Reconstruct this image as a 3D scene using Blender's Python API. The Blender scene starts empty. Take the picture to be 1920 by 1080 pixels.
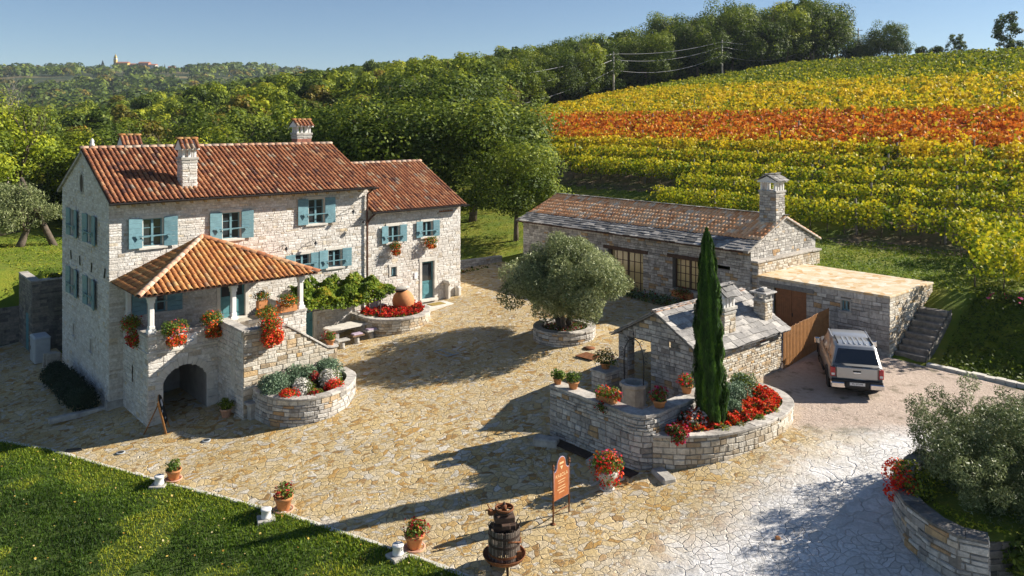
import bpy, bmesh, math, random
import numpy as np
from mathutils import Matrix, Vector, noise
R=math.radians
random.seed(7); rng=np.random.default_rng(7)
scene=bpy.context.scene
COL=scene.collection
# ------------------------------------------------------------------ camera, sky, sun, exposure
cam_d=bpy.data.cameras.new('camera'); cam=bpy.data.objects.new('camera',cam_d); COL.objects.link(cam)
cam.location=(0,0,12); cam.rotation_euler=(R(90),0,0)
cam_d.sensor_width=36; cam_d.lens=27.9; cam_d.shift_y=-0.1615; cam_d.clip_end=8000; cam_d.clip_start=.5
scene.camera=cam
SUN_EL=30.5; SUN_AZ=77.0        # azimuth clockwise from +Y
world=bpy.data.worlds.new('World'); scene.world=world; world.use_nodes=True
wn=world.node_tree.nodes; wl=world.node_tree.links
sky=wn.new('ShaderNodeTexSky'); sky.sky_type='NISHITA'; sky.sun_disc=False
sky.sun_elevation=R(SUN_EL); sky.sun_rotation=R(SUN_AZ); sky.air_density=.85; sky.dust_density=.1; sky.ozone_density=3.0; sky.altitude=250
bg=wn['Background']; bg.inputs[1].default_value=.054
wl.new(sky.outputs[0],bg.inputs[0])
sd=bpy.data.lights.new('sun','SUN'); sd.energy=5.0; sd.angle=R(.5); sd.color=(1,.93,.82)
so=bpy.data.objects.new('sun',sd); COL.objects.link(so)
dirv=Vector((math.sin(R(SUN_AZ))*math.cos(R(SUN_EL)),math.cos(R(SUN_AZ))*math.cos(R(SUN_EL)),math.sin(R(SUN_EL))))
so.rotation_euler=dirv.to_track_quat('Z','Y').to_euler(); so.location=(40,10,40)
scene.view_settings.view_transform='Standard'; scene.view_settings.look='None'
scene.view_settings.exposure=1.0; scene.view_settings.gamma=1
scene.render.film_transparent=False
scene.cycles.max_bounces=5; scene.cycles.transparent_max_bounces=8

# ------------------------------------------------------------------ site frame: s runs along the farmhouse front, t into depth
CX,CY=-16.8,33.07; UX,UY=.7505,.6608; THETA=math.atan2(UY,UX)
def ST(s,t): return (CX+s*UX-t*UY, CY+s*UY+t*UX)
def toST(X,Y): dx,dy=X-CX,Y-CY; return (dx*UX+dy*UY, -dx*UY+dy*UX)
def sst(a,b,x):
    t=min(1,max(0,(x-a)/(b-a))); return t*t*(3-2*t)
def smin(a,b,k):
    h=max(k-abs(a-b),0)/k; return min(a,b)-h*h*k*.25
HP=[(25.4,2.3),(32,4.4),(40,4.9),(52,8.4),(80,12.9),(136,22),(170,24.5),(260,25),(1e5,25)]
def hill(s):
    if s<=25.4: return 2.3
    for (a,x),(b,y) in zip(HP,HP[1:]):
        if s<=b: return x+(y-x)*(s-a)/(b-a)
def yardz(s,t): return smin(.122*s,2.25+.03*(min(t,12)+11),.4)
def zst(s,t):
    z=yardz(s,t)
    if s>25.4:
        if t>3: z=z+(hill(max(s,40))-z)*min(1,(s-25.4)/14.6) if s<40 else hill(s)
        else:
            k=sst(25.4,31,s); z=z*(1-k)+hill(max(s,32))*k
    k=sst(12.3,13.6,t)*(1-sst(3,14,s)) if s>.4 else sst(15.4,19,t)
    return max(z,z+(3.3-z)*k)
def height(X,Y):
    s,t=toST(X,Y); z=zst(s,t)
    r=math.exp(-((X+10)/110.)**2) if X<-10 else 1
    z+=13*r*sst(200,420,Y)
    k=1-sst(-420,-150,X)
    z+=76*k*sst(480,1400,Y)+22*(1-k)*sst(500,1400,Y)
    if Y>420: z+=6*noise.noise(Vector((X*.004,Y*.004,3)))*min(1,(Y-420)/300)
    return z
def GZ(s,t): return height(*ST(s,t))

# ------------------------------------------------------------------ materials
def ramp(nt,stops,interp='LINEAR'):
    n=nt.nodes.new('ShaderNodeValToRGB'); n.color_ramp.interpolation=interp
    e=n.color_ramp.elements
    while len(e)<len(stops): e.new(.5)
    for i,(p,c) in enumerate(stops): e[i].position=p; e[i].color=(*c,1)
    return n
def N(nt,typ,**kw):
    n=nt.nodes.new(typ)
    for k,v in kw.items():
        if k[0]=='i' and k[1:].isdigit(): n.inputs[int(k[1:])].default_value=v
        else: setattr(n,k,v)
    return n
def base(name,rough=.85,metal=0.0,spec=.3):
    m=bpy.data.materials.new(name); m.use_nodes=True; nt=m.node_tree
    b=nt.nodes['Principled BSDF']; b.inputs['Roughness'].default_value=rough; b.inputs['Metallic'].default_value=metal
    b.inputs['Specular IOR Level'].default_value=spec
    return m,nt,b
def mixc(nt,fac,a,b,mode='MIX'):
    n=nt.nodes.new('ShaderNodeMix'); n.data_type='RGBA'; n.blend_type=mode
    for i,v in ((0,fac),(6,a),(7,b)):
        if hasattr(v,'links'): nt.links.new(v,n.inputs[i])
        else: n.inputs[i].default_value=v if not isinstance(v,tuple) or len(v)==4 else (*v,1)
    return n.outputs[2]
def coords(nt,scale=1.0,kind='Object'):
    t=nt.nodes.new('ShaderNodeTexCoord'); mp=nt.nodes.new('ShaderNodeMapping')
    if isinstance(scale,(int,float)): scale=(scale,)*3
    mp.inputs['Scale'].default_value=scale; nt.links.new(t.outputs[kind],mp.inputs[0]); return mp.outputs[0]
def noisef(nt,co,scale,detail=3,rough=.55):
    n=nt.nodes.new('ShaderNodeTexNoise'); n.inputs['Scale'].default_value=scale; n.inputs['Detail'].default_value=detail; n.inputs['Roughness'].default_value=rough
    nt.links.new(co,n.inputs['Vector']); return n.outputs[0]
def maprange(nt,v,a,b,c=0.,d=1.):
    n=nt.nodes.new('ShaderNodeMapRange'); nt.links.new(v,n.inputs[0])
    for i,x in enumerate((a,b,c,d)): n.inputs[i+1].default_value=x
    return n.outputs[0]
def bump(nt,b,h,strength=.5,dist=.02):
    n=nt.nodes.new('ShaderNodeBump'); n.inputs['Strength'].default_value=strength; n.inputs['Distance'].default_value=dist
    nt.links.new(h,n.inputs['Height']); nt.links.new(n.outputs[0],b.inputs['Normal'])
def simple(name,col,rough=.6,metal=0.,var=.25,vs=6.,bmp=.15,spec=.4):
    m,nt,b=base(name,rough,metal,spec); co=coords(nt)
    nz=noisef(nt,co,vs,4); f=maprange(nt,nz,.35,.7)
    dark=tuple(c*(1-var) for c in col)
    nt.links.new(mixc(nt,f,dark,col),b.inputs['Base Color'])
    if bmp: bump(nt,b,noisef(nt,co,vs*5,3),bmp,.01)
    return m
def attr_ramp(name,stops,rough=.85,dirt=None,dirtamt=.5,dscale=1.5,bscale=25,bstr=.5,bdist=.015,fine=.35,interp='LINEAR',spec=.25):
    """colour per stone / tile from the 'rnd' face attribute, with weathering"""
    m,nt,b=base(name,rough,0,spec); co=coords(nt)
    at=nt.nodes.new('ShaderNodeAttribute'); at.attribute_name='rnd'
    rp=ramp(nt,stops,interp); nt.links.new(at.outputs['Fac'],rp.inputs[0]); c=rp.outputs[0]
    nf=maprange(nt,noisef(nt,co,bscale*.5,4,.65),.3,.7,1-fine,1+fine*.5)
    mul=nt.nodes.new('ShaderNodeVectorMath'); mul.operation='SCALE'; nt.links.new(c,mul.inputs[0]); nt.links.new(nf,mul.inputs['Scale']); c=mul.outputs[0]
    if dirt:
        f=maprange(nt,noisef(nt,co,dscale,5,.7),.5,.72,0,dirtamt); c=mixc(nt,f,c,dirt)
        if dscale<1.2: c=mixc(nt,maprange(nt,noisef(nt,coords(nt,(2.2,2.2,.28)),1.0,5,.7),.54,.72,0,dirtamt*.9),c,dirt)
    nt.links.new(c,b.inputs['Base Color'])
    bump(nt,b,noisef(nt,co,bscale,4,.65),bstr,bdist)
    return m
def leafm(name,stops,trans=.35,rough=.6,rand=.25):
    m=bpy.data.materials.new(name); m.use_nodes=True; nt=m.node_tree; b=nt.nodes['Principled BSDF']
    b.inputs['Roughness'].default_value=rough; b.inputs['Specular IOR Level'].default_value=.25
    at=nt.nodes.new('ShaderNodeAttribute'); at.attribute_name='rnd'
    oi=nt.nodes.new('ShaderNodeObjectInfo')
    add=nt.nodes.new('ShaderNodeMath'); add.operation='MULTIPLY_ADD'; nt.links.new(oi.outputs['Random'],add.inputs[0]); add.inputs[1].default_value=rand
    sub=nt.nodes.new('ShaderNodeMath'); sub.operation='SUBTRACT'; nt.links.new(at.outputs['Fac'],sub.inputs[0]); sub.inputs[1].default_value=rand*.5
    nt.links.new(sub.outputs[0],add.inputs[2])
    rp=ramp(nt,stops); nt.links.new(add.outputs[0],rp.inputs[0])
    nt.links.new(rp.outputs[0],b.inputs['Base Color'])
    tr=nt.nodes.new('ShaderNodeBsdfTranslucent'); nt.links.new(rp.outputs[0],tr.inputs[0])
    mx=nt.nodes.new('ShaderNodeMixShader'); mx.inputs[0].default_value=trans
    nt.links.new(b.outputs[0],mx.inputs[1]); nt.links.new(tr.outputs[0],mx.inputs[2])
    nt.links.new(mx.outputs[0],nt.nodes['Material Output'].inputs[0])
    return m
M={}
M['wall']=attr_ramp('house_stone',[(0,(.50,.43,.34)),(.08,(.58,.53,.465)),(.35,(.65,.61,.555)),(.75,(.70,.665,.615)),(.96,(.76,.73,.68)),(1,(.62,.50,.33))],dirt=(.36,.31,.26),dirtamt=.3,dscale=.8,bscale=18,bstr=.9,bdist=.03)
M['wallm']=attr_ramp('house_mortar',[(0,(.56,.52,.46)),(1,(.56,.52,.46))],bscale=20,fine=.3)
M['rub']=attr_ramp('rubble_stone',[(0,(.27,.25,.225)),(.15,(.40,.375,.345)),(.5,(.52,.49,.45)),(.78,(.60,.57,.52)),(.90,(.66,.63,.58)),(.95,(.50,.36,.2)),(1,(.46,.29,.15))],dirt=(.13,.12,.11),dirtamt=.6,dscale=.9,bscale=16,bstr=1,bdist=.03)
M['rubm']=attr_ramp('rubble_mortar',[(0,(.20,.18,.155)),(1,(.20,.18,.155))],bscale=20,fine=.3)
M['gold']=attr_ramp('golden_stone',[(0,(.36,.27,.17)),(.2,(.50,.42,.31)),(.5,(.60,.54,.44)),(.85,(.68,.64,.56)),(1,(.55,.36,.16))],dirt=(.2,.16,.12),dirtamt=.4,dscale=1.1,bscale=16,bstr=1,bdist=.03)
M['goldm']=attr_ramp('golden_mortar',[(0,(.36,.29,.21)),(1,(.36,.29,.21))],bscale=20)
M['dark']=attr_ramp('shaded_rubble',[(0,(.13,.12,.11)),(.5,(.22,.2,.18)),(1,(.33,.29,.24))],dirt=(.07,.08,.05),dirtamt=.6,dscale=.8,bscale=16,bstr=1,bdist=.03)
M['tile']=attr_ramp('clay_tile',[(0,(.13,.055,.04)),(.2,(.23,.085,.043)),(.5,(.345,.13,.058)),(.75,(.43,.19,.088)),(.9,(.50,.31,.17)),(1,(.34,.25,.18))],rough=.8,dirt=(.10,.075,.06),dirtamt=.75,dscale=5,bscale=30,bstr=.3,fine=.3)
M['tileo']=attr_ramp('orange_clay_tile',[(0,(.30,.12,.05)),(.3,(.48,.19,.065)),(.6,(.57,.26,.085)),(.85,(.60,.36,.15)),(1,(.36,.20,.11))],rough=.8,dirt=(.13,.09,.06),dirtamt=.55,dscale=6,bscale=30,bstr=.3,fine=.3)
M['tilep']=attr_ramp('pink_clay_tile',[(0,(.46,.20,.11)),(.3,(.66,.33,.19)),(.65,(.76,.45,.29)),(.9,(.78,.60,.44)),(1,(.45,.28,.2))],rough=.8,dirt=(.10,.08,.07),dirtamt=.7,dscale=5,bscale=30,bstr=.3,fine=.3)
M['tiles']=attr_ramp('pale_orange_clay_tile',[(0,(.70,.30,.13)),(.3,(.95,.46,.21)),(.65,(.95,.58,.33)),(.9,(.95,.78,.58)),(1,(.6,.38,.26))],rough=.8,dirt=(.3,.2,.14),dirtamt=.2,dscale=5,bscale=30,bstr=.3,fine=.3)
M['tileb']=simple('tile_bed',(.10,.05,.035),.9,var=.4)
M['slate']=attr_ramp('stone_slate',[(0,(.13,.125,.12)),(.4,(.22,.21,.20)),(.75,(.33,.31,.29)),(1,(.50,.47,.43))],rough=.7,dirt=(.07,.07,.07),dirtamt=.6,dscale=3,bscale=20,bstr=.5,bdist=.01,fine=.3)
M['lime']=simple('limestone',(.66,.62,.55),.8,var=.25,vs=3,bmp=.3)
M['limed']=simple('weathered_limestone',(.52,.49,.44),.85,var=.45,vs=4,bmp=.5)
M['coping']=attr_ramp('coping_slab',[(0,(.36,.33,.29)),(.6,(.50,.46,.41)),(1,(.60,.56,.50))],dirt=(.15,.14,.13),dirtamt=.6,dscale=2.5,bscale=14,bstr=.6,bdist=.02)
M['teal']=simple('blue_painted_wood',(.165,.31,.355),.5,var=.22,vs=5,bmp=.1)
M['teald']=simple('blue_green_door_paint',(.09,.25,.28),.5,var=.25,vs=5,bmp=.1)
M['iron']=simple('dark_iron',(.03,.03,.032),.5,.4,var=.3)
M['gut']=simple('dark_gutter_metal',(.055,.05,.05),.45,.5,var=.3)
M['pipe']=simple('brown_pipe',(.13,.06,.04),.5,.3,var=.3)
M['wood']=simple('weathered_wood',(.22,.13,.07),.8,var=.45,vs=9,bmp=.4)
M['raft']=simple('rafter_wood',(.50,.36,.18),.8,var=.35,vs=6)
M['fencew']=simple('varnished_fence_wood',(.36,.165,.05),.6,var=.3,vs=6,bmp=.2)
M['doorw']=simple('brown_plank_wood',(.27,.11,.045),.6,var=.3,vs=5,bmp=.2)
M['beam']=simple('dark_beam_wood',(.10,.055,.035),.8,var=.4,vs=7,bmp=.4)
M['terra']=simple('terracotta',(.56,.235,.085),.75,var=.22,vs=8,bmp=.15)
M['terral']=simple('pale_terracotta',(.60,.33,.22),.8,var=.2,vs=8)
M['rust']=simple('rusty_steel',(.27,.10,.035),.8,.2,var=.6,vs=8,bmp=.3)
M['rustd']=simple('dark_rusty_iron',(.07,.045,.035),.7,.4,var=.5,vs=10,bmp=.3)
M['signm']=simple('orange_brown_sign_paint',(.43,.135,.04),.55,.1,var=.25,vs=4)
M['letter']=simple('gold_lettering',(.72,.48,.25),.5,var=.05)
M['white']=simple('white_stone',(.74,.72,.69),.7,var=.12,vs=6)
M['grey']=simple('pale_grey_metal',(.45,.48,.50),.5,.1,var=.15,vs=4,bmp=0)
M['soil']=simple('garden_soil',(.075,.05,.035),.95,var=.4,vs=9,bmp=.6)
M['black']=simple('dark_interior',(.015,.014,.013),.9,var=.2)
M['plaster']=simple('inner_plaster',(.36,.34,.32),.9,var=.3,vs=2)
M['bark']=simple('grey_brown_bark',(.15,.115,.085),.9,var=.5,vs=7,bmp=.8)
M['barkp']=simple('pale_dead_bark',(.42,.38,.33),.9,var=.35,vs=7)
M['brick']=attr_ramp('red_brick',[(0,(.32,.12,.08)),(1,(.50,.22,.15))],bscale=20)
M['cush']=simple('lilac_cushion_cloth',(.42,.33,.42),.9,var=.15,bmp=.1)
M['mat']=simple('coir_mat',(.34,.24,.06),.95,var=.3,vs=15)
M['blackb']=simple('blackboard',(.02,.022,.022),.6,var=.2)
M['paper']=simple('white_paper',(.75,.75,.74),.7,var=.03,bmp=0)
M['blue']=simple('blue_enamel',(.12,.25,.45),.4,var=.1,bmp=0)
M['pole']=simple('weathered_pole',(.22,.20,.18),.9,var=.3,vs=5)
M['upole']=simple('pale_utility_pole',(.46,.43,.39),.9,var=.3,vs=5)
M['wire']=simple('pale_cable',(.40,.40,.40),.5,.3,var=.1,bmp=0)
def glassm(name,col,rough=.08):
    m,nt,b=base(name,rough,0,.8); b.inputs['Base Color'].default_value=(*col,1); return m
M['glass']=glassm('dark_window_glass',(.03,.035,.04),.06)
M['glassy']=glassm('painted_reflection_glass',(.46,.36,.17),.12)  # yellow base colour stands in for sunlit paving reflected in the panes
M['carglass']=glassm('tinted_car_glass',(.012,.014,.02),.05)
def carpaint():
    m,nt,b=base('silver_car_paint',.34,.5,.5); b.inputs['Base Color'].default_value=(.43,.425,.42,1)
    b.inputs['Coat Weight'].default_value=.6; b.inputs['Coat Roughness'].default_value=.08
    bump(nt,b,noisef(nt,coords(nt),1.5,2),.02,.01); return m
M['paint']=carpaint()
M['chrome']=simple('chrome',(.75,.75,.76),.12,1.,var=.1,bmp=0)
M['tyre']=simple('tyre_rubber',(.018,.018,.018),.9,var=.2)
M['plasticb']=simple('black_plastic',(.02,.02,.022),.55,var=.2)
M['redl']=simple('red_lamp_lens',(.48,.012,.02),.18,var=.15,bmp=0,spec=.6)
G0=[(0,(.026,.048,.007)),(.3,(.082,.125,.012)),(.6,(.19,.24,.022)),(.85,(.32,.36,.03)),(1,(.46,.44,.035))]
M['lf_dark']=leafm('dark_oak_leaves',[(0,(.018,.036,.007)),(.35,(.060,.098,.013)),(.7,(.14,.19,.022)),(1,(.27,.30,.032))])
M['lf_mid']=leafm('green_leaves',G0)
M['lf_yel']=leafm('yellow_green_leaves',[(0,(.06,.10,.008)),(.3,(.20,.26,.014)),(.65,(.40,.43,.024)),(1,(.58,.54,.04))])
M['lf_aut']=leafm('autumn_leaves',[(0,(.035,.05,.01)),(.35,(.10,.11,.015)),(.7,(.22,.17,.02)),(1,(.36,.20,.03))])
M['lf_oli']=leafm('olive_leaves',[(0,(.055,.078,.022)),(.35,(.19,.225,.085)),(.7,(.37,.40,.18)),(1,(.56,.58,.34))],trans=.2,rough=.45)
M['lf_cyp']=leafm('cypress_leaves',[(0,(.012,.036,.004)),(.4,(.040,.105,.008)),(.8,(.09,.19,.012)),(1,(.16,.26,.02))],trans=.2,rand=.05)
M['lf_lav']=leafm('lavender_leaves',[(0,(.07,.11,.06)),(.5,(.16,.24,.14)),(1,(.30,.39,.25))],trans=.15,rand=.05)
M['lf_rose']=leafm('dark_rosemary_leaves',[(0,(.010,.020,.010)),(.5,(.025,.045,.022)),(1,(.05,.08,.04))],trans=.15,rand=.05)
M['lf_ger']=leafm('geranium_leaves',[(0,(.03,.06,.008)),(.4,(.09,.17,.02)),(.8,(.22,.28,.03)),(1,(.40,.36,.04))],rand=.1)
M['fl_red']=leafm('red_petals',[(0,(.45,.008,.006)),(.5,(.78,.025,.012)),(.85,(.86,.10,.02)),(1,(.88,.25,.05))],trans=.3,rand=.05)
M['fl_dred']=leafm('deep_red_petals',[(0,(.16,.004,.006)),(.6,(.42,.008,.012)),(1,(.60,.04,.02))],trans=.3,rand=.05)
M['fl_pink']=leafm('pink_petals',[(0,(.5,.02,.12)),(1,(.75,.10,.30))],trans=.3,rand=.05)
M['fl_ora']=leafm('orange_petals',[(0,(.55,.09,.01)),(.6,(.75,.18,.02)),(1,(.80,.35,.05))],trans=.3,rand=.05)
M['fl_whi']=leafm('white_petals',[(0,(.50,.47,.40)),(1,(.82,.80,.74))],trans=.3,rand=.05)
M['vn_gy']=leafm('green_yellow_vine_leaves',[(0,(.05,.10,.006)),(.25,(.16,.24,.012)),(.55,(.42,.42,.016)),(.85,(.66,.54,.02)),(1,(.74,.55,.03))],rand=.05)
M['vn_y']=leafm('yellow_vine_leaves',[(0,(.14,.15,.01)),(.3,(.44,.37,.014)),(.7,(.74,.54,.02)),(1,(.80,.55,.04))],rand=.05)
M['vn_r']=leafm('red_orange_vine_leaves',[(0,(.22,.05,.01)),(.3,(.50,.12,.014)),(.6,(.68,.20,.02)),(.85,(.70,.33,.025)),(1,(.46,.32,.03))],rand=.12)
M['vn_g']=leafm('green_vine_leaves',[(0,(.04,.08,.008)),(.5,(.15,.20,.015)),(1,(.36,.34,.02))],rand=.05)
M['vn_p']=leafm('climbing_vine_leaves',[(0,(.04,.08,.008)),(.4,(.13,.21,.015)),(.75,(.30,.36,.025)),(1,(.46,.34,.03))],rand=.05)

# ------------------------------------------------------------------ object helpers
def tag(o,label=None,cat=None,group=None,kind=None):
    if label: o['label']=label
    if cat: o['category']=cat
    if group: o['group']=group
    if kind: o['kind']=kind
    return o
def thing(name,label,cat,loc=(0,0,0),rz=0,group=None):
    o=bpy.data.objects.new(name,None); COL.objects.link(o); o.location=loc; o.rotation_euler=(0,0,rz)
    o.empty_display_size=.3
    return tag(o,label,cat,group)
def sthing(name,label,cat,s,t,z,group=None,rz=0):
    x,y=ST(s,t); return thing(name,label,cat,(x,y,z),THETA+rz,group)
def copy_tree(o,parent=None):
    c=o.copy(); COL.objects.link(c); c.parent=parent
    for ch in o.children: copy_tree(ch,c)
    return c
class MB:
    def __init__(s): s.v=[];s.f=[];s.mi=[];s.rn=[];s.mats=[];s.cm=0;s.T=None;s.sm=[];s.smooth=False
    def m(s,mat):
        mat=M[mat] if isinstance(mat,str) else mat
        if mat not in s.mats: s.mats.append(mat)
        s.cm=s.mats.index(mat); return s
    def at(s,T=None): s.T=T; return s
    def add(s,vs,fs,rnd=None):
        n=len(s.v)
        if s.T is not None: vs=[tuple(s.T@Vector(p)) for p in vs]
        s.v.extend(vs)
        if rnd is None: rnd=random.random()
        for f in fs: s.f.append(tuple(i+n for i in f)); s.mi.append(s.cm); s.rn.append(rnd); s.sm.append(s.smooth)
    def quad(s,a,b,c,d,rnd=None): s.add([a,b,c,d],[(0,1,2,3)],rnd)
    def box(s,x0,x1,y0,y1,z0,z1,rnd=None,tp=0):
        t=tp
        s.add([(x0,y0,z0),(x1,y0,z0),(x1,y1,z0),(x0,y1,z0),(x0+t,y0+t,z1),(x1-t,y0+t,z1),(x1-t,y1-t,z1),(x0+t,y1-t,z1)],
              [(0,3,2,1),(4,5,6,7),(0,1,5,4),(1,2,6,5),(2,3,7,6),(3,0,4,7)],rnd)
    def bbox(s,x0,x1,y0,y1,z0,z1,b=.02,rnd=None):
        # box with chamfered upper edge and vertical edges
        def ring(i,z): return [(x0+i,y0,z),(x1-i,y0,z),(x1,y0+i,z),(x1,y1-i,z),(x1-i,y1,z),(x0+i,y1,z),(x0,y1-i,z),(x0,y0+i,z)]
        r0=ring(b,z0); r1=ring(b,z1-b); r2=[(min(max(x,x0+b),x1-b),min(max(y,y0+b),y1-b),z1) for x,y,_ in ring(b,z1)]
        fs=[tuple(range(7,-1,-1)),tuple(range(16,24))]
        for k in range(8): fs.append((k,(k+1)%8,8+(k+1)%8,8+k)); fs.append((8+k,8+(k+1)%8,16+(k+1)%8,16+k))
        s.add(r0+r1+r2,fs,rnd)
    def tube(s,pts,rad,seg=6,cap=True,rnd=None):
        pts=[Vector(p) for p in pts]; n=len(pts)
        if isinstance(rad,(int,float)): rad=[rad]*n
        vs=[];fs=[];up=Vector((0,0,1))
        d0=(pts[1]-pts[0]).normalized(); a=up if abs(d0.z)<.9 else Vector((1,0,0)); u=d0.cross(a).normalized()
        for i,p in enumerate(pts):
            d=(pts[min(i+1,n-1)]-pts[max(i-1,0)]).normalized(); u=(u-d*u.dot(d)).normalized(); w=d.cross(u)
            for k in range(seg):
                an=2*math.pi*k/seg; vs.append(tuple(p+(u*math.cos(an)+w*math.sin(an))*rad[i]))
        for i in range(n-1):
            for k in range(seg):
                k2=(k+1)%seg; fs.append((i*seg+k,i*seg+k2,(i+1)*seg+k2,(i+1)*seg+k))
        if cap: fs.append(tuple(range(seg-1,-1,-1))); fs.append(tuple(range((n-1)*seg,n*seg)))
        o=s.smooth; s.smooth=True; s.add(vs,fs,rnd); s.smooth=o
    def lathe(s,prof,c=(0,0,0),seg=16,rnd=None,cap=True,sx=1,sy=1):
        vs=[];fs=[];n=len(prof)
        for r,z in prof:
            for k in range(seg):
                a=2*math.pi*k/seg; vs.append((c[0]+r*math.cos(a)*sx,c[1]+r*math.sin(a)*sy,c[2]+z))
        for i in range(n-1):
            for k in range(seg):
                k2=(k+1)%seg; fs.append((i*seg+k,i*seg+k2,(i+1)*seg+k2,(i+1)*seg+k))
        if cap: fs.append(tuple(range(seg-1,-1,-1))); fs.append(tuple(range((n-1)*seg,n*seg)))
        o=s.smooth; s.smooth=seg>8; s.add(vs,fs,rnd); s.smooth=o
    def build(s,name,parent=None,loc=None,rz=None):
        me=bpy.data.meshes.new(name); me.from_pydata(s.v,[],s.f)
        for m in s.mats: me.materials.append(m)
        me.polygons.foreach_set('material_index',np.array(s.mi,dtype=np.int32))
        me.polygons.foreach_set('use_smooth',np.array(s.sm,dtype=bool))
        a=me.attributes.new('rnd','FLOAT','FACE'); a.data.foreach_set('value',np.array(s.rn,dtype=np.float32))
        me.update()
        o=bpy.data.objects.new(name,me); COL.objects.link(o)
        if parent: o.parent=parent
        if loc: o.location=loc
        if rz is not None: o.rotation_euler=(0,0,rz)
        return o
    def sbuild(s,name,ss,tt,z): x,y=ST(ss,tt); return s.build(name,None,(x,y,z),THETA)
def npmesh(name,verts,quads,rnd,mats,mi=None,parent=None):
    me=bpy.data.meshes.new(name); nv=len(verts); nq,k=quads.shape
    me.vertices.add(nv); me.vertices.foreach_set('co',verts.astype(np.float32).ravel())
    me.loops.add(nq*k); me.loops.foreach_set('vertex_index',quads.astype(np.int32).ravel())
    me.polygons.add(nq); me.polygons.foreach_set('loop_start',np.arange(0,nq*k,k,dtype=np.int32))
    try: me.polygons.foreach_set('loop_total',np.full(nq,k,dtype=np.int32))
    except Exception: pass
    for m in mats: me.materials.append(M[m] if isinstance(m,str) else m)
    if mi is not None: me.polygons.foreach_set('material_index',mi.astype(np.int32))
    a=me.attributes.new('rnd','FLOAT','FACE'); a.data.foreach_set('value',rnd.astype(np.float32))
    me.update(calc_edges=True); me.validate()
    o=bpy.data.objects.new(name,me); COL.objects.link(o)
    if parent: o.parent=parent
    return o
def leafgeo(pos,nrm,size,asp=.55,jit=.8,droop=0):
    """one bent-free quad leaf per position, facing roughly along nrm"""
    n=len(pos); nr=nrm+rng.normal(0,jit,(n,3)); nr/=np.linalg.norm(nr,axis=1)[:,None]+1e-9
    r=rng.normal(0,1,(n,3)); a=np.cross(nr,r); a/=np.linalg.norm(a,axis=1)[:,None]+1e-9
    b=np.cross(nr,a)
    sz=size*(.6+.8*rng.random(n))[:,None] if np.isscalar(size) else size[:,None]
    a=a*sz*.5; b=b*sz*.5*asp
    v=np.stack([pos-a,pos-b*1.0,pos+a,pos+b],1).reshape(-1,3)
    q=np.arange(4*n).reshape(n,4)
    return v,q
def clump_cloud(cent,rad,n,flat=1.0,shell=.6):
    """n leaf positions on the outer shells of the clumps, with outward normals and a value per clump"""
    k=rng.choice(len(cent),n,p=(rad**2)/np.sum(rad**2)) if len(cent)>1 else np.zeros(n,int)
    d=rng.normal(0,1,(n,3)); d/=np.linalg.norm(d,axis=1)[:,None]
    rr=(shell+(1-shell)*rng.random(n)**.5)*rad[k]
    dd=d.copy(); dd[:,2]*=flat
    p=cent[k]+dd*rr[:,None]
    nn=d.copy(); nn[:,2]+=.35
    return p,nn,k
def crown_clumps(R0,H0,zc,n,cr,seed=0,low=-.8,bias=.55):
    rg=np.random.default_rng(seed)
    d=rg.normal(0,1,(n*3,3)); d/=np.linalg.norm(d,axis=1)[:,None]; d=d[d[:,2]>low][:n]
    r=bias+(1-bias)*rg.random(len(d))
    lump=1+.22*np.sin(d[:,0]*3.1+seed)*np.cos(d[:,1]*2.7+seed*1.7)+.12*np.sin(d[:,2]*5+seed)
    c=d*(r*lump)[:,None]*np.array([R0,R0,H0])+np.array([0,0,zc])
    return c,cr*(.6+.8*rg.random(len(c)))
def foliage(name,parts,parent=None,loc=None):
    """parts: list of (positions,normals,size,asp,jit,rnd,matname)"""
    V=[];Q=[];RN=[];MI=[];mats=[];o=0
    for p,nn,sz,asp,jit,rn,mt in parts:
        v,q=leafgeo(p,nn,sz,asp,jit); V.append(v);Q.append(q+o);o+=len(v);RN.append(rn)
        if mt not in mats: mats.append(mt)
        MI.append(np.full(len(q),mats.index(mt)))
    ob=npmesh(name,np.concatenate(V),np.concatenate(Q),np.clip(np.concatenate(RN),0,1),mats,np.concatenate(MI),parent)
    if loc: ob.location=loc
    return ob

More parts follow.
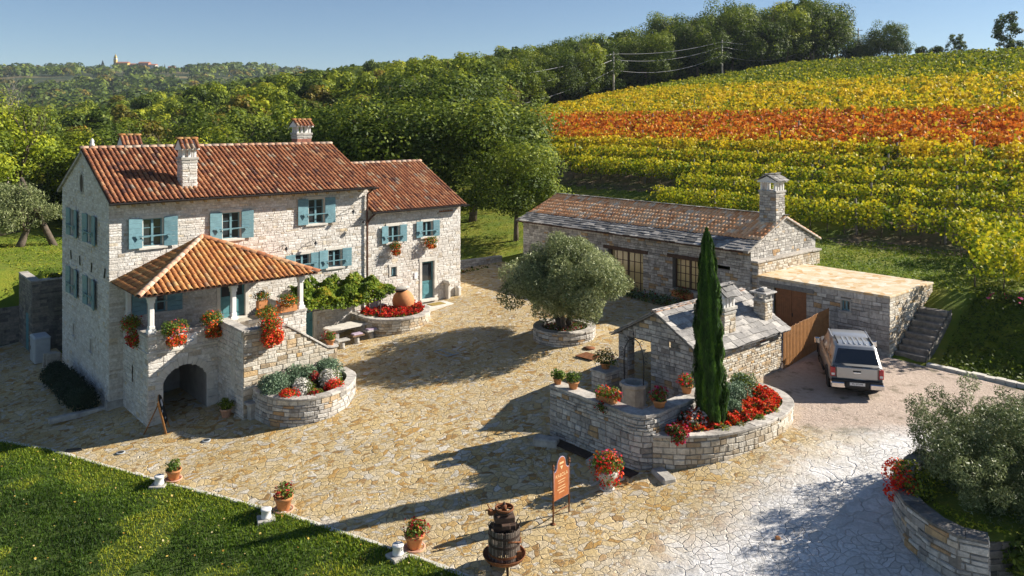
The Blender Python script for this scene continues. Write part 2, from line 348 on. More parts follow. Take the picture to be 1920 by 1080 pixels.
# ------------------------------------------------------------------ masonry, tiles, slates
def line_path(p0,p1,flip=False):
    p0=Vector(p0);p1=Vector(p1);L=(p1-p0).length;d=(p1-p0)/L;n=Vector((d.y,-d.x))*(-1 if flip else 1)
    return (lambda s:(p0.x+d.x*s,p0.y+d.y*s,n.x,n.y)),L
def smooth_path(pts,closed=False,sub=8):
    P=[Vector(p) for p in pts];out=[];n=len(P)
    for i in range(n if closed else n-1):
        g=lambda k:P[k%n] if closed else P[min(max(k,0),n-1)]
        p0,p1,p2,p3=g(i-1),g(i),g(i+1),g(i+2)
        for j in range(sub):
            t=j/sub; out.append(.5*((2*p1)+(p2-p0)*t+(2*p0-5*p1+4*p2-p3)*t*t+(3*p1-p0-3*p2+p3)*t**3))
    out.append(P[0].copy() if closed else P[-1]); return poly_path(out)
def poly_path(out,flip=False):
    cum=[0]
    for a,b in zip(out,out[1:]): cum.append(cum[-1]+(b-a).length)
    def f(s):
        s=min(max(s,0),cum[-1]-1e-6)
        lo=0;hi=len(cum)-1
        while hi-lo>1:
            m=(lo+hi)//2
            if cum[m]<=s: lo=m
            else: hi=m
        a,b=out[lo],out[lo+1]; k=(s-cum[lo])/max(cum[lo+1]-cum[lo],1e-9); p=a.lerp(b,k)
        e=.15; 
        def pt(x):
            x=min(max(x,0),cum[-1]-1e-6); l=0;h=len(cum)-1
            while h-l>1:
                m=(l+h)//2
                if cum[m]<=x: l=m
                else: h=m
            return out[l].lerp(out[l+1],(x-cum[l])/max(cum[l+1]-cum[l],1e-9))
        d=(pt(s+e)-pt(s-e)).normalized(); n=Vector((d.y,-d.x))*(-1 if flip else 1)
        return p.x,p.y,n.x,n.y
    return f,cum[-1]
def masonry(mb,path,L,zb,zt,stone,mortar,top=None,holes=(),hc=(.11,.2),lw=(.18,.45),dep=.03,gap=.012,curved=False,s0=0,bot=None,quoin=(False,False)):
    """coursed rubble facing: every stone is a raised, chamfered block on a mortar backing.
       holes: functions (za,zb)->(sa,sb) or None"""
    topf=top or (lambda s:zt); botf=bot or (lambda s:zb)
    def spans(za,zb_,strict):
        xs=np.arange(s0,L+1e-6,.04); ok=[]
        for x in xs:
            a=topf(x)>=(zb_-.01 if strict else (za+zb_)/2) and botf(x)<=(zb_ if strict else (za+zb_)/2)
            ok.append(a)
        res=[];st=None
        for x,a in zip(xs,ok):
            if a and st is None: st=x
            if not a and st is not None: res.append([st,x]);st=None
        if st is not None: res.append([st,L])
        for h in holes:
            iv=h(za,zb_) 
            if iv is None: continue
            new=[]
            for a,b in res:
                if iv[1]<=a or iv[0]>=b: new.append([a,b]);continue
                if iv[0]>a: new.append([a,iv[0]])
                if iv[1]<b: new.append([iv[1],b])
            res=new
        return [r for r in res if r[1]-r[0]>.03]
    mb.m(mortar); z=zb
    while z<zt-1e-6:
        z2=min(z+.1,zt)
        for a,b in spans(z+.02,z2-.02,False):
            n=max(1,int((b-a)/.3)) if curved else 1
            for i in range(n):
                x0,y0,_,_=path(a+(b-a)*i/n); x1,y1,_,_=path(a+(b-a)*(i+1)/n)
                mb.quad((x0,y0,z),(x1,y1,z),(x1,y1,z2),(x0,y0,z2),.5)
        z=z2
    def wav(sx,zz,z,h):
        zc=z if zz<z+h*.5 else z+h
        return 0 if (zc>zt-.05 or zc<zb+.02) else hc[1]*.22*noise.noise(Vector((sx*1.9,round(zc,3)*7,3)))
    mb.m(stone); z=zb
    while z<zt-.03:
        h=random.uniform(*hc)
        if zt-(z+h)<hc[0]*.7: h=zt-z
        for a,b in spans(z,z+h,True):
            x=a;fi=True
            while x<b-.02:
                w=random.uniform(*lw)*(1+.3*(h/hc[1]))
                if fi and quoin[0] and a<=s0+.01: w=random.choice((.34,.58))
                fi=False
                if b-x-w<lw[0]*.8: w=b-x
                q=quoin[1] and b>=L-.01 and x+w>=b-.01
                g=gap; j=lambda: random.uniform(-g*.7,g*.7)
                d=dep*random.uniform(.45,1.15)
                c0=[(x+g*.6,z+g*.6),(x+w-g*.6,z+g*.6),(x+w-g*.6,z+h-g*.6),(x+g*.6,z+h-g*.6)]
                i=g*.9+.008
                c1=[(x+i+abs(j()),z+i+abs(j())),(x+w-i-abs(j()),z+i+abs(j())),(x+w-i-abs(j()),z+h-i-abs(j())),(x+i+abs(j()),z+h-i-abs(j()))]
                vs=[]
                for (sx,zz) in c0:
                    px,py,nx,ny=path(sx); vs.append((px+nx*.001,py+ny*.001,zz+wav(sx,zz,z,h)))
                for (sx,zz) in c1:
                    px,py,nx,ny=path(sx); dd=d+random.uniform(-.006,.006); vs.append((px+nx*dd,py+ny*dd,zz+wav(sx,zz,z,h)))
                mb.add(vs,[(4,5,6,7),(0,1,5,4),(1,2,6,5),(2,3,7,6),(3,0,4,7)])
                x+=w
        z+=h
def rect(a,b,z0,z1): return lambda za,zb: (a,b) if zb>z0+.015 and za<z1-.015 else None
def arch(a,b,zs,zt):
    c=(a+b)/2;hw=(b-a)/2;H=zt-zs; Rr=(hw*hw+H*H)/(2*H)
    def f(za,zb):
        z=(za+zb)/2
        if z<=zs: return (a,b)
        if z>=zt: return None
        k=z-(zt-Rr); w=math.sqrt(max(Rr*Rr-k*k,0)); return (c-w,c+w)
    return f
def tiles(mb,O,E,U,W,L,mat,inside=None,pitch=.215,row=.36,r=.082,seg=4,lift=.03,hs=.8,tap=(1.04,1.12,.88)):
    """barrel tiles in columns up a slope. O eave corner, E along the eave, U up the slope"""
    O=Vector(O);E=Vector(E).normalized();U=Vector(U).normalized();Nn=E.cross(U).normalized()
    if Nn.z<0: Nn=-Nn
    nc=int(round(W/pitch)); p=W/nc; nr=int(round(L/row)); rl=L/nr
    mb.m(mat)
    for i in range(nc):
        jx=random.uniform(-.012,.012)
        for j in range(nr):
            c=(i+.5)*p; y=(j+.5)*rl
            if inside and not inside(c,y): continue
            ox=c+jx+random.uniform(-.008,.008); y0=j*rl-.05+random.uniform(-.012,.012); y1=(j+1)*rl+.02
            r0=r*random.uniform(tap[0],tap[1]); r1=r*tap[2]; vs=[]; sk=random.uniform(-.008,.008)
            for yy,rr,lf,sx in ((y0,r0,lift,0),(y1,r1,lift*.35,sk)):
                for k in range(seg+1):
                    a=math.pi*k/seg
                    vs.append(tuple(O+E*(ox+sx+rr*math.cos(a))+U*yy+Nn*(rr*math.sin(a)*hs+lf)))
            n=seg+1
            fs=[(k,k+1,n+k+1,n+k) for k in range(seg)]
            # thickness at the lower lip
            for k in range(n):
                a=math.pi*k/seg; rr=r0-.018
                vs.append(tuple(O+E*(ox+rr*math.cos(a))+U*(y0+.004)+Nn*(rr*math.sin(a)*hs+lift-.004)))
            fs+=[(2*n+k,2*n+k+1,k+1,k) for k in range(seg)]
            mb.smooth=True; mb.add(vs,fs,min(1,max(0,random.gauss(.48,.24)))); mb.smooth=False
def tile_bed(mb,pts,mat='tileb',th=.06):
    P=[Vector(p) for p in pts]; n=len(P); mb.m(mat)
    vs=[tuple(p) for p in P]+[tuple(p-Vector((0,0,th))) for p in P]
    mb.add(vs,[tuple(range(n)),tuple(range(2*n-1,n-1,-1))]+[(i,n+i,n+(i+1)%n,(i+1)%n) for i in range(n)])
def ridge(mb,P0,P1,mat,r=.125,step=.37,seg=6):
    P0=Vector(P0);P1=Vector(P1);L=(P1-P0).length;d=(P1-P0)/L; side=d.cross(Vector((0,0,1))).normalized(); up=side.cross(d)
    n=max(1,round(L/step)); st=L/n; mb.m(mat)
    for i in range(n):
        a0=i*st-.03; a1=(i+1)*st; vs=[]; r0=r*random.uniform(1.03,1.1); r1=r*.93; jz=random.uniform(-.008,.008)
        for aa,rr in ((a0,r0),(a1,r1),(a0,r0-.02)):
            for k in range(seg+1):
                an=math.pi*k/seg; vs.append(tuple(P0+d*aa+side*rr*math.cos(an)+up*(rr*math.sin(an)*.85+jz-.02)))
        m=seg+1
        mb.smooth=True
        mb.add(vs,[(k,m+k,m+k+1,k+1) for k in range(seg)]+[(2*m+k,k,k+1,2*m+k+1) for k in range(seg)],random.uniform(.45,.95)); mb.smooth=False
def slates(mb,O,E,U,W,L,mat='slate',inside=None,row=.26,w=(.25,.5),th=.028,over=.12,rn=(0,1)):
    O=Vector(O);E=Vector(E).normalized();U=Vector(U).normalized();Nn=E.cross(U).normalized()
    if Nn.z<0: Nn=-Nn
    mb.m(mat); nr=int(round(L/row)); rl=L/nr
    for j in range(nr):
        x=random.uniform(-.2,0)
        while x<W:
            ww=random.uniform(*w); xa=max(x,-.03); xb=min(x+ww,W+.03)
            if xb-xa>.08 and (not inside or inside((xa+xb)/2,(j+.5)*rl)):
                t=th*random.uniform(.7,1.4); y0=j*rl-random.uniform(0,.06); y1=(j+1)*rl+over
                l0=th*1.1+random.uniform(0,.012); l1=.004; g=.006; sk=random.uniform(-.02,.02)
                def P(xx,yy,nn): return tuple(O+E*xx+U*yy+Nn*nn)
                vs=[P(xa+g,y0+sk,l0),P(xb-g,y0-sk,l0),P(xb-g,y1,l1),P(xa+g,y1,l1),P(xa+g,y0+sk,l0+t),P(xb-g,y0-sk,l0+t),P(xb-g,y1,l1+t),P(xa+g,y1,l1+t)]
                mb.add(vs,[(0,3,2,1),(4,5,6,7),(0,1,5,4),(1,2,6,5),(2,3,7,6),(3,0,4,7)],random.uniform(*rn))
            x+=ww
def coping(mb,path,L,zt,w_out,w_in,th,mat='coping',step=(.35,.7),s0=0,topf=None):
    """slabs lying along a wall top"""
    x=s0; mb.m(mat)
    while x<L-.05:
        w=random.uniform(*step)
        if L-x-w<step[0]*.6: w=L-x
        n=2; jo=random.uniform(-.015,.02); rn=random.random(); dz=random.uniform(-.006,.01)
        ring=[]
        for k in range(n+1):
            px,py,nx,ny=path(x+.005+(w-.01)*k/n); ring.append((px,py,nx,ny,(topf(x+w*k/n) if topf else zt)))
        vs=[];fs=[]
        for (px,py,nx,ny,zz) in ring:
            for (o,z) in ((w_out+jo,zz+dz),(w_out+jo,zz+th-.012+dz),(w_out+jo-.015,zz+th+dz),(-w_in,zz+th+dz),(-w_in,zz+dz)):
                vs.append((px+nx*o,py+ny*o,z))
        for k in range(n):
            for c in range(5):
                fs.append((k*5+c,(k+1)*5+c,(k+1)*5+(c+1)%5,k*5+(c+1)%5))
        fs.append((4,3,2,1,0)); fs.append(tuple(n*5+c for c in range(5)))
        mb.add(vs,fs,rn); x+=w

# ------------------------------------------------------------------ ground materials
def ground_mat():
    m,nt,b=base('grass_ground',.95); co=coords(nt)
    n1=maprange(nt,noisef(nt,co,.35,5,.65),.3,.7); n2=noisef(nt,co,5,5,.7)
    rp=ramp(nt,[(0,(.06,.11,.010)),(.45,(.13,.18,.014)),(.75,(.22,.22,.022)),(1,(.30,.24,.05))])
    mm=nt.nodes.new('ShaderNodeMath'); mm.operation='MULTIPLY_ADD'; nt.links.new(n2,mm.inputs[0]); mm.inputs[1].default_value=.5; 
    h=nt.nodes.new('ShaderNodeMath'); h.operation='MULTIPLY'; nt.links.new(n1,h.inputs[0]); h.inputs[1].default_value=.6; nt.links.new(h.outputs[0],mm.inputs[2])
    nt.links.new(mm.outputs[0],rp.inputs[0]); nt.links.new(rp.outputs[0],b.inputs['Base Color']); bump(nt,b,noisef(nt,co,9,5,.75),.9,.08); return m
def soil_mat():
    m,nt,b=base('vineyard_soil',.95); co=coords(nt)
    f=maprange(nt,noisef(nt,co,.6,5,.7),.42,.6); n2=noisef(nt,co,6,4,.7)
    c=mixc(nt,f,(.14,.10,.06),(.06,.095,.018)); c=mixc(nt,maprange(nt,n2,.4,.7,0,.5),c,(.26,.19,.11))
    nt.links.new(c,b.inputs['Base Color']); bump(nt,b,n2,.9,.1); return m
def hills_mat():
    m,nt,b=base('far_hills',.95); co=coords(nt)
    f=maprange(nt,noisef(nt,co,.012,5,.6),.50,.58); n2=noisef(nt,co,.08,5,.75)
    c=mixc(nt,maprange(nt,n2,.35,.65),(.018,.032,.014),(.055,.075,.022))
    c=mixc(nt,f,c,(.20,.16,.07)); c=mixc(nt,maprange(nt,noisef(nt,co,.03,4,.6),.55,.65,0,.8),c,(.05,.065,.03))
    nt.links.new(c,b.inputs['Base Color']); bump(nt,b,n2,1,4); return m
def paving_mat():
    m,nt,b=base('crazy_paving',.85,0,.3); co=coords(nt)
    geo=nt.nodes.new('ShaderNodeTexCoord'); sx=nt.nodes.new('ShaderNodeSeparateXYZ'); nt.links.new(geo.outputs['Object'],sx.inputs[0])
    def math(op,a,b_=None,c=None):
        n=nt.nodes.new('ShaderNodeMath'); n.operation=op
        for i,v in enumerate((a,b_,c)):
            if v is None: continue
            if hasattr(v,'links'): nt.links.new(v,n.inputs[i])
            else: n.inputs[i].default_value=v
        return n.outputs[0]
    nzc=nt.nodes.new('ShaderNodeTexNoise'); nzc.inputs['Scale'].default_value=1.3; nzc.inputs['Detail'].default_value=3; nt.links.new(co,nzc.inputs['Vector'])
    vm=nt.nodes.new('ShaderNodeVectorMath'); vm.operation='MULTIPLY_ADD'; nt.links.new(nzc.outputs['Color'],vm.inputs[0]); vm.inputs[1].default_value=(.75,.75,0); nt.links.new(co,vm.inputs[2])
    def vor(scale,feat,rnd=.9):
        v=nt.nodes.new('ShaderNodeTexVoronoi'); v.voronoi_dimensions='2D'; v.feature=feat; v.inputs['Scale'].default_value=scale; v.inputs['Randomness'].default_value=rnd; nt.links.new(vm.outputs[0],v.inputs['Vector']); return v
    v1=vor(4.2,'F1',1.0); e1=vor(4.2,'DISTANCE_TO_EDGE',1.0); e3=vor(1.7,'DISTANCE_TO_EDGE',1.0); e2=vor(6.8,'DISTANCE_TO_EDGE',1.0); v2=vor(6.8,'F1',1.0)
    pick=maprange(nt,noisef(nt,co,.9,3,.6),.50,.53)
    sep=nt.nodes.new('ShaderNodeSeparateColor'); nt.links.new(mixc(nt,pick,v1.outputs['Color'],v2.outputs['Color']),sep.inputs[0])
    gold=ramp(nt,[(0,(.30,.18,.07)),(.08,(.46,.27,.08)),(.25,(.53,.39,.18)),(.6,(.57,.44,.24)),(.82,(.60,.49,.32)),(.93,(.50,.44,.34)),(1,(.66,.60,.50))]); nt.links.new(sep.outputs[0],gold.inputs[0])
    whit=ramp(nt,[(0,(.56,.54,.51)),(.4,(.64,.62,.60)),(.8,(.70,.68,.66)),(1,(.76,.74,.72))]); nt.links.new(sep.outputs[1],whit.inputs[0])
    # driveway: distance from the line along the planter
    d=math('SUBTRACT',math('MULTIPLY',math('SUBTRACT',sx.outputs[0],2.5),.63),math('MULTIPLY',math('SUBTRACT',sx.outputs[1],20.),.777))
    wob=math('MULTIPLY',math('SUBTRACT',noisef(nt,co,.5,4,.6),.5),3.0); d=math('ADD',d,wob)
    dm=maprange(nt,d,-.6,1.6)
    cell=mixc(nt,dm,gold.outputs[0],whit.outputs[0])
    fine=maprange(nt,noisef(nt,co,14,5,.7),.3,.7,.78,1.18)
    sc=nt.nodes.new('ShaderNodeVectorMath'); sc.operation='SCALE'; nt.links.new(cell,sc.inputs[0]); nt.links.new(fine,sc.inputs['Scale'])
    eb=mixc(nt,pick,e1.outputs['Distance'],math('MINIMUM',math('MULTIPLY',e2.outputs['Distance'],1.2),math('ADD',e1.outputs['Distance'],.02)))
    big=math('MULTIPLY',dm,maprange(nt,noisef(nt,co,.45,2,.5),.50,.54)); eb=mixc(nt,big,eb,math('ADD',e3.outputs['Distance'],math('MULTIPLY',noisef(nt,co,2.2,2,.5),.02)))
    jw=maprange(nt,eb,.01,.06)
    dirty=maprange(nt,noisef(nt,co,1.1,4,.6),.4,.6)
    joint=mixc(nt,dirty,(.66,.56,.40),(.36,.27,.16)); joint=mixc(nt,dm,joint,mixc(nt,maprange(nt,noisef(nt,co,.8,3,.6),.42,.6),(.50,.48,.46),(.70,.68,.66)))
    col=mixc(nt,jw,joint,sc.outputs[0])
    mac=maprange(nt,noisef(nt,co,.33,4,.62),.32,.68,.88,1.12); s3=nt.nodes.new('ShaderNodeVectorMath'); s3.operation='SCALE'; nt.links.new(col,s3.inputs[0]); nt.links.new(mac,s3.inputs['Scale']); col=s3.outputs[0]
    # greyer worn lane and big stains
    col=mixc(nt,maprange(nt,noisef(nt,co,.16,4,.6),.52,.72,0,.30),col,(.42,.36,.28))
    # trampled earth and gravel round the parked car
    g=math('MULTIPLY',maprange(nt,math('ADD',sx.outputs[1],wob),25.4,27.2),maprange(nt,math('ADD',sx.outputs[0],wob),8.8,10.2))
    grv=ramp(nt,[(0,(.20,.14,.10)),(.45,(.46,.36,.29)),(1,(.60,.50,.42))]); nt.links.new(noisef(nt,co,5,6,.75),grv.inputs[0])
    moss=mixc(nt,maprange(nt,noisef(nt,co,.9,4,.65),.56,.66,0,.8),grv.outputs[0],(.10,.09,.045))
    col=mixc(nt,g,col,moss)
    nt.links.new(col,b.inputs['Base Color'])
    jh=maprange(nt,eb,.0,.07); tilt=math('MULTIPLY',sep.outputs[2],.35)
    h=math('ADD',math('ADD',jh,tilt),math('MULTIPLY',noisef(nt,co,11,5,.7),.8)); h=math('ADD',h,math('MULTIPLY',dm,math('MULTIPLY',noisef(nt,co,4,4,.6),1.2)))
    soft=maprange(nt,math('MAXIMUM',g,math('MULTIPLY',dm,.55)),0,1,1,.25); h=math('ADD',math('MULTIPLY',h,soft),math('MULTIPLY',math('MULTIPLY',noisef(nt,co,6,6,.75),g),1.2)); bump(nt,b,h,.9,.06); return m
def flatroof_mat():
    m,nt,b=base('flat_stone_roofing',.9); co=coords(nt)
    nz=nt.nodes.new('ShaderNodeTexNoise'); nz.inputs['Scale'].default_value=1.5; nt.links.new(co,nz.inputs['Vector'])
    vm=nt.nodes.new('ShaderNodeVectorMath'); vm.operation='MULTIPLY_ADD'; nt.links.new(nz.outputs['Color'],vm.inputs[0]); vm.inputs[1].default_value=(.6,.6,0); nt.links.new(co,vm.inputs[2])
    def V(f):
        v=nt.nodes.new('ShaderNodeTexVoronoi'); v.voronoi_dimensions='2D'; v.feature=f; v.inputs['Scale'].default_value=3.4; nt.links.new(vm.outputs[0],v.inputs['Vector']); return v
    v1=V('F1'); e1=V('DISTANCE_TO_EDGE'); sep=nt.nodes.new('ShaderNodeSeparateColor'); nt.links.new(v1.outputs['Color'],sep.inputs[0])
    r=ramp(nt,[(0,(.50,.30,.12)),(.3,(.58,.45,.28)),(.7,(.64,.54,.38)),(1,(.68,.62,.52))]); nt.links.new(sep.outputs[0],r.inputs[0])
    j=maprange(nt,e1.outputs['Distance'],.01,.05); c=mixc(nt,j,(.60,.53,.42),r.outputs[0]); c=mixc(nt,maprange(nt,noisef(nt,co,7,5,.7),.45,.75,0,.45),c,(.46,.30,.14))
    nt.links.new(c,b.inputs['Base Color']); bump(nt,b,j,.4,.02); return m
M['flatroof']=flatroof_mat(); M['grass']=ground_mat(); M['vsoil']=soil_mat(); M['hills']=hills_mat(); M['paving']=paving_mat()
M['lawn']=simple('lawn_turf',(.085,.13,.014),.95,var=.5,vs=1.2,bmp=.6)
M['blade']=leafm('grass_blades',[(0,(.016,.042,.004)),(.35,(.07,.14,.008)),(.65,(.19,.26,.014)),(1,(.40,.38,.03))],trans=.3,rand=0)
M['fleaf']=leafm('fallen_leaves',[(0,(.30,.12,.02)),(.5,(.55,.38,.06)),(1,(.60,.50,.28))],trans=.1,rand=0)

# ------------------------------------------------------------------ terrain sheet
def in_yard(s,t,e=0):
    if s>25.4-e: return False
    if s>18.4 and t>4.5-e: return False
    if s>-.7 and s<=18.4 and t>11.9-e: return False
    if s<=-.7 and t>14.9-e: return False
    return True
def axis(c0,c1,d,lo,hi,gf=1.09):
    xs=list(np.arange(c0,c1+1e-6,d)); st=d
    while xs[-1]<hi: st*=gf; xs.append(xs[-1]+st)
    st=d
    while xs[0]>lo: st*=gf; xs.insert(0,xs[0]-st)
    return xs
def build_ground():
    xs=axis(-46,36,.8,-2600,2200); ys=axis(8,78,.8,-60,3200,1.06)
    V=[];nx=len(xs)
    for y in ys:
        for x in xs:
            s,t=toST(x,y); z=height(x,y)
            if y<66 and in_yard(s,t,.3): z-=.25
            elif y>80: z+=.5*noise.noise(Vector((x*.03,y*.03,0)))
            V.append((x,y,z))
    V=np.array(V); Q=[];MI=[]
    for j in range(len(ys)-1):
        for i in range(nx-1):
            Q.append((j*nx+i,j*nx+i+1,(j+1)*nx+i+1,(j+1)*nx+i))
            x=(xs[i]+xs[i+1])/2;y=(ys[j]+ys[j+1])/2; s,t=toST(x,y)
            MI.append(2 if y>300 else (1 if (s>(37.2 if t<-12 else 44) and x>-4 and y<190) else 0))
    o=npmesh('ground',V,np.array(Q),rng.random(len(Q)),['grass','vsoil','hills'],np.array(MI))
    o.data.polygons.foreach_set('use_smooth',np.ones(len(Q),bool))
    tag(o,kind='structure')
build_ground()
def build_yard():
    ss=np.arange(-22,25.41,.35); ts=np.arange(-37,15.0,.35); ids={};V=[];Q=[]
    def vid(i,j):
        if (i,j) not in ids:
            s,t=-22+.35*i,-37+.35*j; x,y=ST(s,t); ids[i,j]=len(V)
            V.append((x,y,yardz(s,t)+.03+.012*noise.noise(Vector((x*1.2,y*1.2,0)))))
        return ids[i,j]
    for i in range(136):
        for j in range(149):
            s,t=-22+.35*(i+.5),-37+.35*(j+.5)
            if not in_yard(s,t): continue
            if 0.4<s<18 and .4<t<11.9: continue
            x,y=ST(s,t)
            if y<10: continue
            Q.append((vid(i,j),vid(i+1,j),vid(i+1,j+1),vid(i,j+1)))
    o=npmesh('courtyard_paving',np.array(V),np.array(Q),rng.random(len(Q)),['paving'])
    o.data.polygons.foreach_set('use_smooth',np.ones(len(Q),bool)); tag(o,kind='structure')
build_yard()
# ------------------------------------------------------------------ foreground lawn, its kerb and its grass
EDGE=[(-31.5,36.2),(-24.5,33.2),(-19.94,30.91),(-17.43,29.81),(-11.8,26.6),(-6.73,23.84),(-3.03,21.5),(-1.37,20.37),(1.0,18.6)]
def lawn():
    V=[];Q=[];n=26;E=[]
    for (a,b) in zip(EDGE,EDGE[1:]):
        L=math.dist(a,b);k=max(1,int(L/.6))
        for q in range(k): E.append((a[0]+(b[0]-a[0])*q/k,a[1]+(b[1]-a[1])*q/k))
    E.append(EDGE[-1])
    for (x,y) in E:
        for k in range(n):
            r=.6*k; X=x-.50*r; Y=y-.866*r; V.append((X,Y,height(X,Y)+.06+.03*noise.noise(Vector((X,Y,1)))))
    for i in range(len(E)-1):
        for k in range(n-1): Q.append((i*n+k,i*n+k+1,(i+1)*n+k+1,(i+1)*n+k))
    o=npmesh('lawn',np.array(V),np.array(Q),rng.random(len(Q)),['lawn'])
    o.data.polygons.foreach_set('use_smooth',np.ones(len(Q),bool)); tag(o,kind='structure')
    return E
LE=lawn()
def lawn_grass():
    n=210000
    E=np.array(LE); i=rng.integers(0,len(E)-1,n); f=rng.random(n)[:,None]
    p=E[i]*(1-f)+E[i+1]*f; r=.03+13.5*rng.random(n)**1.25; X=p[:,0]-.5*r; Y=p[:,1]-.866*r
    k=(Y>15.5)&(np.abs(X/Y)<.72)&((X/Y)<.02)
    X=X[k];Y=Y[k];r=r[k];n=len(X)
    Z=np.array([height(a,b) for a,b in zip(X,Y)])+.05
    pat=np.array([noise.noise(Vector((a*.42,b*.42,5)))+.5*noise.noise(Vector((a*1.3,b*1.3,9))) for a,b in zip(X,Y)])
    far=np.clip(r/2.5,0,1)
    tone=np.clip(.66-.50*far*(pat>-.16)-.25*pat*far+rng.normal(0,.14,n),0,1)  # blades darker in noise patches, lighter along the kerb
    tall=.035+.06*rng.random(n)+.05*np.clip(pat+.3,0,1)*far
    a=rng.random(n)*2*np.pi; w=.009+.011*rng.random(n)
    dx=np.cos(a)*w;dy=np.sin(a)*w; lx=rng.normal(0,.035,n);ly=rng.normal(0,.035,n)
    v=np.stack([np.stack([X-dx,Y-dy,Z],1),np.stack([X+dx,Y+dy,Z],1),np.stack([X+dx*.4+lx,Y+dy*.4+ly,Z+tall],1),np.stack([X-dx*.4+lx,Y-dy*.4+ly,Z+tall],1)],1).reshape(-1,3)
    q=np.arange(4*n).reshape(n,4)
    # fallen leaves
    m=450; j=rng.integers(0,n,m); P=np.stack([X[j],Y[j],Z[j]+.06+.05*rng.random(m)],1)+rng.normal(0,.2,(m,3))*[1,1,0]
    v2,q2=leafgeo(P,np.tile([0,0,1.],(m,1)),.065,.8,.4)
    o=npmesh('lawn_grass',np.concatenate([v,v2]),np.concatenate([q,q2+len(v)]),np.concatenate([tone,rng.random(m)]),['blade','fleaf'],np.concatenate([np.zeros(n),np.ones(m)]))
    tag(o,'short green grass with darker patches and scattered fallen leaves on the front lawn','grass',kind='stuff')
lawn_grass()
def kerb(name,pts,label,w=.15,h=.07,mat='lime',step=(.3,.7)):
    mb=MB(); f,L=poly_path([Vector(p) for p in pts]); x=0; mb.m(mat)
    while x<L:
        ww=random.uniform(*step); a=f(x+.01);b=f(min(x+ww-.01,L)); j=random.uniform(-.02,.02); zz=random.uniform(-.01,.02)
        za=height(a[0],a[1]);zb=height(b[0],b[1]); hw=w*random.uniform(.4,.6)
        vs=[]
        for (p,z) in ((a,za),(b,zb)):
            for (o,dz) in ((-hw+j,-.1),(-hw+j,h+zz-.015),(-hw+j+.015,h+zz),(hw+j-.015,h+zz),(hw+j,h+zz-.015),(hw+j,-.1)):
                vs.append((p[0]+p[2]*o,p[1]+p[3]*o,z+dz))
        mb.add(vs,[(k,6+k,6+k+1,k+1) for k in range(5)]+[(5,4,3,2,1,0),(6,7,8,9,10,11)])
        x+=ww
    o=mb.build(name); return tag(o,label,'kerb')
kerb('lawn_kerb',EDGE[1:],'rough white stone kerb between the front lawn and the paving')
kerb('driveway_kerb',[ST(25.45,-22.6),ST(25.5,-24),ST(25.7,-26),ST(25.6,-29),ST(25,-33)],'low stone kerb at the foot of the shaded bank beside the driveway',w=.3,h=.14)
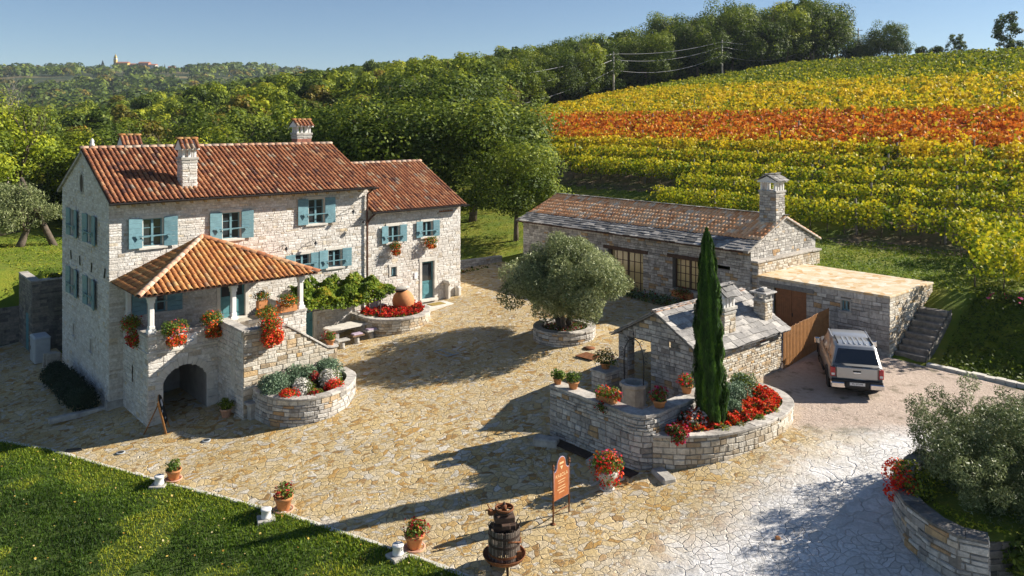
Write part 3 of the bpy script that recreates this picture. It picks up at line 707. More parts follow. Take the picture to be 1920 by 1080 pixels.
# ------------------------------------------------------------------ farmhouse
def Tm(x,y,z,ang=0): return Matrix.Translation((x,y,z))@Matrix.Rotation(R(ang),4,'Z')
def window(parent,T,w,h,shut='open',bars=True,sill=True,frame=.13,label=None,sw=None,bar=True,glass='glass',surround='lime',casem='teal'):
    """T: local frame at the middle of the bottom edge; x right seen from outside, y into the wall"""
    mb=MB().at(T); mb.m(surround)
    f=frame; p=-.045
    mb.bbox(-w/2-f,-w/2,p,.16,0,h,.012); mb.bbox(w/2,w/2+f,p,.16,0,h,.012)
    mb.bbox(-w/2-f-.03,w/2+f+.03,p-.004,.16,h,h+f*1.1,.012)
    if sill: mb.bbox(-w/2-f-.06,w/2+f+.06,-.11,.16,-.10,0,.015)
    win=mb.build('window',parent)
    c=MB().at(T); c.m(casem); y0,y1=.07,.12
    c.box(-w/2,-w/2+.05,y0,y1,0,h); c.box(w/2-.05,w/2,y0,y1,0,h); c.box(-w/2+.05,w/2-.05,y0,y1,0,.05); c.box(-w/2+.05,w/2-.05,y0,y1,h-.05,h)
    c.box(-.045,.045,y0-.012,y1,.05,h-.05)
    if bars:
        for k in (1,2):
            z=h*k/3
            c.box(-w/2+.05,-.045,y0+.012,y1-.004,z-.013,z+.013); c.box(.045,w/2-.05,y0+.012,y1-.004,z-.013,z+.013)
    c.build('casement',win)
    g=MB().at(T).m(glass); g.box(-w/2+.03,w/2-.03,.10,.106,.03,h-.03); g.build('pane',win)
    k=MB().at(T).m('black'); k.quad((-w/2,.34,0),(w/2,.34,0),(w/2,.34,h),(-w/2,.34,h)); k.box(-w/2-.001,-w/2,.13,.34,0,h); k.build('room_shade',win)
    if shut:
        sw=sw or w*.5+.06
        for sg in (-1,1):
            s_=MB(); x0=sg*(w/2+f*.35); nb=6; zz=-.02; hh=(h+.06)/nb
            ang=random.uniform(-7,-2)*sg
            s_.m('teal')
            for b in range(nb):
                x1=sg*sw
                s_.bbox(min(0,x1),max(0,x1),-.018+random.uniform(-.002,.002),.018,zz+b*hh+.004,zz+(b+1)*hh-.004,.006)
            s_.box(min(sg*.04,sg*.1),max(sg*.04,sg*.1),.018,.04,zz,zz+h); s_.box(min(sg*(sw-.1),sg*(sw-.04)),max(sg*(sw-.1),sg*(sw-.04)),.018,.04,zz,zz+h)
            s_.T=T@Tm(x0,-.085,0,ang); s_.v=[tuple(s_.T@Vector(v)) for v in s_.v]; s_.T=None
            so_=s_.build('shutter',win)
        if bar:
            b=MB().at(T).m('teal'); z=h*.40; b.box(-w/2-.22,w/2+.30,-.20,-.17,z-.022,z+.022)
            b.add([(-w/2-.38,-.2,z+.06),(-w/2-.10,-.2,z+.03),(-w/2-.24,-.2,z-.17),(-w/2-.38,-.165,z+.06),(-w/2-.10,-.165,z+.03),(-w/2-.24,-.165,z-.17)],[(0,2,1),(3,4,5),(0,1,4,3),(1,2,5,4),(2,0,3,5)])
            b.add([(w/2+.38,-.2,z+.06),(w/2+.10,-.2,z+.03),(w/2+.24,-.2,z-.17),(w/2+.38,-.165,z+.06),(w/2+.10,-.165,z+.03),(w/2+.24,-.165,z-.17)],[(0,1,2),(3,5,4),(0,3,4,1),(1,4,5,2),(2,5,3,0)])
            b.build('shutter_bar',win)
    if label: win['label']=label
    return win
def chimney(parent,s0,s1,t0,t1,zb,zs,zp,zr,stone='wall',mort='wallm',cap='tile',brickz=None):
    """stack of stone, open pillars, little roof on top; returns the chimney part"""
    mb=MB(); ring=[((s0,t0),(s1,t0)),((s1,t0),(s1,t1)),((s1,t1),(s0,t1)),((s0,t1),(s0,t0))]
    st,mo=(stone,mort)
    for a,b in ring:
        p,L=line_path(a,b)
        if brickz: masonry(mb,p,L,zb,brickz,'brick','goldm',hc=(.07,.075),lw=(.2,.22),dep=.01,gap=.008); masonry(mb,p,L,brickz,zs,st,mo,hc=(.1,.15),lw=(.2,.3))
        else: masonry(mb,p,L,zb,zs,st,mo,hc=(.1,.16),lw=(.15,.32))
    mb.m('limed'); mb.bbox(s0-.07,s1+.07,t0-.07,t1+.07,zs-.02,zs+.09,.02); mb.bbox(s0-.04,s1+.04,t0-.04,t1+.04,zs-.16,zs-.08,.015)
    ch=mb.build('chimney',parent)
    ns=max(2,round((s1-s0)/.3)); 
    pts=[(s0+.07+(s1-s0-.14)*k/ns,tt) for k in range(ns+1) for tt in (t0+.07,t1-.07)]+[(ss,(t0+t1)/2) for ss in (s0+.07,s1-.07)]
    pm=None
    for (a,b) in pts:
        q=MB().m('white'); q.bbox(a-.055,a+.055,b-.055,b+.055,zs+.085,zp,.012); q.build('pillar',ch)
    q=MB().m('white'); o=.10; q.bbox(s0-o,s1+o,t0-o,t1+o,zp-.002,zp+.06,.015)
    tm=(t0+t1)/2; z=zp+.06; q.add([(s0-o+.02,t0-o,z),(s0-o+.02,t1+o,z),(s0-o+.02,tm,zr-.06),(s1+o-.02,t0-o,z),(s1+o-.02,t1+o,z),(s1+o-.02,tm,zr-.06)],[(0,2,1),(3,4,5),(0,3,5,2),(1,2,5,4)])
    W=s1-s0+2*o+.04; hw=tm-t0+o+.06; rise=zr-z; Ls=math.hypot(hw,rise)
    O=(s0-o-.02,t0-o-.06,z-.01); O2=(s1+o+.02,t1+o+.06,z-.01)
    if cap=='slate':
        slates(q,O,(1,0,0),(0,hw,rise),W,Ls,row=.22,w=(.25,.45),th=.035); slates(q,O2,(-1,0,0),(0,-hw,rise),W,Ls,row=.22,w=(.25,.45),th=.035)
    else:
        tiles(q,O,(1,0,0),(0,hw,rise),W,Ls,cap,row=.3); tiles(q,O2,(-1,0,0),(0,-hw,rise),W,Ls,cap,row=.3)
    if cap=='slate': slates(q,(s0-o,tm-.12,zr+.0),(1,0,0),(0,1,0),W,.24,row=.24,th=.04)
    else: ridge(q,(s0-o-.04,tm,zr+.02),(s1+o+.04,tm,zr+.02),'tileo' if cap!='tilep' else 'tilep',r=.1,step=.3)
    q.build('chimney_cap',ch)
    return ch
HOUSE=sthing('farmhouse','long white stone farmhouse with red tiled roofs, blue shutters and an arched porch','house',0,0,0)
W_=8.2; L1=12.4; L2=18.45; EZ=8.86; RZ=10.72; EZ2=7.50; RZ2=9.55
def gable(e,r): return lambda q:e+(r-e)*(1-abs(q-W_/2)/(W_/2))
upper=[(1.74,.80),(5.18,.82),(9.45,.82)]; UZ0,UZ1=6.67,7.88
mb=MB()
p,L=line_path((0,0),(L1,0))
hol=[rect(c-w/2-.03,c+w/2+.03,UZ0+(.34 if c>9 else 0),UZ1+(.34 if c>9 else 0)) for c,w in upper]
hol+=[rect(8.35,9.1,4.75,5.55),rect(10.1,10.85,4.72,5.6),rect(1.5,2.3,3.8,5.0),rect(4.65,5.85,3.0,5.15),rect(8.55,9.35,1.0,3.25)]
masonry(mb,p,L,-.3,EZ+.05,'wall','wallm',holes=hol,hc=(.09,.17),lw=(.13,.36),gap=.009,dep=.020,quoin=(True,True))
p,L=line_path((0,W_),(0,0))
ghol=[rect(W_-t-.37,W_-t+.37,z0,z0+1.25) for t in (5.9,2.75) for z0 in (6.65,3.87)]
ghol+=[rect(W_-5.8-.2,W_-5.8+.2,1.95,2.6),rect(W_-2.75-.2,W_-2.75+.2,1.85,2.5)]
masonry(mb,p,L,-.3,RZ,'wall','wallm',top=gable(EZ,RZ),holes=ghol,hc=(.09,.16),lw=(.12,.3),dep=.022,quoin=(True,True))
p,L=line_path((L1,0),(L1,W_)); masonry(mb,p,L,6.5,RZ,'wall','wallm',top=gable(EZ,RZ),hc=(.14,.2),lw=(.25,.45))
p,L=line_path((L1,W_),(0,W_)); masonry(mb,p,L,2.5,EZ,'wall','wallm',hc=(.16,.24),lw=(.3,.6))
# footing
mb.m('limed'); mb.box(-.12,.75,-.10,.3,-.2,.38,tp=.04)
mb.build('wall',HOUSE)
mb=MB(); p,L=line_path((L1,0),(L2,0))
wh=[rect(a-L1,b-L1,c,d) for a,b,c,d in ((13.6,14.32,5.62,6.5),(15.81,16.49,5.72,6.55),(13.78,14.16,3.82,4.34),(15.75,16.65,2.1,4.38))]
masonry(mb,p,L,1.2,EZ2+.03,'wall','wallm',holes=wh,hc=(.09,.18),lw=(.13,.36),gap=.009,dep=.020,quoin=(False,True))
p,L=line_path((L2,0),(L2,W_)); masonry(mb,p,L,1.8,RZ2,'wall','wallm',top=gable(EZ2,RZ2),hc=(.14,.2),lw=(.25,.45),quoin=(True,True))
p,L=line_path((L2,W_),(L1,W_)); masonry(mb,p,L,2.5,EZ2,'wall','wallm',hc=(.16,.24),lw=(.3,.6))
mb.build('wing_wall',HOUSE)
def roof(name,s0,s1,ez,rz,mat,ov=.58,gs=.12,parent=HOUSE,row=.37):
    q=MB(); hw=W_/2; sl=(rz-ez)/hw; z0=ez-sl*ov+.09; Ls=math.hypot(hw+ov,rz-ez+sl*ov)
    a,b=s0-gs,s1+gs
    tiles(q,(a,-ov,z0),(1,0,0),(0,1,sl),b-a,Ls,mat,row=row); tiles(q,(b,W_+ov,z0),(-1,0,0),(0,-1,sl),b-a,Ls,mat,row=row)
    zr=rz+.09
    tile_bed(q,[(a,-ov,z0),(b,-ov,z0),(b,hw,zr),(a,hw,zr)]); tile_bed(q,[(b,W_+ov,z0),(a,W_+ov,z0),(a,hw,zr),(b,hw,zr)])
    ridge(q,(a-.02,hw,zr+.04),(b+.02,hw,zr+.04),'tilep',r=.13)
    q.m('limed')
    for x in ((a,b) if name=='roof' else (b,)): # stone verge under the tiles
        for (t0,zz0,t1,zz1) in ((-ov,z0-.06,hw,zr-.06),(hw,zr-.06,W_+ov,z0-.06)):
            x0,x1=(x,x+.16) if x==a else (x-.16,x)
            q.add([(x0,t0,zz0-.09),(x1,t0,zz0-.09),(x1,t1,zz1-.09),(x0,t1,zz1-.09),(x0,t0,zz0),(x1,t0,zz0),(x1,t1,zz1),(x0,t1,zz1)],[(0,3,2,1),(0,1,5,4),(1,2,6,5),(2,3,7,6),(3,0,4,7)])
    o=q.build(name,parent)
    g=MB().m('gut'); y=-ov-.06; n=6
    pr=[(y+.075*math.cos(math.pi+math.pi*k/n),z0-.03+.075*math.sin(math.pi+math.pi*k/n)) for k in range(n+1)]
    vs=[(xx,py,pz) for xx in (a-.03,b+.12) for (py,pz) in pr]; m_=n+1
    g.add(vs,[(k,k+1,m_+k+1,m_+k) for k in range(n)]+[tuple(range(m_))]); g.box(a-.03,b+.12,y-.085,y-.07,z0-.045,z0-.01); g.build('gutter',o)
    return o
RF=roof('roof',0,L1,EZ,RZ,'tile')
RF2=roof('wing_roof',L1+.14,L2,EZ2,RZ2,'tile',ov=.42)
for k in range(21):
    x=.25+k*.6; q=MB().m('raft'); q.add([(x-.06,-.46,8.46),(x+.06,-.46,8.46),(x+.06,.02,8.68),(x-.06,.02,8.68),(x-.06,-.46,8.58),(x+.06,-.46,8.58),(x+.06,.02,8.80),(x-.06,.02,8.80)],[(0,3,2,1),(4,5,6,7),(0,1,5,4),(1,2,6,5),(2,3,7,6),(3,0,4,7)]); q.build('rafter_end',RF)
q=MB().m('raft'); q.box(0,L1,-.05,-.03,8.62,8.84); q.build('eaves_board',RF)
for i,(c,w) in enumerate(upper):
    dz=.34 if c>9 else 0
    window(HOUSE,Tm(c,0,UZ0+dz),w,1.21,sw=.56)
window(HOUSE,Tm(8.72,0,4.78),.74,.78,sw=.5); window(HOUSE,Tm(10.47,0,4.74),.72,.86,sw=.5)
window(HOUSE,Tm(13.96,0,5.64),.66,.86,sw=.42,bars=False); window(HOUSE,Tm(16.15,0,5.74),.62,.82,sw=.42,bars=False)
window(HOUSE,Tm(1.9,0,3.82),.76,1.16,sw=.62)
window(HOUSE,Tm(13.97,0,3.84),.34,.48,shut=None,sill=False)
for t in (5.9,2.75):
    for z0 in (6.67,3.89): window(HOUSE,Tm(0,t,z0,-90),.70,1.22,sw=.62,glass='glass')
for t,z in ((5.8,1.97),(2.75,1.87)): window(HOUSE,Tm(0,t,z,-90),.30,.58,shut=None,frame=.08,glass='black',casem='beam')
def door(parent,T,w,h,leafs=1,open_=False,col='teald',name='door',glazed=True):
    q=MB().at(T).m('lime'); f=.17
    q.bbox(-w/2-f,-w/2,-.05,.2,0,h,.012); q.bbox(w/2,w/2+f,-.05,.2,0,h,.012); q.bbox(-w/2-f-.03,w/2+f+.03,-.055,.2,h,h+.2,.012); q.bbox(-w/2-f,w/2+f,-.2,.2,-.12,0,.015)
    d=q.build('doorway',parent)
    for k in range(leafs):
        x0=-w/2+k*w/leafs; x1=x0+w/leafs; l=MB().at(T).m(col); y0,y1=.10,.15
        l.box(x0+.005,x0+.09,y0,y1,0,h); l.box(x1-.09,x1-.005,y0,y1,0,h); l.box(x0+.09,x1-.09,y0,y1,0,.14); l.box(x0+.09,x1-.09,y0,y1,h-.1,h); l.box(x0+.09,x1-.09,y0,y1,.85,.97)
        l.box(x0+.09,x1-.09,y0+.02,y1,.14,.85); l.bbox(x0+.16,x1-.16,y0+.002,y0+.02,.22,.77,.006)
        dr=l.build(name,d)
        g=MB().at(T).m('glass' if glazed else col); g.box(x0+.09,x1-.09,y0+.025,y0+.03,.97,h-.1); g.build('pane',d)
    h_=MB().at(T).m('iron'); h_.tube([(w/2-.05,.07,1.02),(w/2-.15,.06,1.02)],.012,5); h_.build('handle',d)
    return d
door(HOUSE,Tm(5.25,0,3.04),1.16,2.08,2); door(HOUSE,Tm(16.2,0,2.30),.82,2.06,1); door(HOUSE,Tm(8.95,0,1.22),.74,1.98,1,glazed=False)
# oculus
q=MB().at(Tm(0,4.35,9.23,-90)).m('limed'); n=18
vs=[];fs=[]
for k in range(n):
    a=2*math.pi*k/n
    for r,y in ((.36,.02),(.36,-.04),(.46,-.04),(.46,.02)): vs.append((r*.8*math.cos(a),y,r*1.15*math.sin(a)))
for k in range(n):
    for c in range(3): fs.append((4*k+c,4*((k+1)%n)+c,4*((k+1)%n)+c+1,4*k+c+1))
q.add(vs,fs); oc=q.build('round_window',HOUSE)
q=MB().at(Tm(0,4.35,9.23,-90)).m('rustd'); q.add([(.36*.8*math.cos(2*math.pi*k/n),-.033,.36*1.15*math.sin(2*math.pi*k/n)) for k in range(n)],[tuple(range(n))]); q.build('pane',oc)
for t,z,ang in ((6.27,5.72,-14),(4.6,5.66,-12),(2.55,5.62,16),(.45,5.66,20)):
    q=MB().at(Tm(0,t,z,-90)@Matrix.Rotation(R(ang),4,'Y')).m('iron'); q.box(-.03,.03,-.07,-.035,-.22,.22); q.build('wall_tie',HOUSE)
chimney(HOUSE,3.08,3.73,.30,.90,8.7,10.36,10.78,11.28)
chimney(HOUSE,2.1,2.85,5.6,6.25,9.6,10.45,10.85,11.38)
chimney(HOUSE,10.75,11.6,4.7,5.35,10.2,11.35,11.75,12.15,brickz=11.1)
q=MB().m('white'); q.lathe([(.10,0),(.11,.08),(.07,.16),(.09,.24),(.03,.34),(.0,.36)],(.35,4.1,RZ+.2),10); q.build('finial',RF)
q=MB().m('pipe'); q.tube([(12.3,-.6,8.55),(12.3,-.12,8.3),(12.28,-.12,7.2),(12.28,-.12,1.6)],.05,8); q.tube([(12.6,-.44,7.3),(12.5,-.14,7.05),(12.3,-.12,6.8)],.05,8); q.build('drainpipe',HOUSE)
q=MB().m('lime'); q.box(16.85,17.95,-.14,.02,6.93,6.99)
for k in range(8): q.m('terra'); q.add([(16.95+k*.12,-.06,7.0),(17.05+k*.12,-.06,7.0),(17.0+k*.12,-.06,7.11),(16.95+k*.12,.0,7.0),(17.05+k*.12,.0,7.0),(17.0+k*.12,.0,7.11)],[(0,1,2),(0,2,5,3),(1,4,5,2)])
q.build('roof_vent',HOUSE)
def lamp(s,z,l=.55):
    q=MB().m('iron'); q.tube([(s,-.02,z),(s,-.25,z+.12),(s,-l,z+.1),(s,-l-.05,z-.02)],.014,5); q.lathe([(.10,-.02),(.06,.06),(.02,.1)],(s,-l-.05,z-.05),8); q.tube([(s,-.02,z-.2),(s,-.3,z+.1)],.01,4)
    a=q.build('wall_lamp',HOUSE); g=MB().m('grey'); g.lathe([(.02,-.12),(.06,-.09),(.06,-.03)],(s,-l-.05,z-.05),8); g.build('lamp_shade',a)
lamp(11.2,7.55); lamp(11.85,6.95,.45); lamp(7.6,6.05); lamp(9.2,6.15,.4)
q=MB().m('paper'); q.box(15.28,15.5,-.05,-.04,3.5,3.85); q.build('notice',HOUSE)
# stone trough spout beside the wing door
q=MB().m('lime'); q.bbox(17.35,17.55,-.30,.0,2.15,3.05,.04); q.bbox(17.2,17.7,-.55,-.02,3.05,3.2,.04); q.bbox(18.0,18.3,-.35,-.02,2.15,2.75,.08); q.build('wall_fountain',HOUSE)

# ---- porch: terrace over an arch, hipped roof on columns, stair block
TF=3.0; tq=-3.27; s0=.56
mb=MB()
p,L=line_path((s0,tq),(7.25,tq)); AR=arch(1.13-s0,2.84-s0,1.72,2.29)
masonry(mb,p,L,-.2,3.62,'wall','wallm',holes=[AR],hc=(.12,.22),lw=(.2,.45),quoin=(True,True))
p,L=line_path((s0,0),(s0,tq)); masonry(mb,p,L,-.2,3.62,'wall','wallm',holes=[rect(1.22,1.42,1.45,2.1)],hc=(.12,.2),lw=(.16,.38),quoin=(False,True))
p,L=line_path((7.25,tq),(7.25,0)); masonry(mb,p,L,.5,3.62,'wall','wallm',hc=(.12,.22),lw=(.2,.45),quoin=(True,False))
# inner faces of the parapets
for a,b in (((4.05,tq+.3),(s0+.3,tq+.3)),((s0+.3,tq+.3),(s0+.3,0)),((6.95,0),(6.95,tq+.3)),((6.95,tq+.3),(5.5,tq+.3))):
    p,L=line_path(a,b); masonry(mb,p,L,TF,3.62,'wall','wallm',hc=(.15,.2))
mb.m('lime'); mb.box(s0-.03,4.2,tq-.05,tq-.0,2.9,2.98); mb.box(s0-.05,s0,tq,0,2.9,2.98)
mb.m('black'); mb.box(1.18,1.2,-1.2,-1.15,.0,.1)
PW=mb.build('porch_wall',HOUSE)
# cut the parapet top gap at the stair landing with a floor slab
q=MB().m('gold'); q.bbox(s0+.05,7.2,tq+.05,.02,TF-.18,TF,.02); q.build('terrace_floor',HOUSE)
q=MB(); cs=lambda a,b: coping(q,*line_path(a,b),3.62,.05,.34,.10)
for a,b in (((s0,-.05),(s0,tq)),((s0,tq),(4.15,tq)),((5.4,tq),(7.3,tq)),((7.25,tq),(7.25,-.05))): cs(a,b)
q.build('parapet_coping',HOUSE)
# vault lining and inner walls behind the arch
q=MB().m('plaster'); q.box(1.0,1.13,tq+.3,-.1,0,2.9); q.box(2.84,2.97,tq+.3,-.1,0,2.9); q.box(.9,3.1,-.10,-.02,0,2.9)
n=8;hw=(2.84-1.13)/2;Rr=(hw*hw+.57*.57)/(2*.57);c=(1.13+2.84)/2
arc=[]
for k in range(n+1):
    a=-math.asin(hw/Rr)+2*math.asin(hw/Rr)*k/n; arc.append((c+Rr*math.sin(a),2.29-Rr+Rr*math.cos(a)))
for (x0,z0),(x1,z1) in zip(arc,arc[1:]): q.quad((x0,tq,z0),(x1,tq,z1),(x1,tq+.45,z1),(x0,tq+.45,z0))
q.quad((1.13,tq,0),(1.13,tq+.45,0),(1.13,tq+.45,1.72),(1.13,tq,1.72)); q.quad((2.84,tq,0),(2.84,tq+.45,0),(2.84,tq+.45,1.72),(2.84,tq,1.72))
q.m('lime')
# voussoirs and jamb stones
for k in range(13):
    a0=-math.asin(hw/Rr)+2*math.asin(hw/Rr)*k/13+.008; a1=-math.asin(hw/Rr)+2*math.asin(hw/Rr)*(k+1)/13-.008; d=.30+random.uniform(-.03,.04)
    pts=[(c+Rr*math.sin(a0),2.29-Rr+Rr*math.cos(a0)),(c+Rr*math.sin(a1),2.29-Rr+Rr*math.cos(a1)),(c+(Rr+d)*math.sin(a1),2.29-Rr+(Rr+d)*math.cos(a1)),(c+(Rr+d)*math.sin(a0),2.29-Rr+(Rr+d)*math.cos(a0))]
    y=tq-.045+random.uniform(-.006,.006); q.add([(x,y,z) for x,z in pts]+[(x,tq+.02,z) for x,z in pts],[(0,1,2,3),(0,4,5,1),(1,5,6,2),(2,6,7,3),(3,7,4,0)])
z=.1
while z<1.7:
    h=random.uniform(.28,.45); h=min(h,1.72-z); w=random.choice((.3,.45))
    q.bbox(1.13-w,1.13,tq-.045,tq+.02,z+.008,z+h-.008,.01); w=random.choice((.3,.45)); q.bbox(2.84,2.84+w,tq-.045,tq+.02,z+.008,z+h-.008,.01); z+=h
q.build('arch',HOUSE)
# columns
for (a,b) in ((s0+.17,tq+.17),(4.02,tq+.17),(7.07,tq+.17),(s0+.17,-.12)):
    q=MB().m('white'); r=.12
    q.bbox(a-.16,a+.16,b-.16,b+.16,3.72,3.86,.02); q.bbox(a-r,a+r,b-r,b+r,3.86,4.02,.03); q.bbox(a-r+.02,a+r-.02,b-r+.02,b+r-.02,4.02,4.92,.03); q.bbox(a-r-.01,a+r+.01,b-r-.01,b+r+.01,4.90,5.06,.03); q.bbox(a-.16,a+.16,b-.15,b+.15,5.05,5.16,.02)
    q.build('column',HOUSE)
q=MB().m('beam'); q.box(s0-.02,7.3,tq+.06,tq+.28,5.16,5.33); q.box(s0+.05,s0+.27,tq+.28,0,5.16,5.33); q.box(6.98,7.2,tq+.28,0,5.16,5.33)
for k in range(12): x=.75+k*.56; q.box(x,x+.09,tq-.2,tq+.5,5.31,5.40)
q.build('porch_beam',HOUSE)
# hipped roof
PK=(3.82,0,6.88); A=(.12,-3.68,5.33); B=(7.62,-3.68,5.33); A0=(.12,0,5.33); B0=(7.62,0,5.33)
q=MB()
def plane(O,P1,P2):  # eave O->P1, apex P2
    O=Vector(O);P1=Vector(P1);P2=Vector(P2);E=(P1-O).normalized();d=P2-O;U=(d-E*d.dot(E)); L=U.length; return O,E,U/L,(P1-O).length,L,d.dot(E)
O,E,U,Wd,Ls,ax=plane(A,B,PK)
tiles(q,O,E,U,Wd,Ls,'tileo',inside=lambda c,y:(y/Ls)*ax+.05<c<Wd-(y/Ls)*(Wd-ax)-.05,row=.34,r=.092,pitch=.225)
tile_bed(q,[A,B,PK])
O,E,U,Wd2,Ls2,ax2=plane(A0,A,PK)
tiles(q,O,E,U,Wd2,Ls2,'tileo',inside=lambda c,y:c<Wd2-(y/Ls2)*Wd2-.03,row=.34,r=.092,pitch=.225); tile_bed(q,[A0,A,PK])
O,E,U,Wd3,Ls3,ax3=plane(B,B0,PK)
tiles(q,O,E,U,Wd3,Ls3,'tileo',inside=lambda c,y:c>(y/Ls3)*Wd3+.03,row=.34,r=.092,pitch=.225); tile_bed(q,[B,B0,PK])
ridge(q,(A[0]-.05,A[1]-.05,A[2]+.05),(PK[0],PK[1]-.1,PK[2]+.06),'tilep',r=.13); ridge(q,(B[0]+.05,B[1]-.05,B[2]+.05),(PK[0],PK[1]-.1,PK[2]+.06),'tile',r=.13)
q.build('porch_roof',HOUSE)
# stair block
fs,ft=3.33,-5.8
def stop(x): s=x+fs; return 3.80 if s<5.1 else (3.80-(s-5.1)*(1.30/1.95) if s<7.05 else 2.5)
mb=MB(); p,L=line_path((fs,ft),(7.41,ft)); masonry(mb,p,L,.1,3.80,'gold','goldm',top=stop,hc=(.12,.22),lw=(.18,.45),quoin=(True,True))
p,L=line_path((fs,tq),(fs,ft)); masonry(mb,p,L,-.1,3.80,'wall','wallm',hc=(.12,.22),lw=(.18,.42),quoin=(False,True))
p,L=line_path((7.41,ft),(7.41,ft+.45)); masonry(mb,p,L,.4,2.5,'gold','goldm',hc=(.12,.22))
p,L=line_path((7.41,ft+.4),(fs+.35,ft+.4)); masonry(mb,p,L,.4,3.80,'wall','wallm',top=lambda x:stop(L-x+.35),hc=(.14,.22))
p,L=line_path((fs+.35,ft+.4),(fs+.35,tq+.1)); masonry(mb,p,L,2.9,3.80,'wall','wallm',hc=(.14,.22))
mb.build('stair_wall',HOUSE)
q=MB(); coping(q,*line_path((fs,tq-.02),(fs,ft)),3.80,.05,.38,.08); coping(q,*line_path((fs,ft),(7.46,ft)),0,.05,.42,.08,topf=stop,step=(.4,.65)); q.build('stair_coping',HOUSE)
q=MB().m('gold'); q.bbox(fs+.3,5.4,ft+.35,tq+.05,2.7,TF,.02)
for k in range(9):
    x=5.4+k*.27; zt=TF-.2*(k+1); q.bbox(x,x+.30,ft+.38,tq-.02,zt-.6,zt,.015)
q.build('steps',HOUSE)
q=MB().m('lime'); q.box(fs-.03,fs+.02,-5.05,-4.65,1.5,2.35); q.lathe([(.2,0),(.2,.05)],(fs,-4.85,2.35),12,sx=.12); q.build('niche_slab',HOUSE)
q=MB().m('white'); q.bbox(2.02,2.44,tq-.065,tq-.03,3.05,3.50,.01); pl=q.build('number_plate',HOUSE)
def text(body,size,mat,T,parent,name='lettering',ext=.002,align='CENTER'):
    c=bpy.data.curves.new(name,'FONT'); c.body=body; c.size=size; c.extrude=ext; c.align_x=align; c.align_y='CENTER'
    o=bpy.data.objects.new(name,c); dg=bpy.context.evaluated_depsgraph_get(); COL.objects.link(o); dg.update()
    me=bpy.data.meshes.new_from_object(o.evaluated_get(dg)); bpy.data.objects.remove(o)
    me.transform(T@Matrix.Rotation(R(90),4,'X')); me.materials.clear(); me.materials.append(M[mat])
    ob=bpy.data.objects.new(name,me); COL.objects.link(ob); ob.parent=parent; return ob
text('5',.34,'blue',Tm(2.23,tq-.068,3.27),pl)
# ------------------------------------------------------------------ stable: long low building on the right
SS=25.3; ST0=-14.4; ST1=2.2; SW=6.4; SE=5.78; SR=7.08
STB=sthing('stable','long low stone building with clay tiles above a slate eaves band and tall chimney','building',0,0,0)
mb=MB(); 
p,L=line_path((SS,ST1),(SS,ST0)); q_=lambda t:ST1-t
openings=[(-1.5,-2.9,3.4,4.85),(-5.1,-7.7,2.4,4.72),(-9.7,-11.6,3.15,4.78)]
masonry(mb,p,L,1.6,SE,'rub','rubm',holes=[rect(q_(a),q_(b),z0,z1) for a,b,z0,z1 in openings]+[rect(q_(-12.5),q_(-13.25),4.62,4.76)],hc=(.09,.19),lw=(.14,.42),quoin=(True,True))
p,L=line_path((SS,ST0),(SS+SW,ST0)); masonry(mb,p,L,1.6,SR,'rub','rubm',top=lambda x:SE+(SR-SE)*(1-abs(x-SW/2)/(SW/2)),hc=(.10,.19),lw=(.16,.4),quoin=(True,True))
p,L=line_path((SS+SW,ST0),(SS+SW,ST1)); masonry(mb,p,L,3.5,SE,'rub','rubm',hc=(.15,.24),lw=(.3,.6))
p,L=line_path((SS+SW,ST1),(SS,ST1)); masonry(mb,p,L,2.0,SR,'rub','rubm',top=lambda x:SE+(SR-SE)*(1-abs(x-SW/2)/(SW/2)),hc=(.15,.24),lw=(.3,.6))
# thicker lower part of the gable, with a sloping ledge
p,L=line_path((SS+.12,ST0-.35),(SS+SW-.2,ST0-.35)); masonry(mb,p,L,4.2,5.15,'gold','goldm',hc=(.1,.18),lw=(.16,.4),quoin=(True,True))
p,L=line_path((SS+SW-.2,ST0-.35),(SS+SW-.2,ST0)); masonry(mb,p,L,3.6,5.15,'gold','goldm')
p,L=line_path((SS+.12,ST0),(SS+.12,ST0-.35)); masonry(mb,p,L,3.6,5.15,'rub','rubm')
mb.build('wall',STB)
q=MB(); coping(q,*line_path((SS,ST0-.35),(SS+SW-.1,ST0-.35)),5.13,.07,.42,.09,step=(.6,1.2)); q.build('gable_ledge',STB)
q=MB(); hw=SW/2; sl=(SR-SE)/hw; ov=.42; z0=SE-sl*ov+.06; Ls=math.hypot(hw+ov,sl*(hw+ov)); a=ST0-.12; b=ST1+.18; W=b-a
Uf=(1,0,sl); un=Vector(Uf).normalized(); band=1.2
# near slope: slates for the lower part, clay above
slates(q,(SS-ov,b,z0),(0,-1,0),Uf,W,band,row=.22,w=(.25,.6),th=.035,rn=(0,1))
O=Vector((SS-ov,b,z0))+un*(band-.02)+Vector((0,0,.03)); tiles(q,O,(0,-1,0),Uf,W-.0,Ls-band,'tiles',row=.40,r=.104,pitch=.225,seg=5,lift=.012,hs=.7,tap=(1.0,1.03,.97))
tile_bed(q,[(SS-ov,b,z0),(SS-ov,a,z0),(SS+hw,a,SR+.06),(SS+hw,b,SR+.06)],'tileb')
O=(SS+SW+ov,a,z0); tiles(q,O,(0,1,0),(-1,0,sl),W,Ls,'tilep',row=.34); tile_bed(q,[(SS+SW+ov,a,z0),(SS+SW+ov,b,z0),(SS+hw,b,SR+.06),(SS+hw,a,SR+.06)],'slate')
slates(q,(SS+hw-.16,b,SR+.12),(0,-1,0),(1,0,0),W,.3,row=.3,w=(.3,.6),th=.03)
q.m('coping')
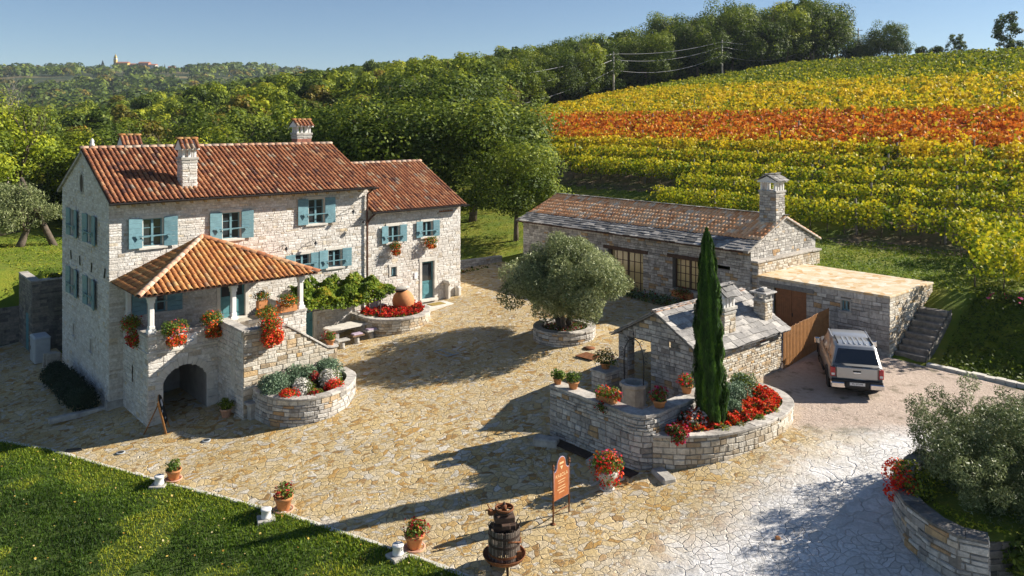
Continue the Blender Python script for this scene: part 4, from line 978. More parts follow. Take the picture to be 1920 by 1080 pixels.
for sg,x0,x1 in ((1,SS-ov,SS+hw),(-1,SS+SW+ov,SS+hw)):
    q.add([(x0,a-.02,z0-.05),(x0,a+.25,z0-.05),(x1,a+.25,SR+.01),(x1,a-.02,SR+.01),(x0,a-.02,z0+.02),(x0,a+.25,z0+.02),(x1,a+.25,SR+.08),(x1,a-.02,SR+.08)],[(0,3,2,1),(4,5,6,7),(0,1,5,4),(1,2,6,5),(2,3,7,6),(3,0,4,7)])
q.build('roof',STB)
chimney(STB,27.62,28.5,ST0-.01,ST0+.90,6.3,8.42,8.92,9.30,stone='rub',mort='rubm',cap='slate')
for i,(a_,b_,z0_,z1_) in enumerate(openings):
    w=abs(a_-b_); T=Tm(SS,(a_+b_)/2,z0_,-90); h=z1_-z0_
    q=MB().at(T).m('beam'); q.bbox(-w/2-.35,w/2+.35,-.05,.25,h,h+.2,.02); ln=q.build('lintel',STB)
    q=MB().at(T).m('limed'); q.bbox(-w/2-.1,w/2+.1,-.08,.3,-.1,0,.015); ln2=q.build('sill',STB)
    q=MB().at(T).m('beam'); y0,y1=.28,.34
    q.box(-w/2,-w/2+.09,y0,y1,0,h); q.box(w/2-.09,w/2,y0,y1,0,h); q.box(-w/2+.09,w/2-.09,y0,y1,h-.09,h); q.box(-w/2+.09,w/2-.09,y0,y1,0,.09); q.box(-.06,.06,y0-.01,y1,.09,h-.09)
    for sgn in (-1,1):
        for k in (1,2): xx=sgn*w/2*k/3; q.box(xx-.02,xx+.02,y0+.01,y1-.01,.09,h-.09)
    for k in range(1,4): q.box(-w/2+.09,w/2-.09,y0+.014,y1-.014,h*k/4-.02,h*k/4+.02)
    wn_=q.build('window',STB); g=MB().at(T).m('glassy'); g.box(-w/2+.05,w/2-.05,.31,.315,.05,h-.05); g.build('pane',wn_)
    q=MB().at(T).m('rubm'); q.quad((-w/2,0,0),(-w/2,.4,0),(-w/2,.4,h),(-w/2,0,h)); q.quad((w/2,0,0),(w/2,.4,0),(w/2,.4,h),(w/2,0,h)); q.m('black'); q.box(-w/2,w/2,.6,.62,0,h); q.build('reveal',STB)
# ------------------------------------------------------------------ annex with flat stone roof
ANX=sthing('annex','flat roofed stone store with a brown plank double door beside the parked pickup','building',0,0,0)
A0s,A1s,A0t,A1t,AZ=25.32,29.9,-21.1,-14.75,4.5
mb=MB(); p,L=line_path((A0s,A1t),(A0s,A0t)); qq=lambda t:A1t-t
masonry(mb,p,L,1.5,AZ,'rub','rubm',holes=[rect(qq(-15.68),qq(-17.32),1.9,4.12),rect(qq(-18.98),qq(-19.42),3.6,4.12)],hc=(.13,.26),lw=(.25,.6),quoin=(False,True))
p,L=line_path((A0s,A0t),(A1s,A0t)); masonry(mb,p,L,1.5,AZ,'gold','goldm',hc=(.08,.16),lw=(.1,.3),quoin=(True,False))
p,L=line_path((A1s,A0t),(A1s,A1t)); masonry(mb,p,L,3.4,AZ,'gold','goldm',hc=(.12,.2))
mb.build('wall',ANX)
q=MB(); q.m('flatroof'); q.bbox(A0s-.05,A1s+.05,A0t-.05,A1t,AZ-.02,AZ+.07,.02); q.build('roof',ANX)
q=MB().at(Tm(A0s,-16.5,1.9,-90)).m('doorw')
for k in range(16):
    x=-.81+k*.1013; q.bbox(x+.002,x+.099,.10,.14,0,2.2,.004)
q.box(-.81,.81,.085,.1,.25,.37); q.box(-.81,.81,.085,.1,1.8,1.92); q.box(-.03,.03,.07,.1,0,2.2)
dd=q.build('plank_door',ANX); q=MB().at(Tm(A0s,-16.5,1.9,-90)).m('iron'); q.box(.05,.09,.06,.09,.95,1.12); q.build('handle',dd)
q=MB().m('slate'); q.bbox(A0s-.05,A0s+.3,-17.7,-14.9,4.12,4.32,.02); q.build('lintel',ANX)
window(ANX,Tm(A0s,-19.2,3.62,-90),.36,.46,shut=None,frame=.06,surround='limed',bars=False)
# steps up the bank
STP=sthing('outdoor_steps','eight rough stone steps climbing the bank beside the annex','steps',25.7,-21.78,1.95)
M['stepst']=simple('dark_step_stone',(.30,.265,.22),.9,var=.5,vs=5,bmp=.6)
for k in range(8):
    q=MB().m('stepst'); j=random.uniform(-.03,.03); q.bbox(.34*k+j,.34*k+.42,-.62+j,.60-j,-.1+.215*k,.0+.215*(k+1),.03); q.build('step',STP)
q=MB(); p,L=line_path((2.8,-.66),(0.0,-.66),True); masonry(q,p,L,-.4,1.9,'dark','rubm',top=lambda x:.15+(2.8-x)*.6); q.build('side_wall',STP)
# ------------------------------------------------------------------ well house (small slate roofed hut)
HUT=sthing('well_house','small stone hut with stone slate roof and two stone chimneys next to the well','hut',0,0,0)
Hs0,Hs1,Ht0,Ht1=14.5,20.1,-19.05,-15.3; HE=3.78; HR=4.86; Hm=(Ht0+Ht1)/2; hwid=(Ht1-Ht0)/2
mb=MB(); tp=lambda x:HE+(HR-HE)*(1-abs(x-hwid)/hwid)
p,L=line_path((Hs0,Ht1),(Hs0,Ht0)); masonry(mb,p,L,1.4,HR,'rub','rubm',top=tp,holes=[rect(.45,1.6,1.0,3.72),rect(2.45,2.95,3.72,3.86)],hc=(.09,.19),lw=(.13,.36),quoin=(True,True))
p,L=line_path((Hs0,Ht0),(Hs1,Ht0)); masonry(mb,p,L,1.4,HE,'gold','goldm',holes=[rect(4.0,4.4,3.42,3.6)],hc=(.07,.14),lw=(.1,.3),quoin=(True,True))
p,L=line_path((Hs1,Ht0),(Hs1,Ht1)); masonry(mb,p,L,1.6,HR,'rub','rubm',top=tp,hc=(.12,.2))
p,L=line_path((Hs1,Ht1),(Hs0,Ht1)); masonry(mb,p,L,1.4,HE,'rub','rubm',holes=[rect(2.3,5.2,1.0,3.45)],hc=(.12,.2))
p,L=line_path((Hs0+3.3,Ht1),(Hs0+3.3,Ht0)); masonry(mb,p,L,1.5,3.7,'rub','rubm',hc=(.12,.2))
p,L=line_path((Hs0+.4,Ht1-1.6),(Hs0,Ht1-1.6)); masonry(mb,p,L,1.5,3.72,'rub','rubm')
p,L=line_path((Hs0+.4,Ht1-.45),(Hs0+.4,Ht1)); masonry(mb,p,L,1.5,3.72,'rub','rubm')
p,L=line_path((Hs0,Ht1-.45),(Hs0+.4,Ht1-.45)); masonry(mb,p,L,1.5,3.72,'rub','rubm')
mb.build('wall',HUT)
q=MB(); sl=(HR-HE)/hwid; ov=.28; z0=HE-sl*ov+.05; Ls=math.hypot(hwid+ov,sl*(hwid+ov)); a,b=Hs0-.16,Hs1+.2
slates(q,(a,Ht0-ov,z0),(1,0,0),(0,1,sl),b-a,Ls,row=.27,w=(.28,.55),th=.03,rn=(.45,1)); slates(q,(b,Ht1+ov,z0),(-1,0,0),(0,-1,sl),b-a,Ls,row=.27,w=(.28,.55),th=.03,rn=(.45,1))
tile_bed(q,[(a,Ht0-ov,z0),(b,Ht0-ov,z0),(b,Hm,HR+.05),(a,Hm,HR+.05)],'slate',.05); tile_bed(q,[(b,Ht1+ov,z0),(a,Ht1+ov,z0),(a,Hm,HR+.05),(b,Hm,HR+.05)],'slate',.05)
ridge(q,(a-.02,Hm,HR+.07),(b,Hm,HR+.07),'tilep',r=.10,step=.45)
rf=q.build('roof',HUT)
c1=chimney(HUT,16.42,17.18,-18.82,-18.34,3.9,4.93,5.38,5.78,stone='gold',mort='goldm',cap='slate')
mb=MB()
for u,v_ in (((19.36,-18.75),(19.92,-18.75)),((19.92,-18.75),(19.92,-18.25)),((19.92,-18.25),(19.36,-18.25)),((19.36,-18.25),(19.36,-18.75))):
    p,L=line_path(u,v_); masonry(mb,p,L,3.9,4.85,'gold','goldm',hc=(.08,.14),lw=(.12,.28))
mb.m('limed'); mb.bbox(19.32,19.96,-18.79,-18.21,4.8,4.87,.015); c2=mb.build('chimney',HUT)
for (x,y) in ((19.42,-18.69),(19.86,-18.69),(19.42,-18.31),(19.86,-18.31)):
    q=MB().m('limed'); q.bbox(x-.05,x+.05,y-.05,y+.05,4.87,5.12,.01); q.build('pillar',c2)
q=MB().m('slate'); q.bbox(19.22,20.06,-18.9,-18.1,5.12,5.18,.02,.9); q.bbox(19.4,19.9,-18.72,-18.3,5.18,5.25,.02,.5); q.bbox(19.5,19.8,-18.62,-18.4,5.25,5.33,.03,.95); q.build('chimney_cap',c2)
q=MB().m('terra')
for k in range(4): q.box(18.52+k*.1,18.59+k*.1,Ht0-.03,Ht0+.02,3.44,3.57)
q.m('lime'); q.box(18.4,19.0,Ht0-.12,Ht0,3.36,3.41); q.build('vent',HUT)
# slatted fence between hut and store
FN=sthing('slatted_fence','varnished orange wooden slat fence between the small hut and the store','fence',0,0,0)
p,L=line_path((20.12,-19.12),(25.25,-18.45)); n=34
for k in range(n):
    x,y,nx,ny=p(L*(k+.5)/n); q=MB().m('fencew').at(Matrix.Translation((x,y,0))@Matrix.Rotation(math.atan2(.67,5.13),4,'Z')); q.bbox(-.047,.047,-.012,.012,1.95,3.62+random.uniform(-.02,.02),.006); q.build('slat',FN)
q=MB().m('beam')
for z in (2.35,3.25): q.tube([(20.12,-19.08,z),(25.25,-18.41,z)],.035,4)
q.build('rail',FN)
# ------------------------------------------------------------------ well court wall and pier
WC=sthing('court_wall','grey dry stone wall with slab coping enclosing the well court','wall',0,0,0)
zt=2.86; mb=MB()
pts=[(9.88,-16.2),(9.88,-19.9)]; pth=smooth_path
path1,Lc=poly_path([Vector(q) for q in ((9.88,-16.2),(9.86,-18),(9.86,-19.75),(9.92,-20.05),(10.1,-20.28),(10.35,-20.36),(12.0,-20.3),(14.5,-20.1))])
masonry(mb,path1,Lc,.85,zt,'rub','rubm',hc=(.09,.20),lw=(.12,.38),curved=True,quoin=(True,True),dep=.04,gap=.014)
for a,b in (((10.35,-16.2),(9.88,-16.2)),((10.33,-19.8),(10.33,-16.2)),((14.5,-19.65),(10.33,-19.8)),((14.5,-20.1),(14.5,-19.65))):
    p,L=line_path(a,b); masonry(mb,p,L,1.2,zt,'rub','rubm',hc=(.1,.18),lw=(.2,.5))
mb.build('wall',WC)
q=MB(); coping(q,path1,Lc,zt,.05,.50,.09,step=(.5,1.0)); q.build('coping',WC)
PR=sthing('stone_pier','square stone pier with a slab top beside the well','pier',13.45,-15.55,1.5); mb=MB()
for a,b in (((-.4,-.35),(.4,-.35)),((.4,-.35),(.4,.35)),((.4,.35),(-.4,.35)),((-.4,.35),(-.4,-.35))):
    p,L=line_path(a,b); masonry(mb,p,L,-.1,1.05,'rub','rubm')
mb.build('shaft',PR); q=MB().m('limed'); q.bbox(-.46,.46,-.41,.41,1.03,1.12,.02); q.build('cap_slab',PR)
# the well
WL=sthing('well','octagonal carved stone well head with a wrought iron arch','well',13.2,-17.15,1.62)
q=MB().m('limed'); q.lathe([(.52,0),(.52,.1),(.44,.14),(.44,.74),(.52,.8),(.52,.92),(.36,.93),(.36,.2)],seg=8,cap=False); q.build('well_head',WL)
q=MB().m('black'); q.lathe([(.36,.5),(.0,.5)],seg=8,cap=False); q.build('water',WL)
q=MB().m('iron')
for sg in (-1,1):
    q.tube([(0,sg*.45,.9),(0,sg*.47,1.6),(0,sg*.42,2.1),(0,sg*.25,2.4),(0,0,2.52)],.022,6)
    for (y,z,r) in ((.58,2.0,.09),(.38,2.42,.07),(.56,1.75,.06)):
        q.tube([(0,sg*(y+r*math.cos(a)),z+r*math.sin(a)) for a in np.linspace(0,5,9)],.012,4)
q.tube([(0,0,2.5),(0,0,2.62),(.0,0,2.9)],.014,5); q.lathe([(.0,2.6),(.05,2.66),(.0,2.8)],seg=6); q.tube([(-.03,0,2.45),(-.03,0,2.3)],.05,8); q.build('iron_arch',WL)
# ------------------------------------------------------------------ raised stone beds
def bed(name,label,pts,ztop,zsoil,base_z,stone='rub',mort='rubm',capin=.34,closed=False,sub=6,topf=None,hc=(.09,.2),lw=(.13,.40)):
    root=sthing(name,label,'planter',0,0,0); mb=MB()
    P=[Vector(p) for p in pts]; pa,L=smooth_path(P,closed,sub)
    masonry(mb,pa,L,base_z,ztop,stone,mort,curved=True,hc=hc,lw=lw,dep=.035)
    mb.build('wall',root); q=MB(); coping(q,pa,L,ztop,.05,capin,.08,step=(.3,.6)); q.build('coping',root)
    n=40; ring=[pa(L*k/n) for k in range(n+1)]; cx=sum(r[0] for r in ring)/len(ring); cy=sum(r[1] for r in ring)/len(ring)
    vs=[(r[0]-r[2]*.05,r[1]-r[3]*.05,zsoil) for r in ring]+[(cx,cy,zsoil+.12)]
    q=MB().m('soil'); q.add(vs,[(k,k+1,n+1) for k in range(n)]+[(n,0,n+1)]); q.build('soil',root)
    vs=[];fs=[]
    for r in ring: vs+= [(r[0]-r[2]*capin,r[1]-r[3]*capin,ztop),(r[0]-r[2]*capin,r[1]-r[3]*capin,zsoil-.1)]
    q=MB().m(mort); q.add(vs,[(2*k,2*k+1,2*k+3,2*k+2) for k in range(n)]); q.build('inner_face',root)
    return root
bed('stone_bed','half round dry stone flower bed against the outside stair of the house',[(3.72,-5.85),(3.66,-6.4),(3.8,-7.3),(4.35,-8.1),(5.3,-8.5),(6.3,-8.3),(7.15,-7.6),(7.65,-6.8),(7.75,-5.85)],1.52,1.35,.2)
bed('stone_bed','long curved stone flower bed full of red flowers around the tall cypress',[(10.25,-20.36),(10.9,-21.1),(11.9,-21.72),(13.4,-22.12),(14.8,-22.15),(15.9,-21.9),(16.65,-21.3),(17.0,-20.5),(17.1,-19.1)],2.28,2.12,1.0,stone='gold',mort='rubm')
bed('stone_bed','round stone flower bed holding the big clay jar by the house wall',[(11.4,-.02),(11.3,-1.0),(11.65,-2.1),(12.5,-2.8),(13.5,-2.95),(14.5,-2.5),(15.1,-1.6),(15.25,-.9),(15.1,-.02)],2.22,2.08,1.1,stone='gold',mort='goldm')
a=[(16.95+1.42*math.cos(2*math.pi*k/10),-9.85+1.42*math.sin(2*math.pi*k/10)) for k in range(10)]
bed('stone_bed','low round stone bed under the big olive tree in the courtyard',a,2.50,2.38,1.7,closed=True)
# curved wall bottom right with the near olive bed
RW=thing('retaining_wall','curved dry stone wall in front of the near olive tree at the right edge','wall',(0,0,0)); mb=MB()
pa,L=poly_path([Vector(q) for q in ((11.9,23.2),(10.7,22.1),(10.05,20.9),(9.88,19.9),(10.0,19.0),(10.3,18.35),(10.85,18.05))])
masonry(mb,pa,L,1.0,2.42,'rub','rubm',curved=True,hc=(.09,.2),lw=(.18,.5),dep=.045,quoin=(False,True))
p,L2_=line_path((10.85,18.05),(11.05,18.42)); masonry(mb,p,L2_,1.0,2.42,'rub','rubm',hc=(.09,.2),quoin=(True,True))
pb,L3=poly_path([Vector(q) for q in ((11.05,18.42),(10.62,18.65),(10.42,19.15),(10.3,19.95),(10.45,20.75),(11.05,21.8),(12.1,22.8))]); masonry(mb,pb,L3,1.0,2.42,'rub','rubm',curved=True)
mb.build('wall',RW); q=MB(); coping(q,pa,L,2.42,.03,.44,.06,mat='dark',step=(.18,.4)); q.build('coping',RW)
q=MB().m('grass'); 
pl_=[(12.0,22.9),(11.0,21.8),(10.35,20.7),(10.2,19.95),(10.35,19.1),(10.6,18.6),(11.0,18.4),(14.5,18.6),(17.5,19.5),(17.5,24.0)]
vs=[(x,y,2.25+.06*math.sin(3*x+2*y)) for x,y in pl_]; q.add(vs+[(13.5,20.6,2.5)],[(k,(k+1)%10,10) for k in range(10)]); o=q.build('raised_lawn'); tag(o,kind='structure')
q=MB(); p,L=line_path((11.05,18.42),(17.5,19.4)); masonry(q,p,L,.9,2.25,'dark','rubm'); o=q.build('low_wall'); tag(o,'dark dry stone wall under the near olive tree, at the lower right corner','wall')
# left retaining walls
LW=sthing('retaining_wall','tall dark stone retaining wall behind the left corner of the farmhouse','wall',0,0,0); mb=MB()
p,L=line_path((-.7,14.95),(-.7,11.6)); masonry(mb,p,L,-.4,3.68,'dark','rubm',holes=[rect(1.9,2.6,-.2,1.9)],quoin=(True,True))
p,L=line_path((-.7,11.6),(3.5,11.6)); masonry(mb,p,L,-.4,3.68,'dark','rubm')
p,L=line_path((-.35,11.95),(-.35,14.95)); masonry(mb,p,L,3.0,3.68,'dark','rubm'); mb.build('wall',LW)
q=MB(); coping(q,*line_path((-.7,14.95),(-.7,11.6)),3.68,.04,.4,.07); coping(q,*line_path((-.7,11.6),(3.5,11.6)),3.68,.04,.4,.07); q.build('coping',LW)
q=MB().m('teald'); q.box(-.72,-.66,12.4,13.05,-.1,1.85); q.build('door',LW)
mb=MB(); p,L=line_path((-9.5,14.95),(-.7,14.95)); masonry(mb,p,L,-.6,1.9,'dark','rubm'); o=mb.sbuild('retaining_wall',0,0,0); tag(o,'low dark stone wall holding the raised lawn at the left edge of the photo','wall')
mb=MB(); p,L=line_path((18.6,4.6),(25.2,4.2)); masonry(mb,p,L,2.2,3.05,'rub','rubm'); q_=MB(); coping(mb,p,L,3.05,.03,.35,.07); o=mb.sbuild('garden_wall',0,0,0); tag(o,'low stone wall at the back of the courtyard between farmhouse and stable','wall')
# ------------------------------------------------------------------ plants in pots and beds
def bush(name,c,r,n,size,mats,parent=None,flat=.75,asp=.5,jit=.6,nclump=10,spike=False,loc=None):
    """mats: list of (material,fraction,size multiplier)"""
    cx,cy,cz=c; rx,ry,rz=r
    d=rng.normal(0,1,(nclump,3)); d/=np.linalg.norm(d,axis=1)[:,None]; d[:,2]=np.abs(d[:,2])*.8-.1
    cent=np.array([[cx,cy,cz]])+d*np.array([rx,ry,rz])*.55; gm=(rx*ry*rz)**(1/3); rad=np.full(nclump,1.0)*gm*.52*(.8+.4*rng.random(nclump))
    cent=np.vstack([cent,[[cx,cy,cz]]]); rad=np.append(rad,min(rx,ry,rz)*.85); n=int(n*1.7)
    parts=[]
    for mt,fr,sm in mats:
        k=int(n*fr)
        if k<1: continue
        fl=mt.startswith('fl_')
        p,nn,kk=clump_cloud(cent,rad*(1.06 if fl else 1),k,1,.75 if fl else .5)
        if spike: nn=nn*.4+rng.normal(0,.3,nn.shape)
        rv=np.clip(.45+.25*(rng.random(len(rad))[kk]-.5)+rng.normal(0,.2,k),0,1)
        parts.append((p,nn,size*sm,asp if not fl else .85,jit,rv,mt))
    return foliage(name,parts,parent,loc)
def pot_prof(r,h): return [(r*.62,0),(r*.68,h*.05),(r*.93,h*.78),(r*1.06,h*.80),(r*1.08,h*.97),(r*.95,h),(r*.9,h*.88)]
def potplant(name,label,cat,s,t,z,r,h,pr,mats,n=500,size=.06,saucer=False,mat='terra',group=None,rz_=None,up=.1):
    root=sthing(name,label,cat,s,t,z,group)
    q=MB().m(mat); q.lathe(pot_prof(r,h),(0,0,.03 if saucer else 0),18); q.m('soil'); q.lathe([(r*.9,h*.9),(0,h*.92)],seg=14,cap=False); q.build('pot',root)
    if saucer: q=MB().m('terral'); q.lathe([(r*.9,0),(r*1.15,.02),(r*1.18,.06),(r*1.02,.06),(r*.9,.03)],seg=18); q.build('saucer',root)
    green=[m_ for m_ in mats if not m_[0].startswith('fl_')]; flow=[m_ for m_ in mats if m_[0].startswith('fl_')]
    c=(0,0,h+pr[2]*.45+up-.1)
    bush('leaves',c,pr,n,size,green,root); 
    if flow: bush('flowers',(0,0,c[2]+.02),(pr[0]*1.02,pr[1]*1.02,pr[2]*1.02),n,size,flow,root)
    return root
GR=[('lf_ger',1,1)]
def G_(red=.3,extra=()): return [('lf_ger',1,1),('fl_red',red,.9)]+list(extra)
gp='terracotta pots along the lawn edge'
potplant('potted_geranium','terracotta pot with few red blooms, leftmost of the pots on the lawn edge','pot plant',*toST(-11.35,26.62),.02,.24,.33,(.30,.30,.28),[('lf_ger',1,1),('fl_dred',.04,.9)],220,.085,True,group=gp)
potplant('potted_geranium','terracotta pot of red geraniums, middle one on the lawn edge','pot plant',*toST(-6.95,24.15),.2,.27,.42,(.33,.33,.30),[('lf_ger',.8,1),('fl_dred',.22,.9)],260,.085,True,group=gp)
potplant('potted_geranium','terracotta pot of red geraniums, nearest to the old wine press','pot plant',*toST(-2.66,21.65),.38,.26,.38,(.40,.40,.32),[('lf_ger',.9,1),('fl_dred',.3,.85)],330,.08,True,group=gp)
potplant('potted_geranium','terracotta pot plant in shade at the arch of the porch','pot plant',2.98,-4.95,.36,.22,.38,(.36,.36,.28),[('lf_mid',1,1)],300,.09,mat='terral')
potplant('potted_geranium','terracotta pot of red geraniums on the lower end of the stair wall','pot plant',7.17,-5.62,2.56,.19,.28,(.32,.32,.26),[('lf_ger',.8,1),('fl_dred',.25,.9)],300,.07)
potplant('potted_plant','green pot plant at the left end of the well court wall','pot plant',10.1,-16.35,2.95,.16,.22,(.30,.30,.2),GR,300,.08)
potplant('potted_plant','bright green pot plant, second from the left on the well court wall','pot plant',10.15,-17.05,2.95,.19,.26,(.32,.3,.26),GR,320,.075)
potplant('potted_geranium','terracotta pot of pink red geraniums on the well court wall near the cypress','pot plant',10.95,-20.08,2.95,.22,.25,(.36,.34,.26),[('lf_ger',.8,1),('fl_dred',.2,1),('fl_pink',.08,1)],330,.075)
potplant('potted_geranium','terracotta pot of red flowers on the court wall just left of the cypress','pot plant',12.7,-19.85,2.95,.2,.26,(.36,.34,.28),[('lf_ger',.8,1),('fl_red',.2,1),('fl_pink',.08,1)],330,.07)
potplant('potted_plant','dark shaded plant with pale purple blooms on the stone pier','pot plant',13.45,-15.55,2.6,.2,.24,(.6,.55,.34),[('lf_dark',1,1),('fl_pink',.03,.7)],500,.075)
# flower box on the court wall
fb=sthing('flower_box','long terracotta box of yellow green geraniums trailing over the well court wall','flower box',10.1,-18.6,2.95); q=MB().m('terra'); q.bbox(-.14,.14,-.36,.36,0,.2,.02); q.build('box',fb)
bush('leaves',(0,0,.26),(.34,.52,.26),480,.075,GR,fb); bush('flowers',(0,-.1,.26),(.36,.5,.28),400,.07,[('fl_red',.12,1),('fl_ora',.14,1),('fl_pink',.06,1)],fb); bush('trailing_stems',(-.32,-.1,-.15),(.14,.32,.32),160,.06,[('lf_dark',1,1),('fl_dred',.12,1)],fb)
# trailing geraniums
def hanging(name,label,s,t,z,r,n,mats,drop=0,size=.075,cat='hanging flowers',box=None):
    root=sthing(name,label,cat,s,t,z)
    if box: q=MB().m('terra'); q.bbox(*box,.015); q.build('box',root)
    g=[m_ for m_ in mats if not m_[0].startswith('fl_')]; f=[m_ for m_ in mats if m_[0].startswith('fl_')]
    bush('leaves',(0,0,0),r,n,size,g,root,nclump=20); bush('flowers',(0,-r[1]*.1,-r[2]*.10),(r[0]*1.03,r[1]*1.05,r[2]*1.05),n,size,f,root,nclump=14)
    if drop: bush('trailing_stems',(0,-r[1]*.35,-r[2]*.7-drop*.3),(r[0]*.8,r[1]*.6,drop*.85),int(n*.8),size,[(g[0][0],.7,1)]+[(m_,fr*3.6,s_) for m_,fr,s_ in f],root)
    return root
hanging('trailing_geranium','trailing red geraniums spilling over the porch parapet, left of the number plate',1.5,-3.5,3.82,(.66,.34,.50),760,[('lf_ger',1,1),('fl_red',.08,1),('fl_ora',.06,1),('fl_pink',.02,1)],.5)
hanging('trailing_geranium','trailing yellow and red geraniums spilling over the porch parapet, right of the number plate',3.0,-3.45,3.92,(.58,.32,.52),720,[('lf_ger',1,1),('fl_red',.07,1),('fl_ora',.10,1)],.45)
hanging('trailing_geranium','dark trailing red geraniums in shade on the left side of the porch',.42,-1.6,3.78,(.36,.82,.52),900,[('lf_mid',1,1),('fl_dred',.10,1),('fl_red',.04,1)],.75)
hanging('trailing_geranium','large mass of trailing bright red geraniums hanging from the stair wall',4.4,-5.95,3.98,(.64,.34,.46),900,[('lf_ger',.9,1),('fl_red',.24,1),('fl_ora',.08,1)],.85)
hanging('trailing_geranium','orange and green plant on the right parapet of the porch, lower clump',5.3,-3.55,3.85,(.62,.42,.34),600,[('lf_ger',1,1),('fl_ora',.2,1)],0)
hanging('trailing_geranium','yellow orange plant on the right parapet of the porch beside the column',6.35,-3.3,4.18,(.58,.34,.36),560,[('lf_ger',1,1),('fl_ora',.25,1)],0,box=(-.42,.42,-.12,.16,-.45,-.2))
hanging('trailing_geranium','leafy pot plant between stair landing and porch column',5.3,-3.05,4.5,(.4,.3,.3),380,[('lf_ger',1,1),('fl_ora',.1,1)],0,box=(-.2,.2,-.12,.16,-.6,-.2))
hanging('window_box_geranium','window box of orange red geraniums under the left wing window',13.96,-.25,5.42,(.46,.26,.36),520,[('lf_ger',.9,1),('fl_ora',.12,.9),('fl_red',.05,.9)],.35,size=.07,cat='flower box')
hanging('window_box_geranium','window box of orange red geraniums under the right wing window',16.2,-.25,5.50,(.50,.26,.34),520,[('lf_ger',.9,1),('fl_ora',.13,.9),('fl_red',.05,.9)],.2,size=.07,cat='flower box')
hanging('window_box_geranium','dark window box of deep red geraniums on the stable window, half hidden by the cypress',25.05,-10.5,3.0,(.3,.75,.4),500,[('lf_dark',1,1),('fl_dred',.18,.9)],.5,cat='flower box',box=(-.12,.2,-.6,.6,-.2,.08))
# big flower urn beside the court wall
fu=thing('flower_urn','stone urn overflowing with red and orange geraniums in front of the court wall corner','planter',(2.85,23.75,1.03)); q=MB().m('lime'); q.lathe([(.22,0),(.24,.05),(.15,.12),(.2,.25),(.33,.42),(.36,.55),(.33,.58)],seg=16); q.build('urn',fu)
bush('leaves',(0,0,.75),(.5,.46,.5),900,.075,[('lf_ger',1,1)],fu,nclump=16); bush('flowers',(0,-.03,.70),(.53,.5,.54),900,.075,[('fl_red',.20,1),('fl_ora',.08,1),('fl_pink',.04,1)],fu,nclump=16); bush('trailing_stems',(0,-.1,.3),(.42,.4,.3),350,.07,[('lf_ger',.5,1),('fl_red',.4,1)],fu)
# shrubs in the beds
def shrub(name,label,s,t,z,r,mats,n,size,spike=False,group=None,nclump=10):
    root=sthing(name,label,'shrub',s,t,z,group); bush('foliage',(0,0,r[2]*.3),r,n,size,[m_ for m_ in mats if not m_[0].startswith('fl_')],root,spike=spike,asp=.35 if spike else .5,nclump=nclump)
    f=[m_ for m_ in mats if m_[0].startswith('fl_')]
    if f: bush('blooms',(0,0,r[2]*.34),(r[0]*1.02,r[1]*1.02,r[2]*1.05),n,size,f,root,nclump=nclump)
    return root
L_=[('lf_lav',1,1)]
shrub('lavender_bush','big dark green lavender mound at the left of the bed by the stair',4.25,-6.6,1.5,(.72,.7,.62),L_,2600,.10,True)
shrub('lavender_bush','grey green lavender mound behind the white flowers, touching the stair wall',5.45,-6.35,1.55,(.85,.55,.6),L_,2300,.10,True)
shrub('lavender_bush','grey green lavender mound at the right end of the bed by the stair',6.85,-6.35,1.55,(.75,.62,.64),L_,2400,.10,True)
shrub('white_flower_bush','round bush of white flowers, left one in the bed by the stair',5.1,-7.25,1.5,(.50,.48,.40),[('lf_mid',.7,1),('fl_whi',.7,1)],1100,.065)
shrub('white_flower_bush','round bush of white flowers, right one in the bed by the stair',6.4,-7.0,1.5,(.56,.54,.44),[('lf_mid',.7,1),('fl_whi',.7,1)],1300,.065)
shrub('red_flower_bush','red flower clump at the front left of the bed by the stair',4.4,-7.55,1.45,(.4,.4,.32),[('lf_mid',.5,1),('fl_red',.6,1)],700,.06)
shrub('red_flower_bush','reddish brown flower clump at the front middle of the bed by the stair',5.3,-8.0,1.42,(.42,.3,.26),[('lf_mid',.8,1),('fl_dred',.3,1)],600,.06)
shrub('red_flower_bush','red flower clump at the front right of the bed by the stair',6.25,-7.75,1.45,(.52,.34,.3),[('lf_mid',.5,1),('fl_red',.6,1)],800,.06)
shrub('red_flower_bush','small red clump between the two white flower bushes',5.8,-6.7,1.7,(.25,.25,.3),[('lf_mid',.5,1),('fl_dred',.6,1)],300,.06)
shrub('lavender_bush','grey green lavender mound, left of the three beside the cypress',13.6,-20.8,2.3,(.55,.52,.45),L_,1700,.09,True)
shrub('lavender_bush','grey green lavender mound, middle of the three beside the cypress',14.75,-20.3,2.35,(.75,.62,.52),L_,2300,.09,True)
shrub('lavender_bush','greener lavender mound at the right end of the cypress bed',16.0,-20.0,2.35,(.75,.62,.52),[('lf_lav',.6,1),('lf_mid',.4,1)],2300,.09,True)
for k,(s,t) in enumerate(((13.0,-21.65),(13.9,-21.85),(14.9,-21.8),(12.3,-21.55))):
    shrub('grass_tuft','tan green foliage tuft among the red flowers of the cypress bed, '+('second from left','third from left','rightmost','leftmost')[k],s,t,2.15,(.26,.24,.3),[('lf_yel',.5,1),('lf_lav',.4,1),('lf_aut',.3,1)],350,.07,True,group='tan tufts in the cypress bed')
shrub('mixed_flower_bush','variegated pale bush with red and white blooms just left of the cypress base',11.75,-20.75,2.3,(.62,.38,.5),[('lf_dark',.6,1),('fl_whi',.22,1),('fl_red',.2,1)],1300,.08)
shrub('mixed_flower_bush','dark red flower bush at the inner corner between court wall and cypress bed',10.85,-20.85,2.2,(.42,.35,.42),[('lf_dark',.8,1),('fl_dred',.3,1),('fl_pink',.06,1)],800,.08)
